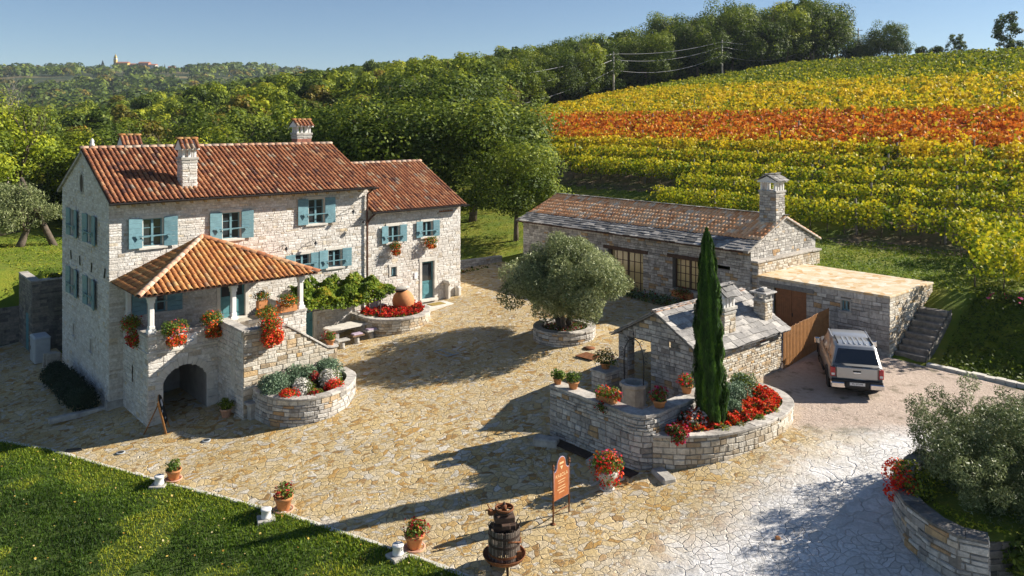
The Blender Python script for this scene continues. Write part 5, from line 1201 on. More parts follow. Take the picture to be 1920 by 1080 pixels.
# flower carpets
def carpet(name,label,poly,z,h,n,mats,size=.07,world=False,sink=.0):
    P=np.array(poly); lo=P.min(0);hi=P.max(0); pts=[]
    from math import atan2
    def inside(x,y):
        c=False;j=len(P)-1
        for i in range(len(P)):
            if (P[i][1]>y)!=(P[j][1]>y) and x<(P[j][0]-P[i][0])*(y-P[i][1])/(P[j][1]-P[i][1])+P[i][0]: c=not c
            j=i
        return c
    while len(pts)<n:
        x,y=random.uniform(lo[0],hi[0]),random.uniform(lo[1],hi[1])
        if inside(x,y):
            hh=h*(.55+.45*noise.noise(Vector((x*2.2,y*2.2,4)))+.35*noise.noise(Vector((x*5,y*5,2))))
            pts.append((x,y,z+hh*random.random()**.5,hh))
    A=np.array(pts)[:,:3]; parts=[];i=0
    for mt,fr,sm in mats:
        k=int(n*fr); a=A[i:i+k].copy(); i+=k
        if mt.startswith('fl_'): a[:,2]=np.array(pts)[i-k:i,3]+z
        nn=np.tile([0,0,1.],(k,1)); parts.append((a,nn,size*sm,.8,.7,rng.random(k)*.9,mt))
    o=foliage(name,parts); x,y=ST(0,0); o.location=(x,y,0); o.rotation_euler=(0,0,THETA); tag(o,label,'flowers',kind='stuff')
carpet('red_flowers','carpet of bright red and orange flowers filling the long cypress bed',[(10.6,-20.6),(11.6,-21.3),(13.3,-21.8),(14.8,-21.85),(15.9,-21.5),(16.5,-20.8),(16.7,-19.6),(15.9,-19.5),(15.3,-20.6),(14.2,-21.0),(13.1,-21.2),(12.2,-20.5),(10.8,-20.45)],2.16,.55,9000,[('lf_ger',.28,1),('lf_mid',.08,1),('fl_red',.42,.95),('fl_dred',.06,.9),('fl_ora',.16,.9)],.085)
carpet('red_flowers','carpet of deep red flowers around the big clay jar',[(11.6,-.3),(11.6,-1.3),(12.1,-2.2),(12.9,-2.6),(13.8,-2.6),(14.6,-2.0),(14.95,-1.1),(14.8,-.3)],2.12,.5,5200,[('lf_mid',.3,1),('fl_red',.38,1),('fl_dred',.3,1)],.085)
carpet('small_flowers','small white and red flowers under the courtyard olive tree',[(16.95+1.0*math.cos(k*.7),-9.85+1.0*math.sin(k*.7)) for k in range(9)],2.4,.26,1300,[('lf_dark',.7,1),('fl_whi',.12,.7),('fl_dred',.15,.8)],.08)
carpet('low_plants','low dark green lavender and leafy plants along the foot of the stable wall',[(24.2,-5),(25.1,-5),(25.1,-12.5),(24.4,-12.2)],2.3,.75,2600,[('lf_lav',.55,1.2),('lf_dark',.42,1.2),('fl_dred',.02,1)],.10)
carpet('ivy','trailing shrubs along the low wall at the back of the courtyard',[(18.8,3.4),(24.8,3.2),(24.8,4.0),(18.8,4.3)],2.3,.6,1400,[('lf_dark',.6,1.2),('lf_mid',.36,1.2),('fl_dred',.04,1)],.12)
carpet('wall_flowers','pink and red flowers on the dark bank behind the annex at the right',[(29.5,-23.5),(31.5,-24),(32,-29),(30,-29)],4.05,.6,1500,[('lf_dark',.6,1.2),('lf_mid',.3,1.2),('fl_pink',.06,1.4)],.12)
carpet('trailing_plants','small creeping plants on top of the left retaining wall',[(.2,11.7),(.2,12.3),(3,12.3),(3,11.7)],3.6,.5,900,[('lf_mid',.7,1.2),('lf_aut',.3,1.2)],.12)
o=foliage('wall_geranium',[(*clump_cloud(np.array([[10.15,20.95,2.75],[10.2,20.5,2.6],[9.98,20.8,2.35]]),np.array([.38,.3,.26]),700)[:2],.075,.8,.6,rng.random(700),'fl_red'),(*clump_cloud(np.array([[10.4,20.9,2.75],[10.5,20.4,2.6]]),np.array([.42,.36]),900)[:2],.08,.7,.6,rng.random(900),'lf_mid')])
tag(o,'red flowers and green leaves hanging over the end of the near curved wall','flowers')
# rosemary row by the gable
for k in range(5):
    shrub('rosemary_bush','dark rosemary mound in the shade under the gable wall, '+('nearest the house corner','second from the house corner','middle one of the row','fourth from the house corner','farthest from the corner')[k],-.75-.02*k,1.0+k*1.15,.1,(.72,.68,.75),[('lf_rose',1,1)],2300,.09,False,group='dark mounds under the gable wall')
# ------------------------------------------------------------------ trees
def limbs(mb,p0,d,L,r,depth,spread=.55,mat='bark',minr=.02,seg=7,up=.15):
    pts=[Vector(p0)];rad=[r];d=Vector(d).normalized(); n=4
    for k in range(n):
        d=(d+Vector((random.uniform(-.2,.2),random.uniform(-.2,.2),random.uniform(-.05,.2)))*.6).normalized(); pts.append(pts[-1]+d*L/n); rad.append(r*(1-.45*(k+1)/n))
    mb.m(mat).tube(pts,rad,seg)
    ends=[pts[-1]]
    if depth>0:
        for k in range(random.choice((2,3))):
            a=random.uniform(0,6.28); e=(d+Vector((math.cos(a),math.sin(a),up))*spread*random.uniform(.8,1.3)).normalized()
            ends+=limbs(mb,pts[random.choice((-1,-2)) if k else -1],e,L*random.uniform(.6,.8),rad[-1]*.8,depth-1,spread,mat,minr,max(4,seg-1),up)
    return ends
def tree_proto(name,H,Rc,crown_h,n,size,mat,seed,nclump=60,trunk=.28,asp=.6,low=-.75,mat2=None,sub=.0,cr=None):
    """Empty at the base > trunk, crown"""
    random.seed(seed); root=thing(name,None,None)
    mb=MB(); limbs(mb,(0,0,-.3),(random.uniform(-.1,.1),random.uniform(-.1,.1),1),H*.42,trunk,3,.7); mb.build('trunk',root)
    zc=H-crown_h*.5
    cent,rad=crown_clumps(Rc*.86,crown_h*.5*.88,zc,nclump,cr or Rc*.30,seed,low)
    p,nn,k=clump_cloud(cent,rad,n,.8,.55)
    cv=np.random.default_rng(seed).random(len(cent))
    rl=(p-cent[k])[:,2]/rad[k]; rv=np.clip(.12+.42*cv[k]+rng.normal(0,.13,n)+.14*(p[:,2]-zc)/(crown_h*.5)+.14*rl,0,1)  # leaf tone rises with height: sunlit crown and clump tops painted in
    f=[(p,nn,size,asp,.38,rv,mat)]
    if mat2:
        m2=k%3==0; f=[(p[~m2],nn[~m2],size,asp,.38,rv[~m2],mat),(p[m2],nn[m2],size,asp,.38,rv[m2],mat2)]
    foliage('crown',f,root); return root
def put(proto,X,Y,sc,label,cat='tree',group=None,z=None,used=set(),rz=None,sz=None):
    o=proto if proto.name not in used and not used.add(proto.name) else copy_tree(proto)
    o.location=(X,Y,height(X,Y) if z is None else z); o.rotation_euler=(0,0,random.uniform(0,6.28) if rz is None else rz); o.scale=(sc,sc,sc*(sz or random.uniform(.92,1.08)))
    return tag(o,label,cat,group)
# courtyard olive
def olive(name,H,Rc,ch,n,seed,z,s=None,t=None,X=None,Y=None,label='',leaf=.085,low=-.6,stems=3,nclump=170,cr=.34,trunk=.15,bias=.35):
    random.seed(seed); 
    if X is None: X,Y=ST(s,t)
    root=thing(name,label,'tree',(X,Y,z)); mb=MB()
    for k in range(stems):
        a=2.1*k+.4; limbs(mb,(.12*math.cos(a),.12*math.sin(a),-.1),(.35*math.cos(a),.35*math.sin(a),1),H*.38,trunk,3,.8)
    mb.build('trunk',root)
    zc=H-ch*.5; cent,rad=crown_clumps(Rc*.9,ch*.5*.9,zc,nclump,cr,seed,low,bias)
    p,nn,k=clump_cloud(cent,rad,n,.9,.35); nn=nn*.6; nn[:,2]+=.2
    cv=np.random.default_rng(seed).random(len(cent)); rv=np.clip(.2+.4*cv[k]+rng.normal(0,.18,n),0,1)
    foliage('crown',[(p,nn,leaf,.26,.8,rv,'lf_oli')],root); return root
olive('olive_tree',3.95,2.95,3.3,95000,3,2.42,16.95,-9.85,label='large silver green olive tree growing from the round bed in the courtyard',leaf=.15,low=-1,cr=.60,nclump=120,bias=.5)
olive('olive_tree',3.0,3.45,3.5,190000,5,1.75,X=13.45,Y=20.9,label='near olive tree at the right edge of the photo above the curved wall',leaf=.088,stems=4,trunk=.10,nclump=520,cr=.30,low=-1,bias=.25)
olive('olive_tree',4.3,2.7,3.7,16000,8,None or height(-34.6,55.5),X=-34.6,Y=55.5,label='olive tree on the lawn at the far left beyond the farmhouse gable',leaf=.22,stems=1,trunk=.3,nclump=90,cr=.6,low=-.8)
# cypress
cy=sthing('cypress','tall narrow dark green cypress standing in the long flower bed','tree',12.5,-20.95,2.15)
q=MB().m('bark'); q.tube([(0,0,-.1),(0,0,1),(.02,-.02,5.8)],[.12,.1,.02],7); q.build('trunk',cy)
n=52000; z=rng.random(n)**.95*6.4; 
prof=np.interp(z,[0,.3,1.4,3.1,4.6,5.5,6.1,6.45],[.37,.43,.45,.40,.31,.22,.13,.0]); an=rng.random(n)*2*np.pi
pr=prof*(1+.10*np.sin(an*5+z*1.1)+.09*np.sin(an*11-z*2.3)+.09*np.sin(an*3+z*4)+.08*np.sin(an*2+z*9)); rr=pr*(.70+.36*rng.random(n)**.7)
lx=-.115*z/6.3+.02*np.sin(z*1.7)
p=np.stack([rr*np.cos(an)+lx,rr*np.sin(an)+.08*z/6.3,z],1); nn=np.stack([np.cos(an),np.sin(an),np.full(n,.25)],1)
# upright slender sprays
u=rng.normal(0,.16,(n,3)); u[:,2]=1; u/=np.linalg.norm(u,axis=1)[:,None]; nr=nn+rng.normal(0,.35,(n,3)); b_=np.cross(nr,u); b_/=np.linalg.norm(b_,axis=1)[:,None]
sz=(.10+.12*rng.random(n))[:,None]; v=np.stack([p-u*sz*.5,p-b_*.018,p+u*sz*.5,p+b_*.018],1).reshape(-1,3)
rv=np.clip(.35+.22*np.sin(an*6+z*.9)+.12*np.sin(an*13+z*2)+rng.normal(0,.16,n),0,1)
npmesh('crown',v,np.arange(4*n).reshape(n,4),rv,['lf_cyp'],None,cy)
# climbing vine on the house
vn=sthing('climbing_vine','yellow green grape vine trained on an iron frame over the stone table','vine',0,0,0)
n=13000; x=8.0+4.9*rng.random(n); hh=np.interp(x,[8,8.4,9.5,11,12.2,12.9],[1.0,1.35,1.45,1.55,1.15,.5]); lo=np.interp(x,[8,9,10.5,12,12.9],[3.25,3.1,2.95,3.1,3.35])
y=-.05-1.75*rng.random(n)**.8; k=rng.random(n); zt_=lo+hh*(1-.35*(y/-1.75)**2)*(.75+.25*np.sin(x*5)*np.cos(y*4)); z=np.where(k<.55,zt_-.12*rng.random(n),lo+(zt_-lo)*rng.random(n))
nn=np.stack([rng.normal(0,.3,n),-.5-.3*rng.random(n),np.full(n,.8)],1); cl=np.array([noise.noise(Vector((a*1.7,b*1.7,c*1.7))) for a,b,c in zip(x,y,z)])
foliage('leaves',[(np.stack([x,y,z],1),nn,.13,.8,.55,np.clip(.5+.5*cl+rng.normal(0,.17,n),0,1),'vn_p')],vn)
q=MB().m('bark'); q.tube([(8.15,-.2,1.1),(8.2,-.22,2.4),(8.6,-.4,3.4),(9.6,-.7,3.5)],[.06,.05,.04,.02],6); q.tube([(12.35,-.25,1.9),(12.2,-.4,3.0),(11.5,-.8,3.6)],[.05,.04,.02],6); q.build('stem',vn)
q=MB().m('rustd')
for a in (8.1,12.2): q.box(a-.03,a+.03,-1.55,-1.49,1.3 if a>9 else 1.1,3.1); q.box(a-.02,a+.02,-1.5,0,3.06,3.1)
q.box(8.1,12.2,-1.54,-1.5,3.06,3.1); q.build('iron_frame',vn)

sh=thing('leafy_shrub','dark leafy shrub below the near olive tree in the lower right corner','shrub',(12.6,18.3,1.5)); bush('foliage',(0,0,.4),(1.7,.5,.75),2600,.13,[('lf_dark',.7,1),('lf_mid',.3,1)],sh,nclump=24)
# ------------------------------------------------------------------ old wine press
WP=thing('wine_press','old basket wine press of dark wooden staves on a rusty round tray with legs','wine press',(-.2,20.45,.48),R(10)); WP.scale=(.69,.69,.82)
q=MB().m('rust'); q.lathe([(.30,.32),(.72,.40),(.80,.50),(.81,.54),(.77,.53),(.70,.45),(.2,.40)],seg=32,cap=False); q.build('tray',WP)
for k in range(3):
    a=R(-85+120*k); q=MB().m('rustd'); q.tube([(.42*math.cos(a),.42*math.sin(a),.42),(.52*math.cos(a),.52*math.sin(a),.02)],[.06,.045],6); q.build('leg',WP)
n=44
q=MB().m('wood')
M['stave']=attr_ramp('grey_wood_stave',[(0,(.07,.05,.04)),(.5,(.16,.125,.10)),(1,(.26,.21,.17))],bscale=30,bstr=.5)
q.m('stave')
for k in range(n):
    a=2*math.pi*k/n; T=Matrix.Rotation(a,4,'Z'); q.T=T; q.bbox(.545,.585,-.030,.030,.46+random.uniform(-.01,.01),1.36+random.uniform(-.015,.015),.008)
q.T=None; bk=q.build('basket',WP)
for z in (.60,.90,1.18):
    q=MB().m('rustd' if z>.7 else 'rust'); vs=[];fs=[];m_=40
    for k in range(m_):
        a=2*math.pi*k/m_
        for r,zz in ((.588,z-.035),(.602,z-.035),(.602,z+.035),(.588,z+.035)): vs.append((r*math.cos(a),r*math.sin(a),zz))
    for k in range(m_):
        for c in range(4): fs.append((4*k+c,4*((k+1)%m_)+c,4*((k+1)%m_)+(c+1)%4,4*k+(c+1)%4))
    q.add(vs,fs); q.build('hoop',bk)
q=MB().m('rust'); q.tube([(.05,-.62,1.12),(.55,-.36,.98),(.60,-.10,1.02)],.03,5); q.box(.40,.58,-.46,-.36,.50,.72); q.build('clasp',WP)
q=MB().m('black'); q.lathe([(.54,1.0),(0,1.0)],seg=24,cap=False); q.build('inside',WP)
q=MB().m('beam'); q.bbox(-.42,.42,-.16,.16,1.28,1.44,.02); q.bbox(-.16,.16,-.44,.44,1.44,1.56,.02); q.bbox(-.38,.38,-.26,.26,1.56,1.74,.03); q.build('pressing_block',WP)
q=MB().m('rustd'); q.tube([(0,0,.4),(0,0,2.12)],.045,8); q.lathe([(.30,1.80),(.34,1.84),(.34,1.88),(.30,1.9)],seg=20,cap=False)
q.m('rust'); q.lathe([(.30,1.88),(.36,1.92),(.36,1.97),(.31,1.97),(.31,1.92)],seg=24,cap=False)
for k in range(5): a=k*1.256; q.tube([(0,0,1.93),(.33*math.cos(a),.33*math.sin(a),1.93)],.025,5)
q.lathe([(.09,1.86),(.10,2.02),(.06,2.04)],seg=10); q.build('screw_wheel',WP)
q=MB().m('rust'); q.box(-.62,-.30,-.05,.05,1.82,1.9); q.lathe([(.1,1.76),(.12,1.82),(.1,1.92)],(-.50,.0,0),8); q.tube([(-.5,0,1.85),(-.6,-.18,2.0),(-.72,-.1,1.95)],.03,5); q.tube([(-.52,.02,1.9),(-.62,.1,2.06)],.025,5); q.build('ratchet',WP)
for sg in (-1,1): q=MB().m('rustd'); q.tube([(sg*.50,-.05,1.25),(sg*.62,-.05,1.50),(sg*.52,-.05,1.60),(sg*.45,-.05,1.45)],.022,5); q.build('lifting_hook',WP)
# ------------------------------------------------------------------ sign
ax,ay=1.15,22.15; bx,by=1.67,22.72; SL=math.hypot(bx-ax,by-ay)
SG=thing('welcome_sign','orange brown metal name board with arched top on two thin posts','sign',(ax,ay,.77)); SG.rotation_euler=(0,0,math.atan2(by-ay,bx-ax)); SG.scale=(.92,1,.89)
W=SL
for x in (0,W):
    q=MB().m('rust'); q.tube([(x,0,0),(x,0,1.70)],.024,8); q.lathe([(.028,1.70),(.05,1.74),(.03,1.80),(.045,1.84),(.0,1.9)],(x,0,0),8); q.lathe([(.09,0),(.09,.03),(.03,.05)],(x,0,0),10); q.build('post',SG)
q=MB().m('rust'); q.tube([(0,0,.35),(W,0,.35)],.015,5); q.build('crossbar',SG)
prof=[(.03,.72),(W-.03,.72),(W-.03,1.62)]+[(W-.03-(.15)*math.sin(a),1.60+.17*(1-math.cos(a))-.0) for a in np.linspace(.3,1.5,5)]
c=W/2; prof+= [(c+.20*math.cos(a),1.78+.24*math.sin(a)) for a in np.linspace(.1,math.pi-.1,13)]+[(.03+(.15)*math.sin(a),1.60+.17*(1-math.cos(a))) for a in np.linspace(1.5,.3,5)]+[(.03,1.62)]
n=len(prof); q=MB().m('signm'); q.add([(x,-.014,z) for x,z in prof]+[(x,.014,z) for x,z in prof],[tuple(range(n)),tuple(range(2*n-1,n-1,-1))]+[(k,n+k,n+(k+1)%n,(k+1)%n) for k in range(n)]); bd=q.build('board',SG)
q=MB().m('cush'); q.tube([(x,0,z) for x,z in prof]+[(prof[0][0],0,prof[0][1])],.016,5); q.build('rim',bd)
text('KABOLA',.155,'letter',Tm(c,-.016,1.45),bd); 
q=MB().m('letter')
for k,(z,w) in enumerate(((1.30,.36),(1.22,.30),(1.10,.34),(1.02,.40),(.92,.26))):
    x=c-w/2
    while x<c+w/2: l=random.uniform(.02,.05); q.box(x,min(x+l,c+w/2),-.0175,-.0155,z-.016,z+.016); x+=l+.015
q.box(c-.10,c+.10,-.0175,-.0155,1.80,1.86); q.add([(c-.07,-.0175,1.74),(c+.07,-.0175,1.74),(c,-.0175,1.62)],[(0,2,1)])
q.build('small_lettering',bd)
# easel board by the arch
EB=thing('easel_board','round topped blackboard in a wooden frame leaning on legs by the porch arch','sign',(-13.25,30.55,.12),R(103)); T0=Matrix.Rotation(R(-14),4,'X')
q=MB().at(T0).m('fencew')
for x in (-.3,.3): q.box(x-.03,x+.03,-.03,.03,0,1.25)
q.build('frame',EB)
q=MB().at(T0).m('blackb'); pr=[(-.29,.35),(.29,.35),(.29,1.15)]+[(.29*math.cos(a),1.15+.3*math.sin(a)) for a in np.linspace(.2,math.pi-.2,9)]+[(-.29,1.15)]; n=len(pr)
q.add([(x,-.04,z) for x,z in pr]+[(x,-.01,z) for x,z in pr],[tuple(range(n)),tuple(range(2*n-1,n-1,-1))]+[(k,n+k,n+(k+1)%n,(k+1)%n) for k in range(n)]); b_=q.build('board',EB)
q=MB().at(T0).m('fencew'); q.tube([(x,-.02,z) for x,z in pr]+[(pr[0][0],-.02,pr[0][1])],.026,5); q.build('rim',b_)
q=MB().at(T0).m('paper'); q.box(-.05,.16,-.046,-.041,1.0,1.25); q.box(-.2,-.1,-.046,-.041,.8,.9); q.box(-.05,.1,-.046,-.041,.5,.56); q.build('sheet',b_)
q=MB().m('fencew'); q.tube([(0,.28,1.2),(0,.85,-.05)],.025,5); q.build('back_leg',EB)
# ------------------------------------------------------------------ lawn lamps
for k,(x,y) in enumerate(((-11.68,26.28),(-7.33,23.66),(-3.06,21.28))):
    r=thing('lawn_lamp','short round white bollard lamp on a stone slab, '+('leftmost on the lawn edge','middle one on the lawn edge','nearest the wine press')[k],'lamp',(x,y,height(x,y)+.06),R(20*k),'bollard lamps on the lawn edge')
    q=MB().m('limed'); q.bbox(-.26,.26,-.24,.24,-.1,.06,.02); q.build('base_slab',r)
    q=MB().m('white'); q.lathe([(.15,.06),(.15,.10),(.14,.11),(.14,.27),(.155,.28),(.155,.33),(.135,.34),(.0,.345)],seg=22); q.build('lamp_body',r)
# ------------------------------------------------------------------ stone table, stools, jar
TB=sthing('stone_table','long pale stone slab table in the shade of the vine','table',10.5,-1.2,1.27); q=MB().m('lime')
pr=[(-1.15,-.35),(-.6,-.46),(.3,-.45),(1.1,-.42),(1.25,-.1),(1.15,.35),(.2,.42),(-.9,.4),(-1.25,.1)]; n=len(pr)
q.add([(x,y,.70) for x,y in pr]+[(x,y,.80) for x,y in pr],[tuple(range(n-1,-1,-1)),tuple(range(n,2*n))]+[(k,(k+1)%n,n+(k+1)%n,n+k) for k in range(n)]); q.build('tabletop',TB)
for x in (-.7,.75): q=MB().m('limed'); q.bbox(x-.12,x+.12,-.28,.28,-.1,.70,.03); q.build('leg',TB)
for k,s in enumerate((11.35,10.55,9.75)):
    r=sthing('stone_stool','low stone stool '+('with lilac cushion nearest the round flower bed','with lilac cushion between the two others','nearest the stair wall')[k],'stool',s,-2.05,GZ(s,-2.05)+.02,'stools along the stone table')
    q=MB().m('limed'); q.lathe([(.16,0),(.13,.1),(.14,.36)],seg=9,sx=.9); q.build('leg',r); q=MB().m('wood' if k==1 else 'limed'); q.bbox(-.34,.34,-.2,.2,.36,.43,.03); q.build('seat',r)
    if k<2: q=MB().m('cush'); q.bbox(-.26,.26,-.17,.17,.435,.49,.03); q.build('cushion',r)
JR=sthing('clay_jar','huge tilted orange clay jar with a dark lid standing among red flowers','jar',14.1,-.95,2.0); JR.rotation_euler=(R(-5),R(-9),THETA)
q=MB().m('terra'); q.lathe([(.26,-.1),(.34,.05),(.50,.32),(.58,.58),(.57,.80),(.46,1.02),(.34,1.14),(.29,1.18),(.30,1.22)],seg=28); q.build('body',JR)
q=MB().m('iron'); q.lathe([(.31,1.2),(.33,1.22),(.33,1.29),(.30,1.30)],seg=20); q.m('limed'); q.lathe([(.36,1.30),(.37,1.36),(.33,1.39),(0,1.40)],seg=20); q.build('lid',JR)
# doorstep, mat, covers, grate, pedestal, cabinet
q=MB().m('lime'); q.bbox(-1.0,1.35,-.55,.5,-.12,.06,.02); o=q.sbuild('doorstep',16.4,-.75,GZ(16.4,-.75)+.05); tag(o,'pale stone landing slab in front of the wing door','doorstep')
q=MB().m('mat'); q.bbox(-.45,.45,-.28,.28,0,.02,.006); o=q.sbuild('doormat',16.25,-.72,GZ(16.4,-.75)+.115); tag(o,'ochre coir doormat lying on the stone landing of the wing','doormat')
q=MB().m('rust'); q.box(-.45,.45,-.45,.45,0,.012); o=q.sbuild('manhole_cover',15.85,-12.5,GZ(15.85,-12.5)+.045); o.rotation_euler=(0,0,THETA+.1); tag(o,'large square rusty iron plate in the paving near the olive bed','cover')
q=MB().m('rust'); q.lathe([(.27,0),(.27,.012)],seg=20); o=q.sbuild('round_cover',16.5,-11.85,GZ(16.5,-11.85)+.045); tag(o,'round rusty cover in the paving close to the olive bed','cover')
q=MB().m('grey')
for a,b in (((-.5,-.5),(.5,-.5)),((.5,-.5),(.5,.5)),((.5,.5),(-.5,.5)),((-.5,.5),(-.5,-.5)),((-.17,-.5),(-.17,.5)),((.17,-.5),(.17,.5))): q.tube([(a[0],a[1],0),(b[0],b[1],0)],.025,4)
o=q.sbuild('drain_grate',12.5,-6.9,GZ(12.5,-6.9)+.04); tag(o,'square metal drain frame set in the shaded middle of the courtyard','grate')
q=MB().m('iron'); q.box(-.3,.3,-.14,.14,0,.012); x,y=-16.3,29.55; o=q.build('drain_plate',None,(x,y,height(x,y)+.045),R(12)); tag(o,'small dark drain plate near the left end of the lawn kerb','grate')
for x,y,l in ((-14.3,29.0,'small round ground light in the sunlit paving in front of the arch'),(-11.3,29.35,'round ground light in the shadow near the potted plant of the arch')):
    q=MB().m('grey'); q.lathe([(.16,0),(.16,.015),(.12,.018)],seg=16,cap=True); q.m('glass'); q.lathe([(.115,.019),(0,.02)],seg=16,cap=False); o=q.build('ground_light',None,(x,y,height(x,y)+.04)); tag(o,l,'light')
PD=sthing('stone_pedestal','small stone block pedestal with a slab beside the stair bed','pedestal',3.62,-5.98,.42); q=MB().m('limed'); q.bbox(-.17,.17,-.17,.17,-.05,.62,.04); q.build('block',PD); q=MB().m('limed'); q.bbox(-.28,.28,-.24,.24,.62,.70,.02); q.build('slab',PD)
AC=sthing('metal_cabinet','pale grey metal cabinet against the dark wall left of the farmhouse','cabinet',-.62,10.0,-.03); q=MB().m('grey'); q.bbox(-.35,.35,-.55,.55,0,1.22,.03); q.add([(-.38,-.58,1.22),(.38,-.58,1.22),(.38,.58,1.22),(-.38,.58,1.22),(-.3,-.5,1.3),(.3,-.5,1.3),(.3,.5,1.3),(-.3,.5,1.3)],[(4,5,6,7),(0,1,5,4),(1,2,6,5),(2,3,7,6),(3,0,4,7)]); bd_=q.build('body',AC)
q=MB().m('grey'); q.bbox(-.365,-.352,-.48,.48,.1,1.12,.005); q.m('iron'); q.box(-.38,-.365,.3,.34,.55,.75); q.build('door',AC)
for k in range(2):
    q=MB().m('limed').at(Matrix.Rotation(R(16),4,'X')); q.bbox(-.3,.3,-.04,.04,0,.75,.02); o=q.sbuild('leaning_slab',-.5+.1*k,8.55-.25*k,0.0); tag(o,('nearer','farther')[1-k]+' of two stone slabs leaning beside the grey cabinet','slab')
q=MB().m('limed'); q.bbox(-1.4,1.4,-.16,.16,-.1,.10,.04); x,y=ST(-.75,.35); o=q.build('kerb_stone',None,(x,y,0.0),THETA); tag(o,'low kerb stone closing the dark rosemary row at the house corner','kerb')
x,y=4.25+2.7,19.2
q=MB().m('terra'); q.bbox(-.06,.06,-.05,.05,0,.07,.02); o=q.build('clay_shard',None,(6.9,20.6,height(6.9,20.6)+.03)); tag(o,'small orange clay shard lying on the pale driveway','shard')
# stones in front of the court wall and slabs of the drain edge
for k,(s,t,a_) in enumerate(((9.3,-16.6,.5),(9.45,-18.9,.2),(10.1,-20.9,-.4))):
    q=MB().m('limed'); q.bbox(-.42,.42,-.22,.22,-.05,.16+.1*(k==0),.05); x,y=ST(s,t); o=q.build('stone_block',None,(x,y,GZ(s,t)+.0),THETA+1.57+a_); tag(o,'rough stone block at the foot of the court wall, '+('left','middle','right corner')[k]+' one','stone')
q=MB().m('soil'); q.box(-.25,.2,-2.0,2.0,0,.02); o=q.sbuild('drain_channel',9.62,-18.2,GZ(9.62,-18.2)+.04); tag(o,'dark open drain channel along the foot of the court wall','drain')
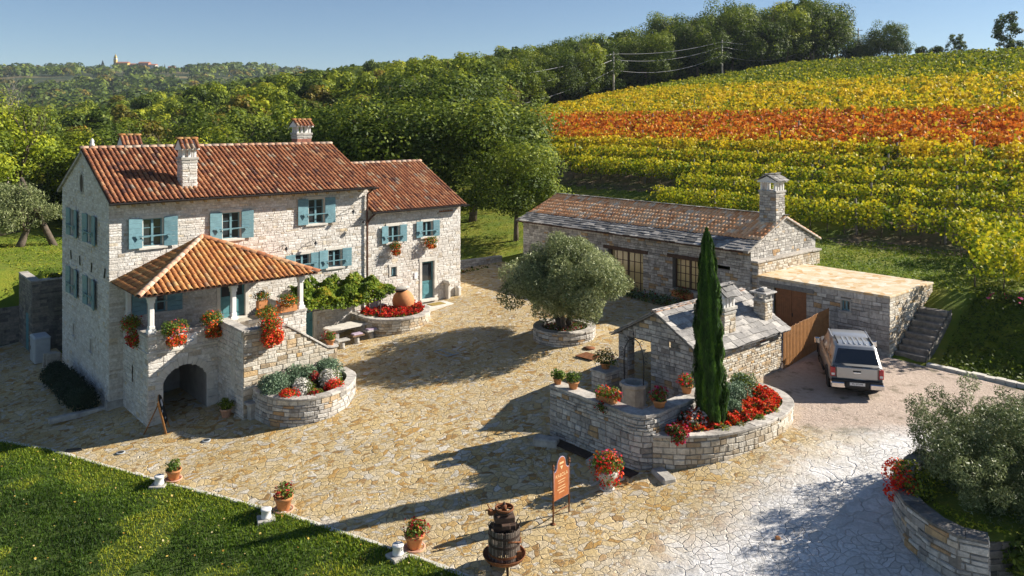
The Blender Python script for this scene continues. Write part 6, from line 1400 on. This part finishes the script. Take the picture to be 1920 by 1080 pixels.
# ------------------------------------------------------------------ pickup
def pickup(X,Y,z,fx,fy):
    ang=math.atan2(fy,fx)-math.pi/2; root=thing('pickup_truck','silver beige pickup with a hardtop canopy parked beside the stone store','pickup',(X,Y,z),ang)
    # local: y forward, rear bumper at y=0
    def loft(mb,st,mat,close=True):
        mb.m(mat); vs=[];fs=[];n=None
        for (y,pr) in st:
            ring=[(x,z_) for x,z_ in pr]+[(-x,z_) for x,z_ in reversed(pr)]; n=len(ring); vs+=[(x,y,z_) for x,z_ in ring]
        for i in range(len(st)-1):
            for k in range(n): fs.append((i*n+k,i*n+(k+1)%n,(i+1)*n+(k+1)%n,(i+1)*n+k))
        if close: fs.append(tuple(range(n))); fs.append(tuple(range(len(st)*n-1,(len(st)-1)*n-1,-1)))
        mb.smooth=True; mb.add(vs,fs); mb.smooth=False
    def pr(w,zb,zt,sh=.05): return [(w-.06,zb),(w,zb+.08),(w+.0,zb+.35),(w-.015,(zb+zt)/2+.1),(w-sh,zt-.03),(w-sh-.05,zt)]
    b=MB()
    loft(b,[(.10,pr(.86,.52,1.08)),(.16,pr(.89,.48,1.10)),(.6,pr(.91,.46,1.10)),(1.9,pr(.92,.42,1.10)),(3.3,pr(.92,.42,1.10)),(4.0,pr(.92,.42,1.08)),(4.6,pr(.91,.44,1.04,.10)),(5.0,pr(.86,.46,.96,.14)),(5.15,pr(.74,.50,.86,.14))],'paint')
    body=b.build('body',root)
    def gp(wb,wt,zb,zt): return [(wb,zb),(wb-.02,zb+.08),(wt+.06,zt-.10),(wt+.02,zt-.03),(wt-.10,zt)]
    c=MB(); loft(c,[(.16,gp(.84,.84,1.05,1.12)),(.36,gp(.86,.66,1.08,1.78)),(.45,gp(.87,.66,1.08,1.82)),(1.0,gp(.87,.67,1.08,1.84)),(1.66,gp(.87,.67,1.08,1.83)),(1.70,gp(.86,.66,1.08,1.81))],'paint'); 
    for x in (-.36,-.18,0,.18,.36): c.m('paint').bbox(x-.035,x+.035,.55,1.55,1.82,1.855,.01)
    can=c.build('canopy',root)
    c=MB(); loft(c,[(1.70,gp(.87,.66,1.08,1.76)),(1.76,gp(.87,.67,1.08,1.79)),(2.3,gp(.88,.67,1.08,1.81)),(2.9,gp(.88,.66,1.08,1.79)),(3.12,gp(.88,.64,1.08,1.73)),(3.85,gp(.82,.76,1.02,1.10))],'paint')
    c.bbox(-.70,-.65,1.8,2.9,1.74,1.80,.01); c.bbox(.65,.70,1.8,2.9,1.74,1.80,.01); cab=c.build('cab',root)
    # glass: rear, sides, windscreen
    g=MB().m('carglass'); g.quad((-.76,.165,1.20),(.76,.165,1.20),(.62,.345,1.70),(-.62,.345,1.70)); g.T=None; o=g.build('rear_window',can); o.location=(0,-.012,0.012)
    for sg in (-1,1):
        g=MB().m('carglass'); f=lambda y,z_:(sg*(.878-(z_-1.08)*.285+.004),y,z_)
        g.quad(f(.55,1.22),f(1.55,1.22),f(1.5,1.66),f(.62,1.66)); g.build('side_window',can)
        for (y0,y1,y2,y3) in ((1.85,2.42,2.40,1.90),(2.5,3.35,2.98,2.5)):
            g=MB().m('carglass'); g.quad(f(y0,1.16),f(y1,1.16),f(y2,1.64),f(y3,1.64)); g.build('side_window',cab)
        q=MB().m('plasticb'); q.bbox(sg*.60-.02,sg*.60+.02,.55,1.6,1.84,1.885,.01); q.build('roof_rail',can)
        # rear lamps
        l=MB().m('redl'); x0,x1=(.735,.905) if sg>0 else (-.905,-.735); l.bbox(x0,x1,.075,.28,.74,1.07,.02); l.m('paper'); l.box(x0+.03,x1-.03,.068,.075,.78,.86); l.build('tail_lamp',root)
        # mirror, handles, wheels
        q=MB().m('chrome'); q.bbox(sg*1.06-.11,sg*1.06+.11,3.22,3.36,1.10,1.32,.03); q.build('mirror',root)
        for y in (2.0,2.75): q=MB().m('chrome'); q.box(sg*.915-.012,sg*.915+.012,y,y+.18,.93,.97); q.build('door_handle',body)
        for y in (1.15,4.25):
            w=MB().m('tyre'); w.T=Matrix.Translation((sg*.80,y,.38))@Matrix.Rotation(R(90),4,'Y'); w.lathe([(.24,-.12),(.36,-.12),(.385,-.09),(.385,.09),(.36,.12),(.24,.12)],seg=28); wo=w.build('wheel',root)
            w=MB().m('chrome'); w.T=Matrix.Translation((sg*.80,y,.38))@Matrix.Rotation(R(90),4,'Y'); w.lathe([(.24,.10*sg),(.20,.09*sg),(.06,.12*sg),(.0,.12*sg)],seg=20,cap=False); w.build('rim',wo)
            a_=MB().m('plasticb'); pts=[(sg*.915,y+.44*math.cos(t_),.38+.44*math.sin(t_)) for t_ in np.linspace(-.1,math.pi+.1,15)]; a_.tube(pts,.035,5); a_.build('wheel_arch',root)
    q=MB().m('plasticb'); q.bbox(-.88,.88,.0,.22,.56,.66,.03); q.bbox(-.42,.42,-.02,.2,.40,.62,.03); bp=q.build('bumper',root)
    for sg in (-1,1):
        q=MB().m('chrome'); a_,b_2=(.42,.91) if sg>0 else (-.91,-.42); q.bbox(a_,b_2,-.045,.2,.38,.56,.035); q.build('bumper_corner',bp)
    q=MB().m('paper'); q.box(-.26,.26,-.028,-.022,.47,.58); pl=q.build('number_plate',bp); text('PU 573-FR',.085,'plasticb',Tm(0,-.030,.525),pl)
    q=MB().m('paint'); q.bbox(-.70,.70,.078,.11,.70,1.09,.02); tg=q.build('tailgate',root)
    q=MB().m('plasticb'); q.box(-.14,.14,.070,.078,.94,.99); q.box(-.18,.18,.082,.100,1.105,1.13); q.m('chrome'); q.bbox(-.13,.13,.055,.078,.90,.935,.008); q.build('tailgate_handle',tg)
    q=MB().m('plasticb'); q.box(-.85,.85,.2,5.0,.28,.5); q.tube([(-.95,2.0,.40),(-.95,3.6,.40)],.05,6); q.tube([(.95,2.0,.40),(.95,3.6,.40)],.05,6); q.build('underbody',root)
    return root
pickup(12.60,28.95,1.93,.27,.963)
# ------------------------------------------------------------------ vineyard rows
def vrow(k,s):
    # along +t from the right edge of the view to the left end of the vineyard
    def XY(t): return ST(s,t)
    t0=(-16.8+.7505*s); 
    ts=np.arange(-70,140,.5); ok=[]
    far=lambda x:1e9
    for t in ts:
        X,Y=XY(t)
        if Y<20 or X/Y>.70: continue
        if s<39 and X/Y<(.545 if s>36 else .58): continue
        if X<(1.0 if s>47 else 9.5 if s<43.5 else 5.5): continue
        # far edge of the vineyard
        ye=np.interp(X,[0,1,18,39.7,70,130],[122,124,140,150,166,190])
        if Y>ye: continue
        if s<46 and t>3.0: continue
        ok.append(t)
    if len(ok)<4: return
    a,b=min(ok),max(ok)
    ym=min(XY(a)[1],XY(b)[1]); yn=XY(a)[1]
    if s<50: mat,nm='vn_gy','green and yellow'
    elif s<53.5: mat,nm='vn_y','bright yellow'
    elif s<72: mat,nm='vn_r','red and orange'
    elif s<103: mat,nm='vn_y','golden yellow'
    else: mat,nm='vn_g','dull green'
    if s<44: mat='vn_gy'
    L=b-a; tt=[];
    dist=np.array([XY(a+L*i/20)[1] for i in range(21)]); size=float(np.clip(.0035*dist.mean(),.17,.34)); dens=float(np.clip(330*(45/dist.mean())**1.15,75,340))
    n=int(L*dens); t=a+L*rng.random(n)
    clv=np.array([noise.noise(Vector((q*.9,s*3.3,0))) for q in t]); clf=np.array([noise.noise(Vector((q*2.6,s*3.3,7))) for q in t])
    hgt=2.1+.35*clv+.32*clf
    u=rng.random(n); zz=.55+(hgt-.55)*u**.75; wid=(.34+.50*np.sin(np.clip(u,0,1)*np.pi*.9+.25))*(1+.8*clf)
    ds=rng.normal(0,1,n)*wid*.75
    # drooping shoots
    X=CX+(s+ds)*UX-t*UY; Y=CY+(s+ds)*UY+t*UX
    tg=np.linspace(a,b,40); zg=np.array([height(*ST(s,q)) for q in tg]); Z=np.interp(t,tg,zg)+zz
    nn=np.stack([ds*UX*1.2,ds*UY*1.2-.25,.45+0*ds],1)+rng.normal(0,.25,(n,3))
    rv=np.clip(.45+.35*clv+.25*clf+.18*(u-.5)+rng.normal(0,.17,n),0,1)
    root=thing('vine_row','vine row with %s leaves, number %d up the slope from the stable'%(nm,k+1),'vine row',(0,0,0),0,'rows of grapevines on the slope')
    parts=[]
    P=np.stack([X,Y,Z],1)
    if mat=='vn_r':
        m2=rng.random(n)<np.clip((.45 if s>68.5 or s<56 else .18)-.6*clv,0,.75); parts=[(P[~m2],nn[~m2],size,.85,.6,rv[~m2],'vn_r'),(P[m2],nn[m2],size,.85,.6,rv[m2],'vn_y')]
    elif mat=='vn_y':
        m2=rng.random(n)<np.clip((.5 if s>97 else .24)-.6*clv,0,.8); parts=[(P[~m2],nn[~m2],size,.85,.6,rv[~m2],'vn_y'),(P[m2],nn[m2],size,.85,.6,rv[m2],'vn_gy')]
    elif mat=='vn_g':
        m2=rng.random(n)<np.clip((.55 if s<112 else .25)-.5*clv,0,.8); parts=[(P[~m2],nn[~m2],size,.85,.6,rv[~m2],'vn_g'),(P[m2],nn[m2],size,.85,.6,rv[m2],'vn_gy')]
    elif s>46:
        m2=rng.random(n)<np.clip(.25-.5*clv,0,.6); parts=[(P[~m2],nn[~m2],size,.85,.6,rv[~m2],'vn_gy'),(P[m2],nn[m2],size,.85,.6,rv[m2],'vn_y')]
    else: parts=[(P,nn,size,.85,.6,rv,mat)]
    foliage('foliage',parts,root)
    if s<88:
        st=5.2; pt=a+.3; pm=None; w=MB()
        while pt<=b:
            X_,Y_=XY(pt)
            q=None
            if pm is None:
                q=MB().m('pole'); q.box(-.05,.05,-.05,.05,-.3,2.15); pm=q.build('post',root); pm.location=(X_,Y_,height(X_,Y_))
            else:
                c=pm.copy(); COL.objects.link(c); c.parent=root; c.location=(X_,Y_,height(X_,Y_)); c.scale=(1,1,random.uniform(.92,1.12)); c.rotation_euler=(random.uniform(-.04,.04),random.uniform(-.04,.04),.7)
            pt+=st
        if s<60:
            w.m('bark'); v=a
            while v<b: X_,Y_=XY(v); z=height(X_,Y_); w.tube([(X_,Y_,z-.1),(X_+random.uniform(-.08,.08),Y_,z+.5),(X_,Y_,z+1.0)],[.04,.03,.02],4); v+=1.15
            w.build('stems',root)
vrow(0,31.0); vrow(1,34.0); vrow(2,37.0)
sr=40.0; k=3
while sr<138:
    vrow(k,sr); k+=1; sr+=3.0
# a short vine at the lower right end of the first row
# ------------------------------------------------------------------ trees near and far
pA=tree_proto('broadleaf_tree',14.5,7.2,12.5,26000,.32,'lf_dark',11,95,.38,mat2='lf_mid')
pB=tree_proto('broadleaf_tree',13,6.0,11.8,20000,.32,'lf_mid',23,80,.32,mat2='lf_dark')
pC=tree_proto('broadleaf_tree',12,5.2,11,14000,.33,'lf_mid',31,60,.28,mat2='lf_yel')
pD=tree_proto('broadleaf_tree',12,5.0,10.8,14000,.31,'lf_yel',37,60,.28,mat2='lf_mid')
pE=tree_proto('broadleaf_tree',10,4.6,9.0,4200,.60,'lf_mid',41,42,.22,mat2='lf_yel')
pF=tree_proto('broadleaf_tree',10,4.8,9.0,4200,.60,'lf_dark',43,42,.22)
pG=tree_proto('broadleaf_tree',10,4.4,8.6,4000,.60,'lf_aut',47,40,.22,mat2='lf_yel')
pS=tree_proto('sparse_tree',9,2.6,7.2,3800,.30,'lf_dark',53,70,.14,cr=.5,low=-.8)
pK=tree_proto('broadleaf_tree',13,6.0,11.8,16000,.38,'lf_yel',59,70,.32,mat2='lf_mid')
put(pA,-9.2,65,.98,sz=.80,label='huge dark oak directly behind the right end of the farmhouse')
put(pA,-3.3,66,.95,sz=.76,label='huge dark oak with drooping boughs left of the vineyard')
put(pB,-17.0,70,1.02,sz=.84,label='large dark oak rising behind the farmhouse ridge, left of the biggest oaks')
put(pA,-8.0,80,1.05,sz=.85,label='tall oak standing behind the two biggest oaks')
put(pB,.3,58,.66,sz=.9,label='green oak bough mass hanging above the lawn between house and stable')
put(pB,-1.0,76,.9,sz=.8,label='dark oak at the left end of the vineyard rows')
put(pC,-25,72,.98,sz=.84,label='green tree behind the brick chimney of the farmhouse')
put(pC,-30.5,67,1.0,sz=.78,label='green leafy tree behind the middle of the farmhouse roof')
put(pC,-36,72,1.05,sz=.8,label='green leafy tree behind the front chimney of the farmhouse')
put(pB,-30,82,1.0,sz=.85,label='dark green tree in the second line behind the farmhouse roof')
put(pB,-41,80,.95,sz=.85,label='dark green tree in the second line behind the gable')
put(pD,-44,66,1.12,sz=.84,label='yellow green acacia behind the farmhouse gable')
put(pK,-50,73,1.1,sz=.8,label='tall yellow green acacia left of the gable')
put(pD,-41,58,.80,'yellow green acacia just left of the gable top')
put(pK,-57,79,1.0,sz=.8,label='yellow green acacia at the far left')
put(pD,-52,64,.95,sz=.84,label='yellow green tree at the left edge above the olive')
put(pK,-64,92,1.1,sz=.8,label='pale yellow green tree beyond the left edge acacias')
put(pF,-45,59.5,.55,'dark undergrowth tree behind the far left olive',z=2.6)
put(pF,-39,57.5,.5,'dark undergrowth tree beside the gable corner',z=2.6)
put(pF,-50,60,.6,'dark undergrowth tree at the left edge behind the olive',z=2.6)
# bare dead tree and leaning trunks
DT=thing('bare_tree','bare pale grey dead tree sticking out of the acacias at the left','tree',(-45.5,71,3)); random.seed(5); q=MB(); limbs(q,(0,0,0),(0,0,1),5.4,.15,4,.55,'barkp',up=.5); q.build('trunk',DT)
DT=thing('bare_tree','second bare tree with dark crooked limbs among the acacias at the left','tree',(-41.5,66,3)); random.seed(9); q=MB(); limbs(q,(0,0,0),(.15,0,1),4.8,.2,4,.6,'bark',up=.4); q.build('trunk',DT)
for x,y,dx,l in ((-32.5,56.5,-.55,'leaning bare trunk at the wood edge behind the far left olive'),(-31.2,57.5,-.08,'upright bare trunk at the wood edge next to the gable corner')):
    r=thing('tree_trunk',l,'tree',(x,y,3)); q=MB().m('bark'); q.tube([(0,0,0),(dx*2,0,2.2),(dx*5,.5,5.0)],[.26,.2,.14],8); q.build('trunk',r)
# forest behind and beside the vineyard, then the near wooded slopes
placed=[]
def clear(x,y,d): return all((x-a)**2+(y-b)**2>d*d for a,b in placed)
LB={id(pE):'mid green tree in the wood on the hillside',id(pF):'dark green tree in the wood on the hillside',id(pG):'yellowish autumn tree in the wood on the hillside',id(pC):'green and yellow tree on the wood edge above the vines',id(pB):'dark green tree on the wood edge above the vines'}
random.seed(21)
cnt=0
edge=[(1,126),(9,133),(18,141),(28,146),(39.7,152),(50,157),(60,163),(70,168)]
for i in range(len(edge)-1):
    for r_ in range(5):
        for q_ in range(2):
            (x0,y0),(x1,y1)=edge[i],edge[i+1]; f=(q_+random.random())/2; x=x0+(x1-x0)*f-r_*3.0+random.uniform(-1.5,1.5); y=y0+(y1-y0)*f+3+r_*6.5+random.uniform(-1.5,1.5)
            if x/y>.425 or not clear(x,y,4.5): continue
            placed.append((x,y)); pr=random.choice((pB,pC,pF,pC,pB)); g='trees on the wood edge above the vineyard' if pr in (pB,pC) else 'trees of the wood on the hillside'
            sc={1:1}.get(1); a=x/y; sc=np.interp(a,[0,.15,.27,.43],[.82,1.0,1.12,1.22])*random.uniform(.9,1.08)*(1.25 if pr is pF else 1.0)
            put(pr,x,y,sc,LB[id(pr)],group=g); cnt+=1
# slope left of the vineyard
tries=0
while cnt<262 and tries<9000:
    tries+=1
    y=88+ (235-88)*random.random()**1.1; a=random.uniform(-.66,.10); x=a*y
    if x>-1 and y<150: continue
    if x>-14 and y<86: continue
    if not clear(x,y,5.2+y*.006): continue
    placed.append((x,y)); w=noise.noise(Vector((x*.03,y*.03,1)))+random.uniform(-.35,.35)
    pr=pG if w>.28 else (pF if w<-.12 else pE)
    put(pr,x,y,random.uniform(.75,1.08)*(1.0 if y>110 else .85),LB[id(pr)],group={id(pE):'mid green trees of the wood',id(pF):'trees of the wood on the hillside',id(pG):'autumn coloured trees of the wood'}[id(pr)]); cnt+=1
# sky line trees at the top of the vineyard
put(pB,81,171,.78,'bushy round tree on the skyline right of the wood, taller one of the pair'); put(pB,76,171,.55,'smaller bushy tree on the skyline right of the wood')
put(pS,97,173,.78,'small lone sparse tree on the skyline near the right edge'); put(pS,104,167,1.18,'tall sparse tree on the skyline at the right edge')
for i,(x,y,sc) in enumerate(((88,170,.36),(92,172,.42),(100,172,.36),(107,170,.48),(110,168,.38),(72.5,170,.45))): put(pF,x,y,sc,'low dark bush on the skyline at the top of the vines',cat='bush',group='low bushes on the skyline')
put(pG,69,167,.3,'small reddish bush at the top of the vineyard beside the utility poles',cat='bush')
# far woods as one mass of crowns
def far_wood():
    V=[];Q=[];RN=[];MI=[];o=0; rg=np.random.default_rng(3); tot=0
    C=[];S=[]
    for y0,y1,n,rad in ((225,420,1500,4.2),(420,800,1500,6.0),(800,1500,1900,8)):
        k=0
        while k<n:
            y=y0+(y1-y0)*rg.random(); a=-.70+1.15*rg.random(); x=a*y
            if a>.42: continue
            if y>1130 and -700<x<-480: k+=1; continue
            if y>800 and a>-.1: k+=1; continue
            if noise.noise(Vector((x*.006,y*.006,8)))>.22 and y>480 : k+=1; continue
            C.append((x,y,height(x,y)+rad*.55)); S.append(rad*(.7+.6*rg.random())); k+=1
    C=np.array(C);S=np.array(S); m=34
    idx=np.repeat(np.arange(len(C)),m); d=rg.normal(0,1,(len(idx),3)); d/=np.linalg.norm(d,axis=1)[:,None]; d[:,2]=np.abs(d[:,2])*.95-.25
    p=C[idx]+d*S[idx][:,None]*np.array([1,1,.95])*(.75+.3*rg.random(len(idx)))[:,None]; nn=d.copy(); nn[:,2]+=.3
    ky=rg.random(len(C)); kv=ky[idx]; rv=np.clip(.15+.5*rg.random(len(C))[idx]+rg.normal(0,.14,len(idx)),0,1)
    sz=S[idx]*(.42+.3*rg.random(len(idx)))
    v,q=leafgeo(p,nn,sz,.75,.3); mi=np.where(kv<.52,0,np.where(kv<.84,1,2))
    o=npmesh('distant_wood',v,q,rv,['lf_dark','lf_mid','lf_aut'],mi); tag(o,'far wooded hills rolling to the horizon behind the farm','wood',kind='stuff')
far_wood()
# undergrowth so that no bare ground shows below the near wood
def hedge():
    n=16000; x=72*rng.random(n); y=np.interp(x,[0,9,18,28,39.7,50,60,72],[126,133,141,146,152,157,163,168])+4+22*rng.random(n); z=np.array([height(a_,b_) for a_,b_ in zip(x,y)])+5.5*rng.random(n)**1.3
    k=x/y<.43
    o=foliage('undergrowth',[(np.stack([x,y,z],1)[k],np.tile([0,-.6,.8],(k.sum(),1)),.8,.8,.6,rng.random(k.sum())*.8,'lf_dark')]); tag(o,'dense undergrowth between the trunks along the upper edge of the vineyard','undergrowth',kind='stuff')
hedge()
def under():
    n=26000; y=80+150*rng.random(n)**1.2; a=-.7+.82*rng.random(n); x=a*y; k=~((x>-3)&(y<118)); x=x[k];y=y[k]
    k=(x<np.interp(y,[80,120,126,140,152,168,260],[-14,-3,-1,12,36,60,70])); x=x[k];y=y[k]
    z=np.array([height(a_,b_) for a_,b_ in zip(x,y)])+1.8*rng.random(len(x))
    o=foliage('undergrowth',[(np.stack([x,y,z],1),np.tile([0,-.3,1.],(len(x),1)),.9,.8,.6,rng.random(len(x))*.7,'lf_dark')]); tag(o,'low bushes covering the ground below the wood','undergrowth',kind='stuff')
under()
# ------------------------------------------------------------------ hedge and bank plants
def bank():
    n=9000; s=25.8+5.5*rng.random(n); t=-22.8-9*rng.random(n); z=np.array([GZ(a,b) for a,b in zip(s,t)])+.14*rng.random(n)
    X=CX+s*UX-t*UY; Y=CY+s*UY+t*UX
    o=foliage('bank_grass',[(np.stack([X,Y,z],1),np.tile([0,0,1.],(n,1)),.2,.35,.8,rng.random(n)*.5,'lf_mid')]); tag(o,'rough dark grass on the shaded bank at the right','grass',kind='stuff')
bank()
def bedgrass():
    n=9000; X=10.4+6.6*rng.random(n); Y=18.6+5*rng.random(n); k=(X>10.55+.5*np.abs(Y-19.8)**1.3*.35)&(Y<X*.6+15.2)&(Y>18.55+(X-11)*.15); X=X[k];Y=Y[k]; n=len(X)
    o=foliage('bed_grass',[(np.stack([X,Y,2.27+.06*np.sin(3*X+2*Y)+.12*rng.random(n)],1),np.tile([0,0,1.],(n,1)),.09,.5,.8,rng.random(n),'lf_yel')]); tag(o,'dry yellow green grass and leaf litter under the near olive tree','grass',kind='stuff')
bedgrass()
def meadow():
    n=52000; k=0; Xs=[];Ys=[]
    for (s0,s1,t0,t1,m) in ((18.6,45,5,34,20000),(-14,-1,19.5,40,12000),(-.4,12,13.6,34,10000),(31.9,38,-14,2,5000),(30.1,38.5,-24,-14,9000)):
        Xs.append(s0+(s1-s0)*rng.random(m)); Ys.append(t0+(t1-t0)*rng.random(m))
    s=np.concatenate(Xs);t=np.concatenate(Ys); X=CX+s*UX-t*UY; Y=CY+s*UY+t*UX; z=np.array([height(a,b) for a,b in zip(X,Y)])+.06*rng.random(len(s))
    pt=np.array([noise.noise(Vector((a*.25,b*.25,0))) for a,b in zip(X,Y)])
    o=foliage('meadow_grass',[(np.stack([X,Y,z],1),np.tile([0,0,1.],(len(s),1)),.16,.3,.8,np.clip(.55+.5*pt+rng.normal(0,.15,len(s)),0,1),'blade')]); tag(o,'mown green grass of the back lawns between the buildings','grass',kind='stuff')
meadow()
# dirt track behind the far left olive
q=MB().m('vsoil'); 
for i in range(12):
    a=-60+3.4*i; f=lambda x:(x,60.5+.18*(x+40)+.02*(x+40)**2*.1); (x0,y0),(x1,y1)=f(a),f(a+3.4)
    q.quad((x0,y0,height(x0,y0)+.05),(x1,y1,height(x1,y1)+.05),(x1,y1+3,height(x1,y1+3)+.05),(x0,y0+3,height(x0,y0+3)+.05))
o=q.build('dirt_track'); tag(o,kind='structure')
# ------------------------------------------------------------------ utility poles and cables
poles=[(17.9,140,9.2,'utility pole standing at the left end of the vineyard top, nearest to the oaks'),(39.7,150,8.6,'utility pole in front of the wood above the vineyard, second from left'),(64.6,170,7.2,'utility pole with crossarms on the vineyard crest, third from left'),(70.6,172,6.0,'thin utility pole on the crest between two others'),(75.5,173,9.0,'tall utility pole at the right end of the wood')]
tops=[]
for (x,y,h,l) in poles:
    z=height(x,y); r=thing('utility_pole',l,'pole',(x,y,z-.3)); q=MB().m('upole'); q.tube([(0,0,0),(0,0,h)],[.20,.13],8); q.build('post',r)
    q=MB().m('upole'); q.box(-.9,.9,-.05,.05,h-.55,h-.43); q.box(-.6,.6,-.05,.05,h-1.5,h-1.4); q.build('crossarm',r)
    for a in (-.8,.8): q=MB().m('white'); q.lathe([(.05,0),(.06,.1),(.03,.18)],(a,0,h-.43),6); q.build('insulator',r)
    tops.append((x,y,z-.3+h))
def cable(a,b,sag,l,r=.036):
    q=MB().m('wire'); A_=Vector(a);B_=Vector(b); q.tube([tuple(A_.lerp(B_,k/16)-Vector((0,0,sag*4*(k/16)*(1-k/16)))) for k in range(17)],r,4); o=q.build('power_cable'); tag(o,l,'cable')
lft=(-18,112,17.5)
nm=['top','middle','lower']
for j,dz in enumerate((-.35,-1.4,-3.2)):
    a=tops[0]; cable((lft[0],lft[1],lft[2]+dz*1.1),(a[0],a[1],a[2]+dz),1.2+.9*j,'%s power cable between the oaks and the leftmost pole'%nm[j])
    b=tops[1]; cable((a[0],a[1],a[2]+dz),(b[0],b[1],b[2]+dz*.9),.8+.4*j,'%s power cable between the first and second pole'%nm[j])
    c=tops[2]; cable((b[0],b[1],b[2]+dz*.9),(c[0],c[1],c[2]+dz*.5),1.0+.5*j,'%s power cable between the second and third pole'%nm[j])
cable((tops[2][0],tops[2][1],tops[2][2]-.4),(tops[4][0],tops[4][1],tops[4][2]-1),.9,'power cable between the crest pole and the tall right pole')
# ------------------------------------------------------------------ village on the far ridge
M['ochre']=simple('ochre_render',(.60,.42,.12),.9,var=.1,vs=.05,bmp=0); M['pinkr']=simple('pink_render',(.50,.26,.18),.9,var=.1,vs=.05,bmp=0); M['whiter']=simple('white_render',(.62,.58,.52),.9,var=.1,vs=.05,bmp=0); M['rooft']=simple('far_roof',(.36,.14,.08),.9,var=.2,vs=.1,bmp=0)
VY=1250.
def vx(p): return (p-960)/1488*VY
def house(name,label,p0,p1,h,wallm,rz,up=0,depth=10,cat='house'):
    x0,x1=vx(p0),vx(p1); z=height((x0+x1)/2,VY)+up; r=thing(name,label,cat,((x0+x1)/2,VY,z)); w=(x1-x0)/2
    q=MB().m(wallm); q.box(-w,w,-depth/2,depth/2,-4,h); q.build('wall',r)
    q=MB().m('rooft'); o=.5; q.add([(-w-o,-depth/2-o,h),(w+o,-depth/2-o,h),(w+o,depth/2+o,h),(-w-o,depth/2+o,h),(-w,0,h+rz),(w,0,h+rz)],[(0,1,5,4),(2,3,4,5),(0,4,3),(1,2,5),(0,3,2,1)]); q.build('roof',r)
    for k in range(max(2,int(w*2/5))):
        q=MB().m('black'); x=-w+2+k*5; q.box(x,x+1.1,-depth/2-.06,-depth/2+.05,h*.45,h*.45+1.6); q.build('window',r)
    return r
ch=house('church','yellow hilltop church nave on the far ridge','221' and 221,242,6.5,'ochre',2.2,2,cat='church')
tw=thing('church_tower','slender yellow church tower with pointed spire on the far ridge','tower',(vx(216.5),VY,height(vx(216.5),VY)+1)); q=MB().m('ochre'); q.box(-2.1,2.1,-2.1,2.1,-4,13); q.build('shaft',tw); q=MB().m('whiter'); q.bbox(-2.5,2.5,-2.5,2.5,13,13.6,.1); q.box(-1.9,1.9,-1.9,1.9,13.6,15.5); q.build('belfry',tw); q=MB().m('ochre'); q.add([(-2.1,-2.1,15.5),(2.1,-2.1,15.5),(2.1,2.1,15.5),(-2.1,2.1,15.5),(0,0,22)],[(0,1,4),(1,2,4),(2,3,4),(3,0,4)]); q.build('spire',tw)
house('village_house','pink village house right of the hilltop church',246,259,5,'pinkr',1.8,1.5); house('village_house','long pink village house with red roof in the middle of the far village',262,281,6.5,'pinkr',2.2,2.5); house('village_house','pale village house right of the long pink one',281,294,5,'whiter',2,1.0); house('village_house','small white village house lowest on the ridge',302,313,4.5,'whiter',1.6,-5); house('village_house','small reddish village house at the right end of the village',317,327,3.5,'pinkr',1.6,0)
random.seed(2)
for p,sc,l in ((200,.95,'dark cypress left of the far church tower'),(221,.7,'small dark cypress close to the far church tower'),(503,.95,'pointed dark cypress on the far ridge behind the chimneys'),(315,.5,'small dark tree at the right end of the far village')):
    X=vx(p); r=thing('cypress',l,'tree',(X,VY-12,height(X,VY-12))); q=MB().m('bark'); q.tube([(0,0,-1),(0,0,8)],.4,5); q.build('trunk',r)
    nq=500; zz=rng.random(nq)*13*sc; aa=rng.random(nq)*6.283; rr=np.interp(zz/(13*sc),[0,.15,.5,1],[2.2,3.0,2.3,.1])*sc*(.7+.4*rng.random(nq))
    foliage('crown',[(np.stack([rr*np.cos(aa),rr*np.sin(aa),zz],1),np.stack([np.cos(aa),np.sin(aa),0*aa+.3],1),1.6*sc,.5,.4,rng.random(nq)*.5,'lf_rose')],r)

# ------------------------------------------------------------------ thin autumn air over the valley
hz=bpy.data.materials.new('haze_air'); hz.use_nodes=True; hn=hz.node_tree; hn.nodes.remove(hn.nodes['Principled BSDF'])
pv=hn.nodes.new('ShaderNodeVolumePrincipled'); pv.inputs['Color'].default_value=(.72,.84,1,1); pv.inputs['Density'].default_value=.0001; pv.inputs['Anisotropy'].default_value=.2
hn.links.new(pv.outputs[0],hn.nodes['Material Output'].inputs['Volume'])
M['haze']=hz
q=MB().m('haze'); q.box(-2900,2600,-150,3500,-12,150); o=q.build('haze'); tag(o,kind='stuff')

for o in scene.objects:
    if o.parent and o.type=='MESH' and o.name.split('.')[0] in ('flowers','blooms','stems','trailing_stems'): o['kind']='stuff'
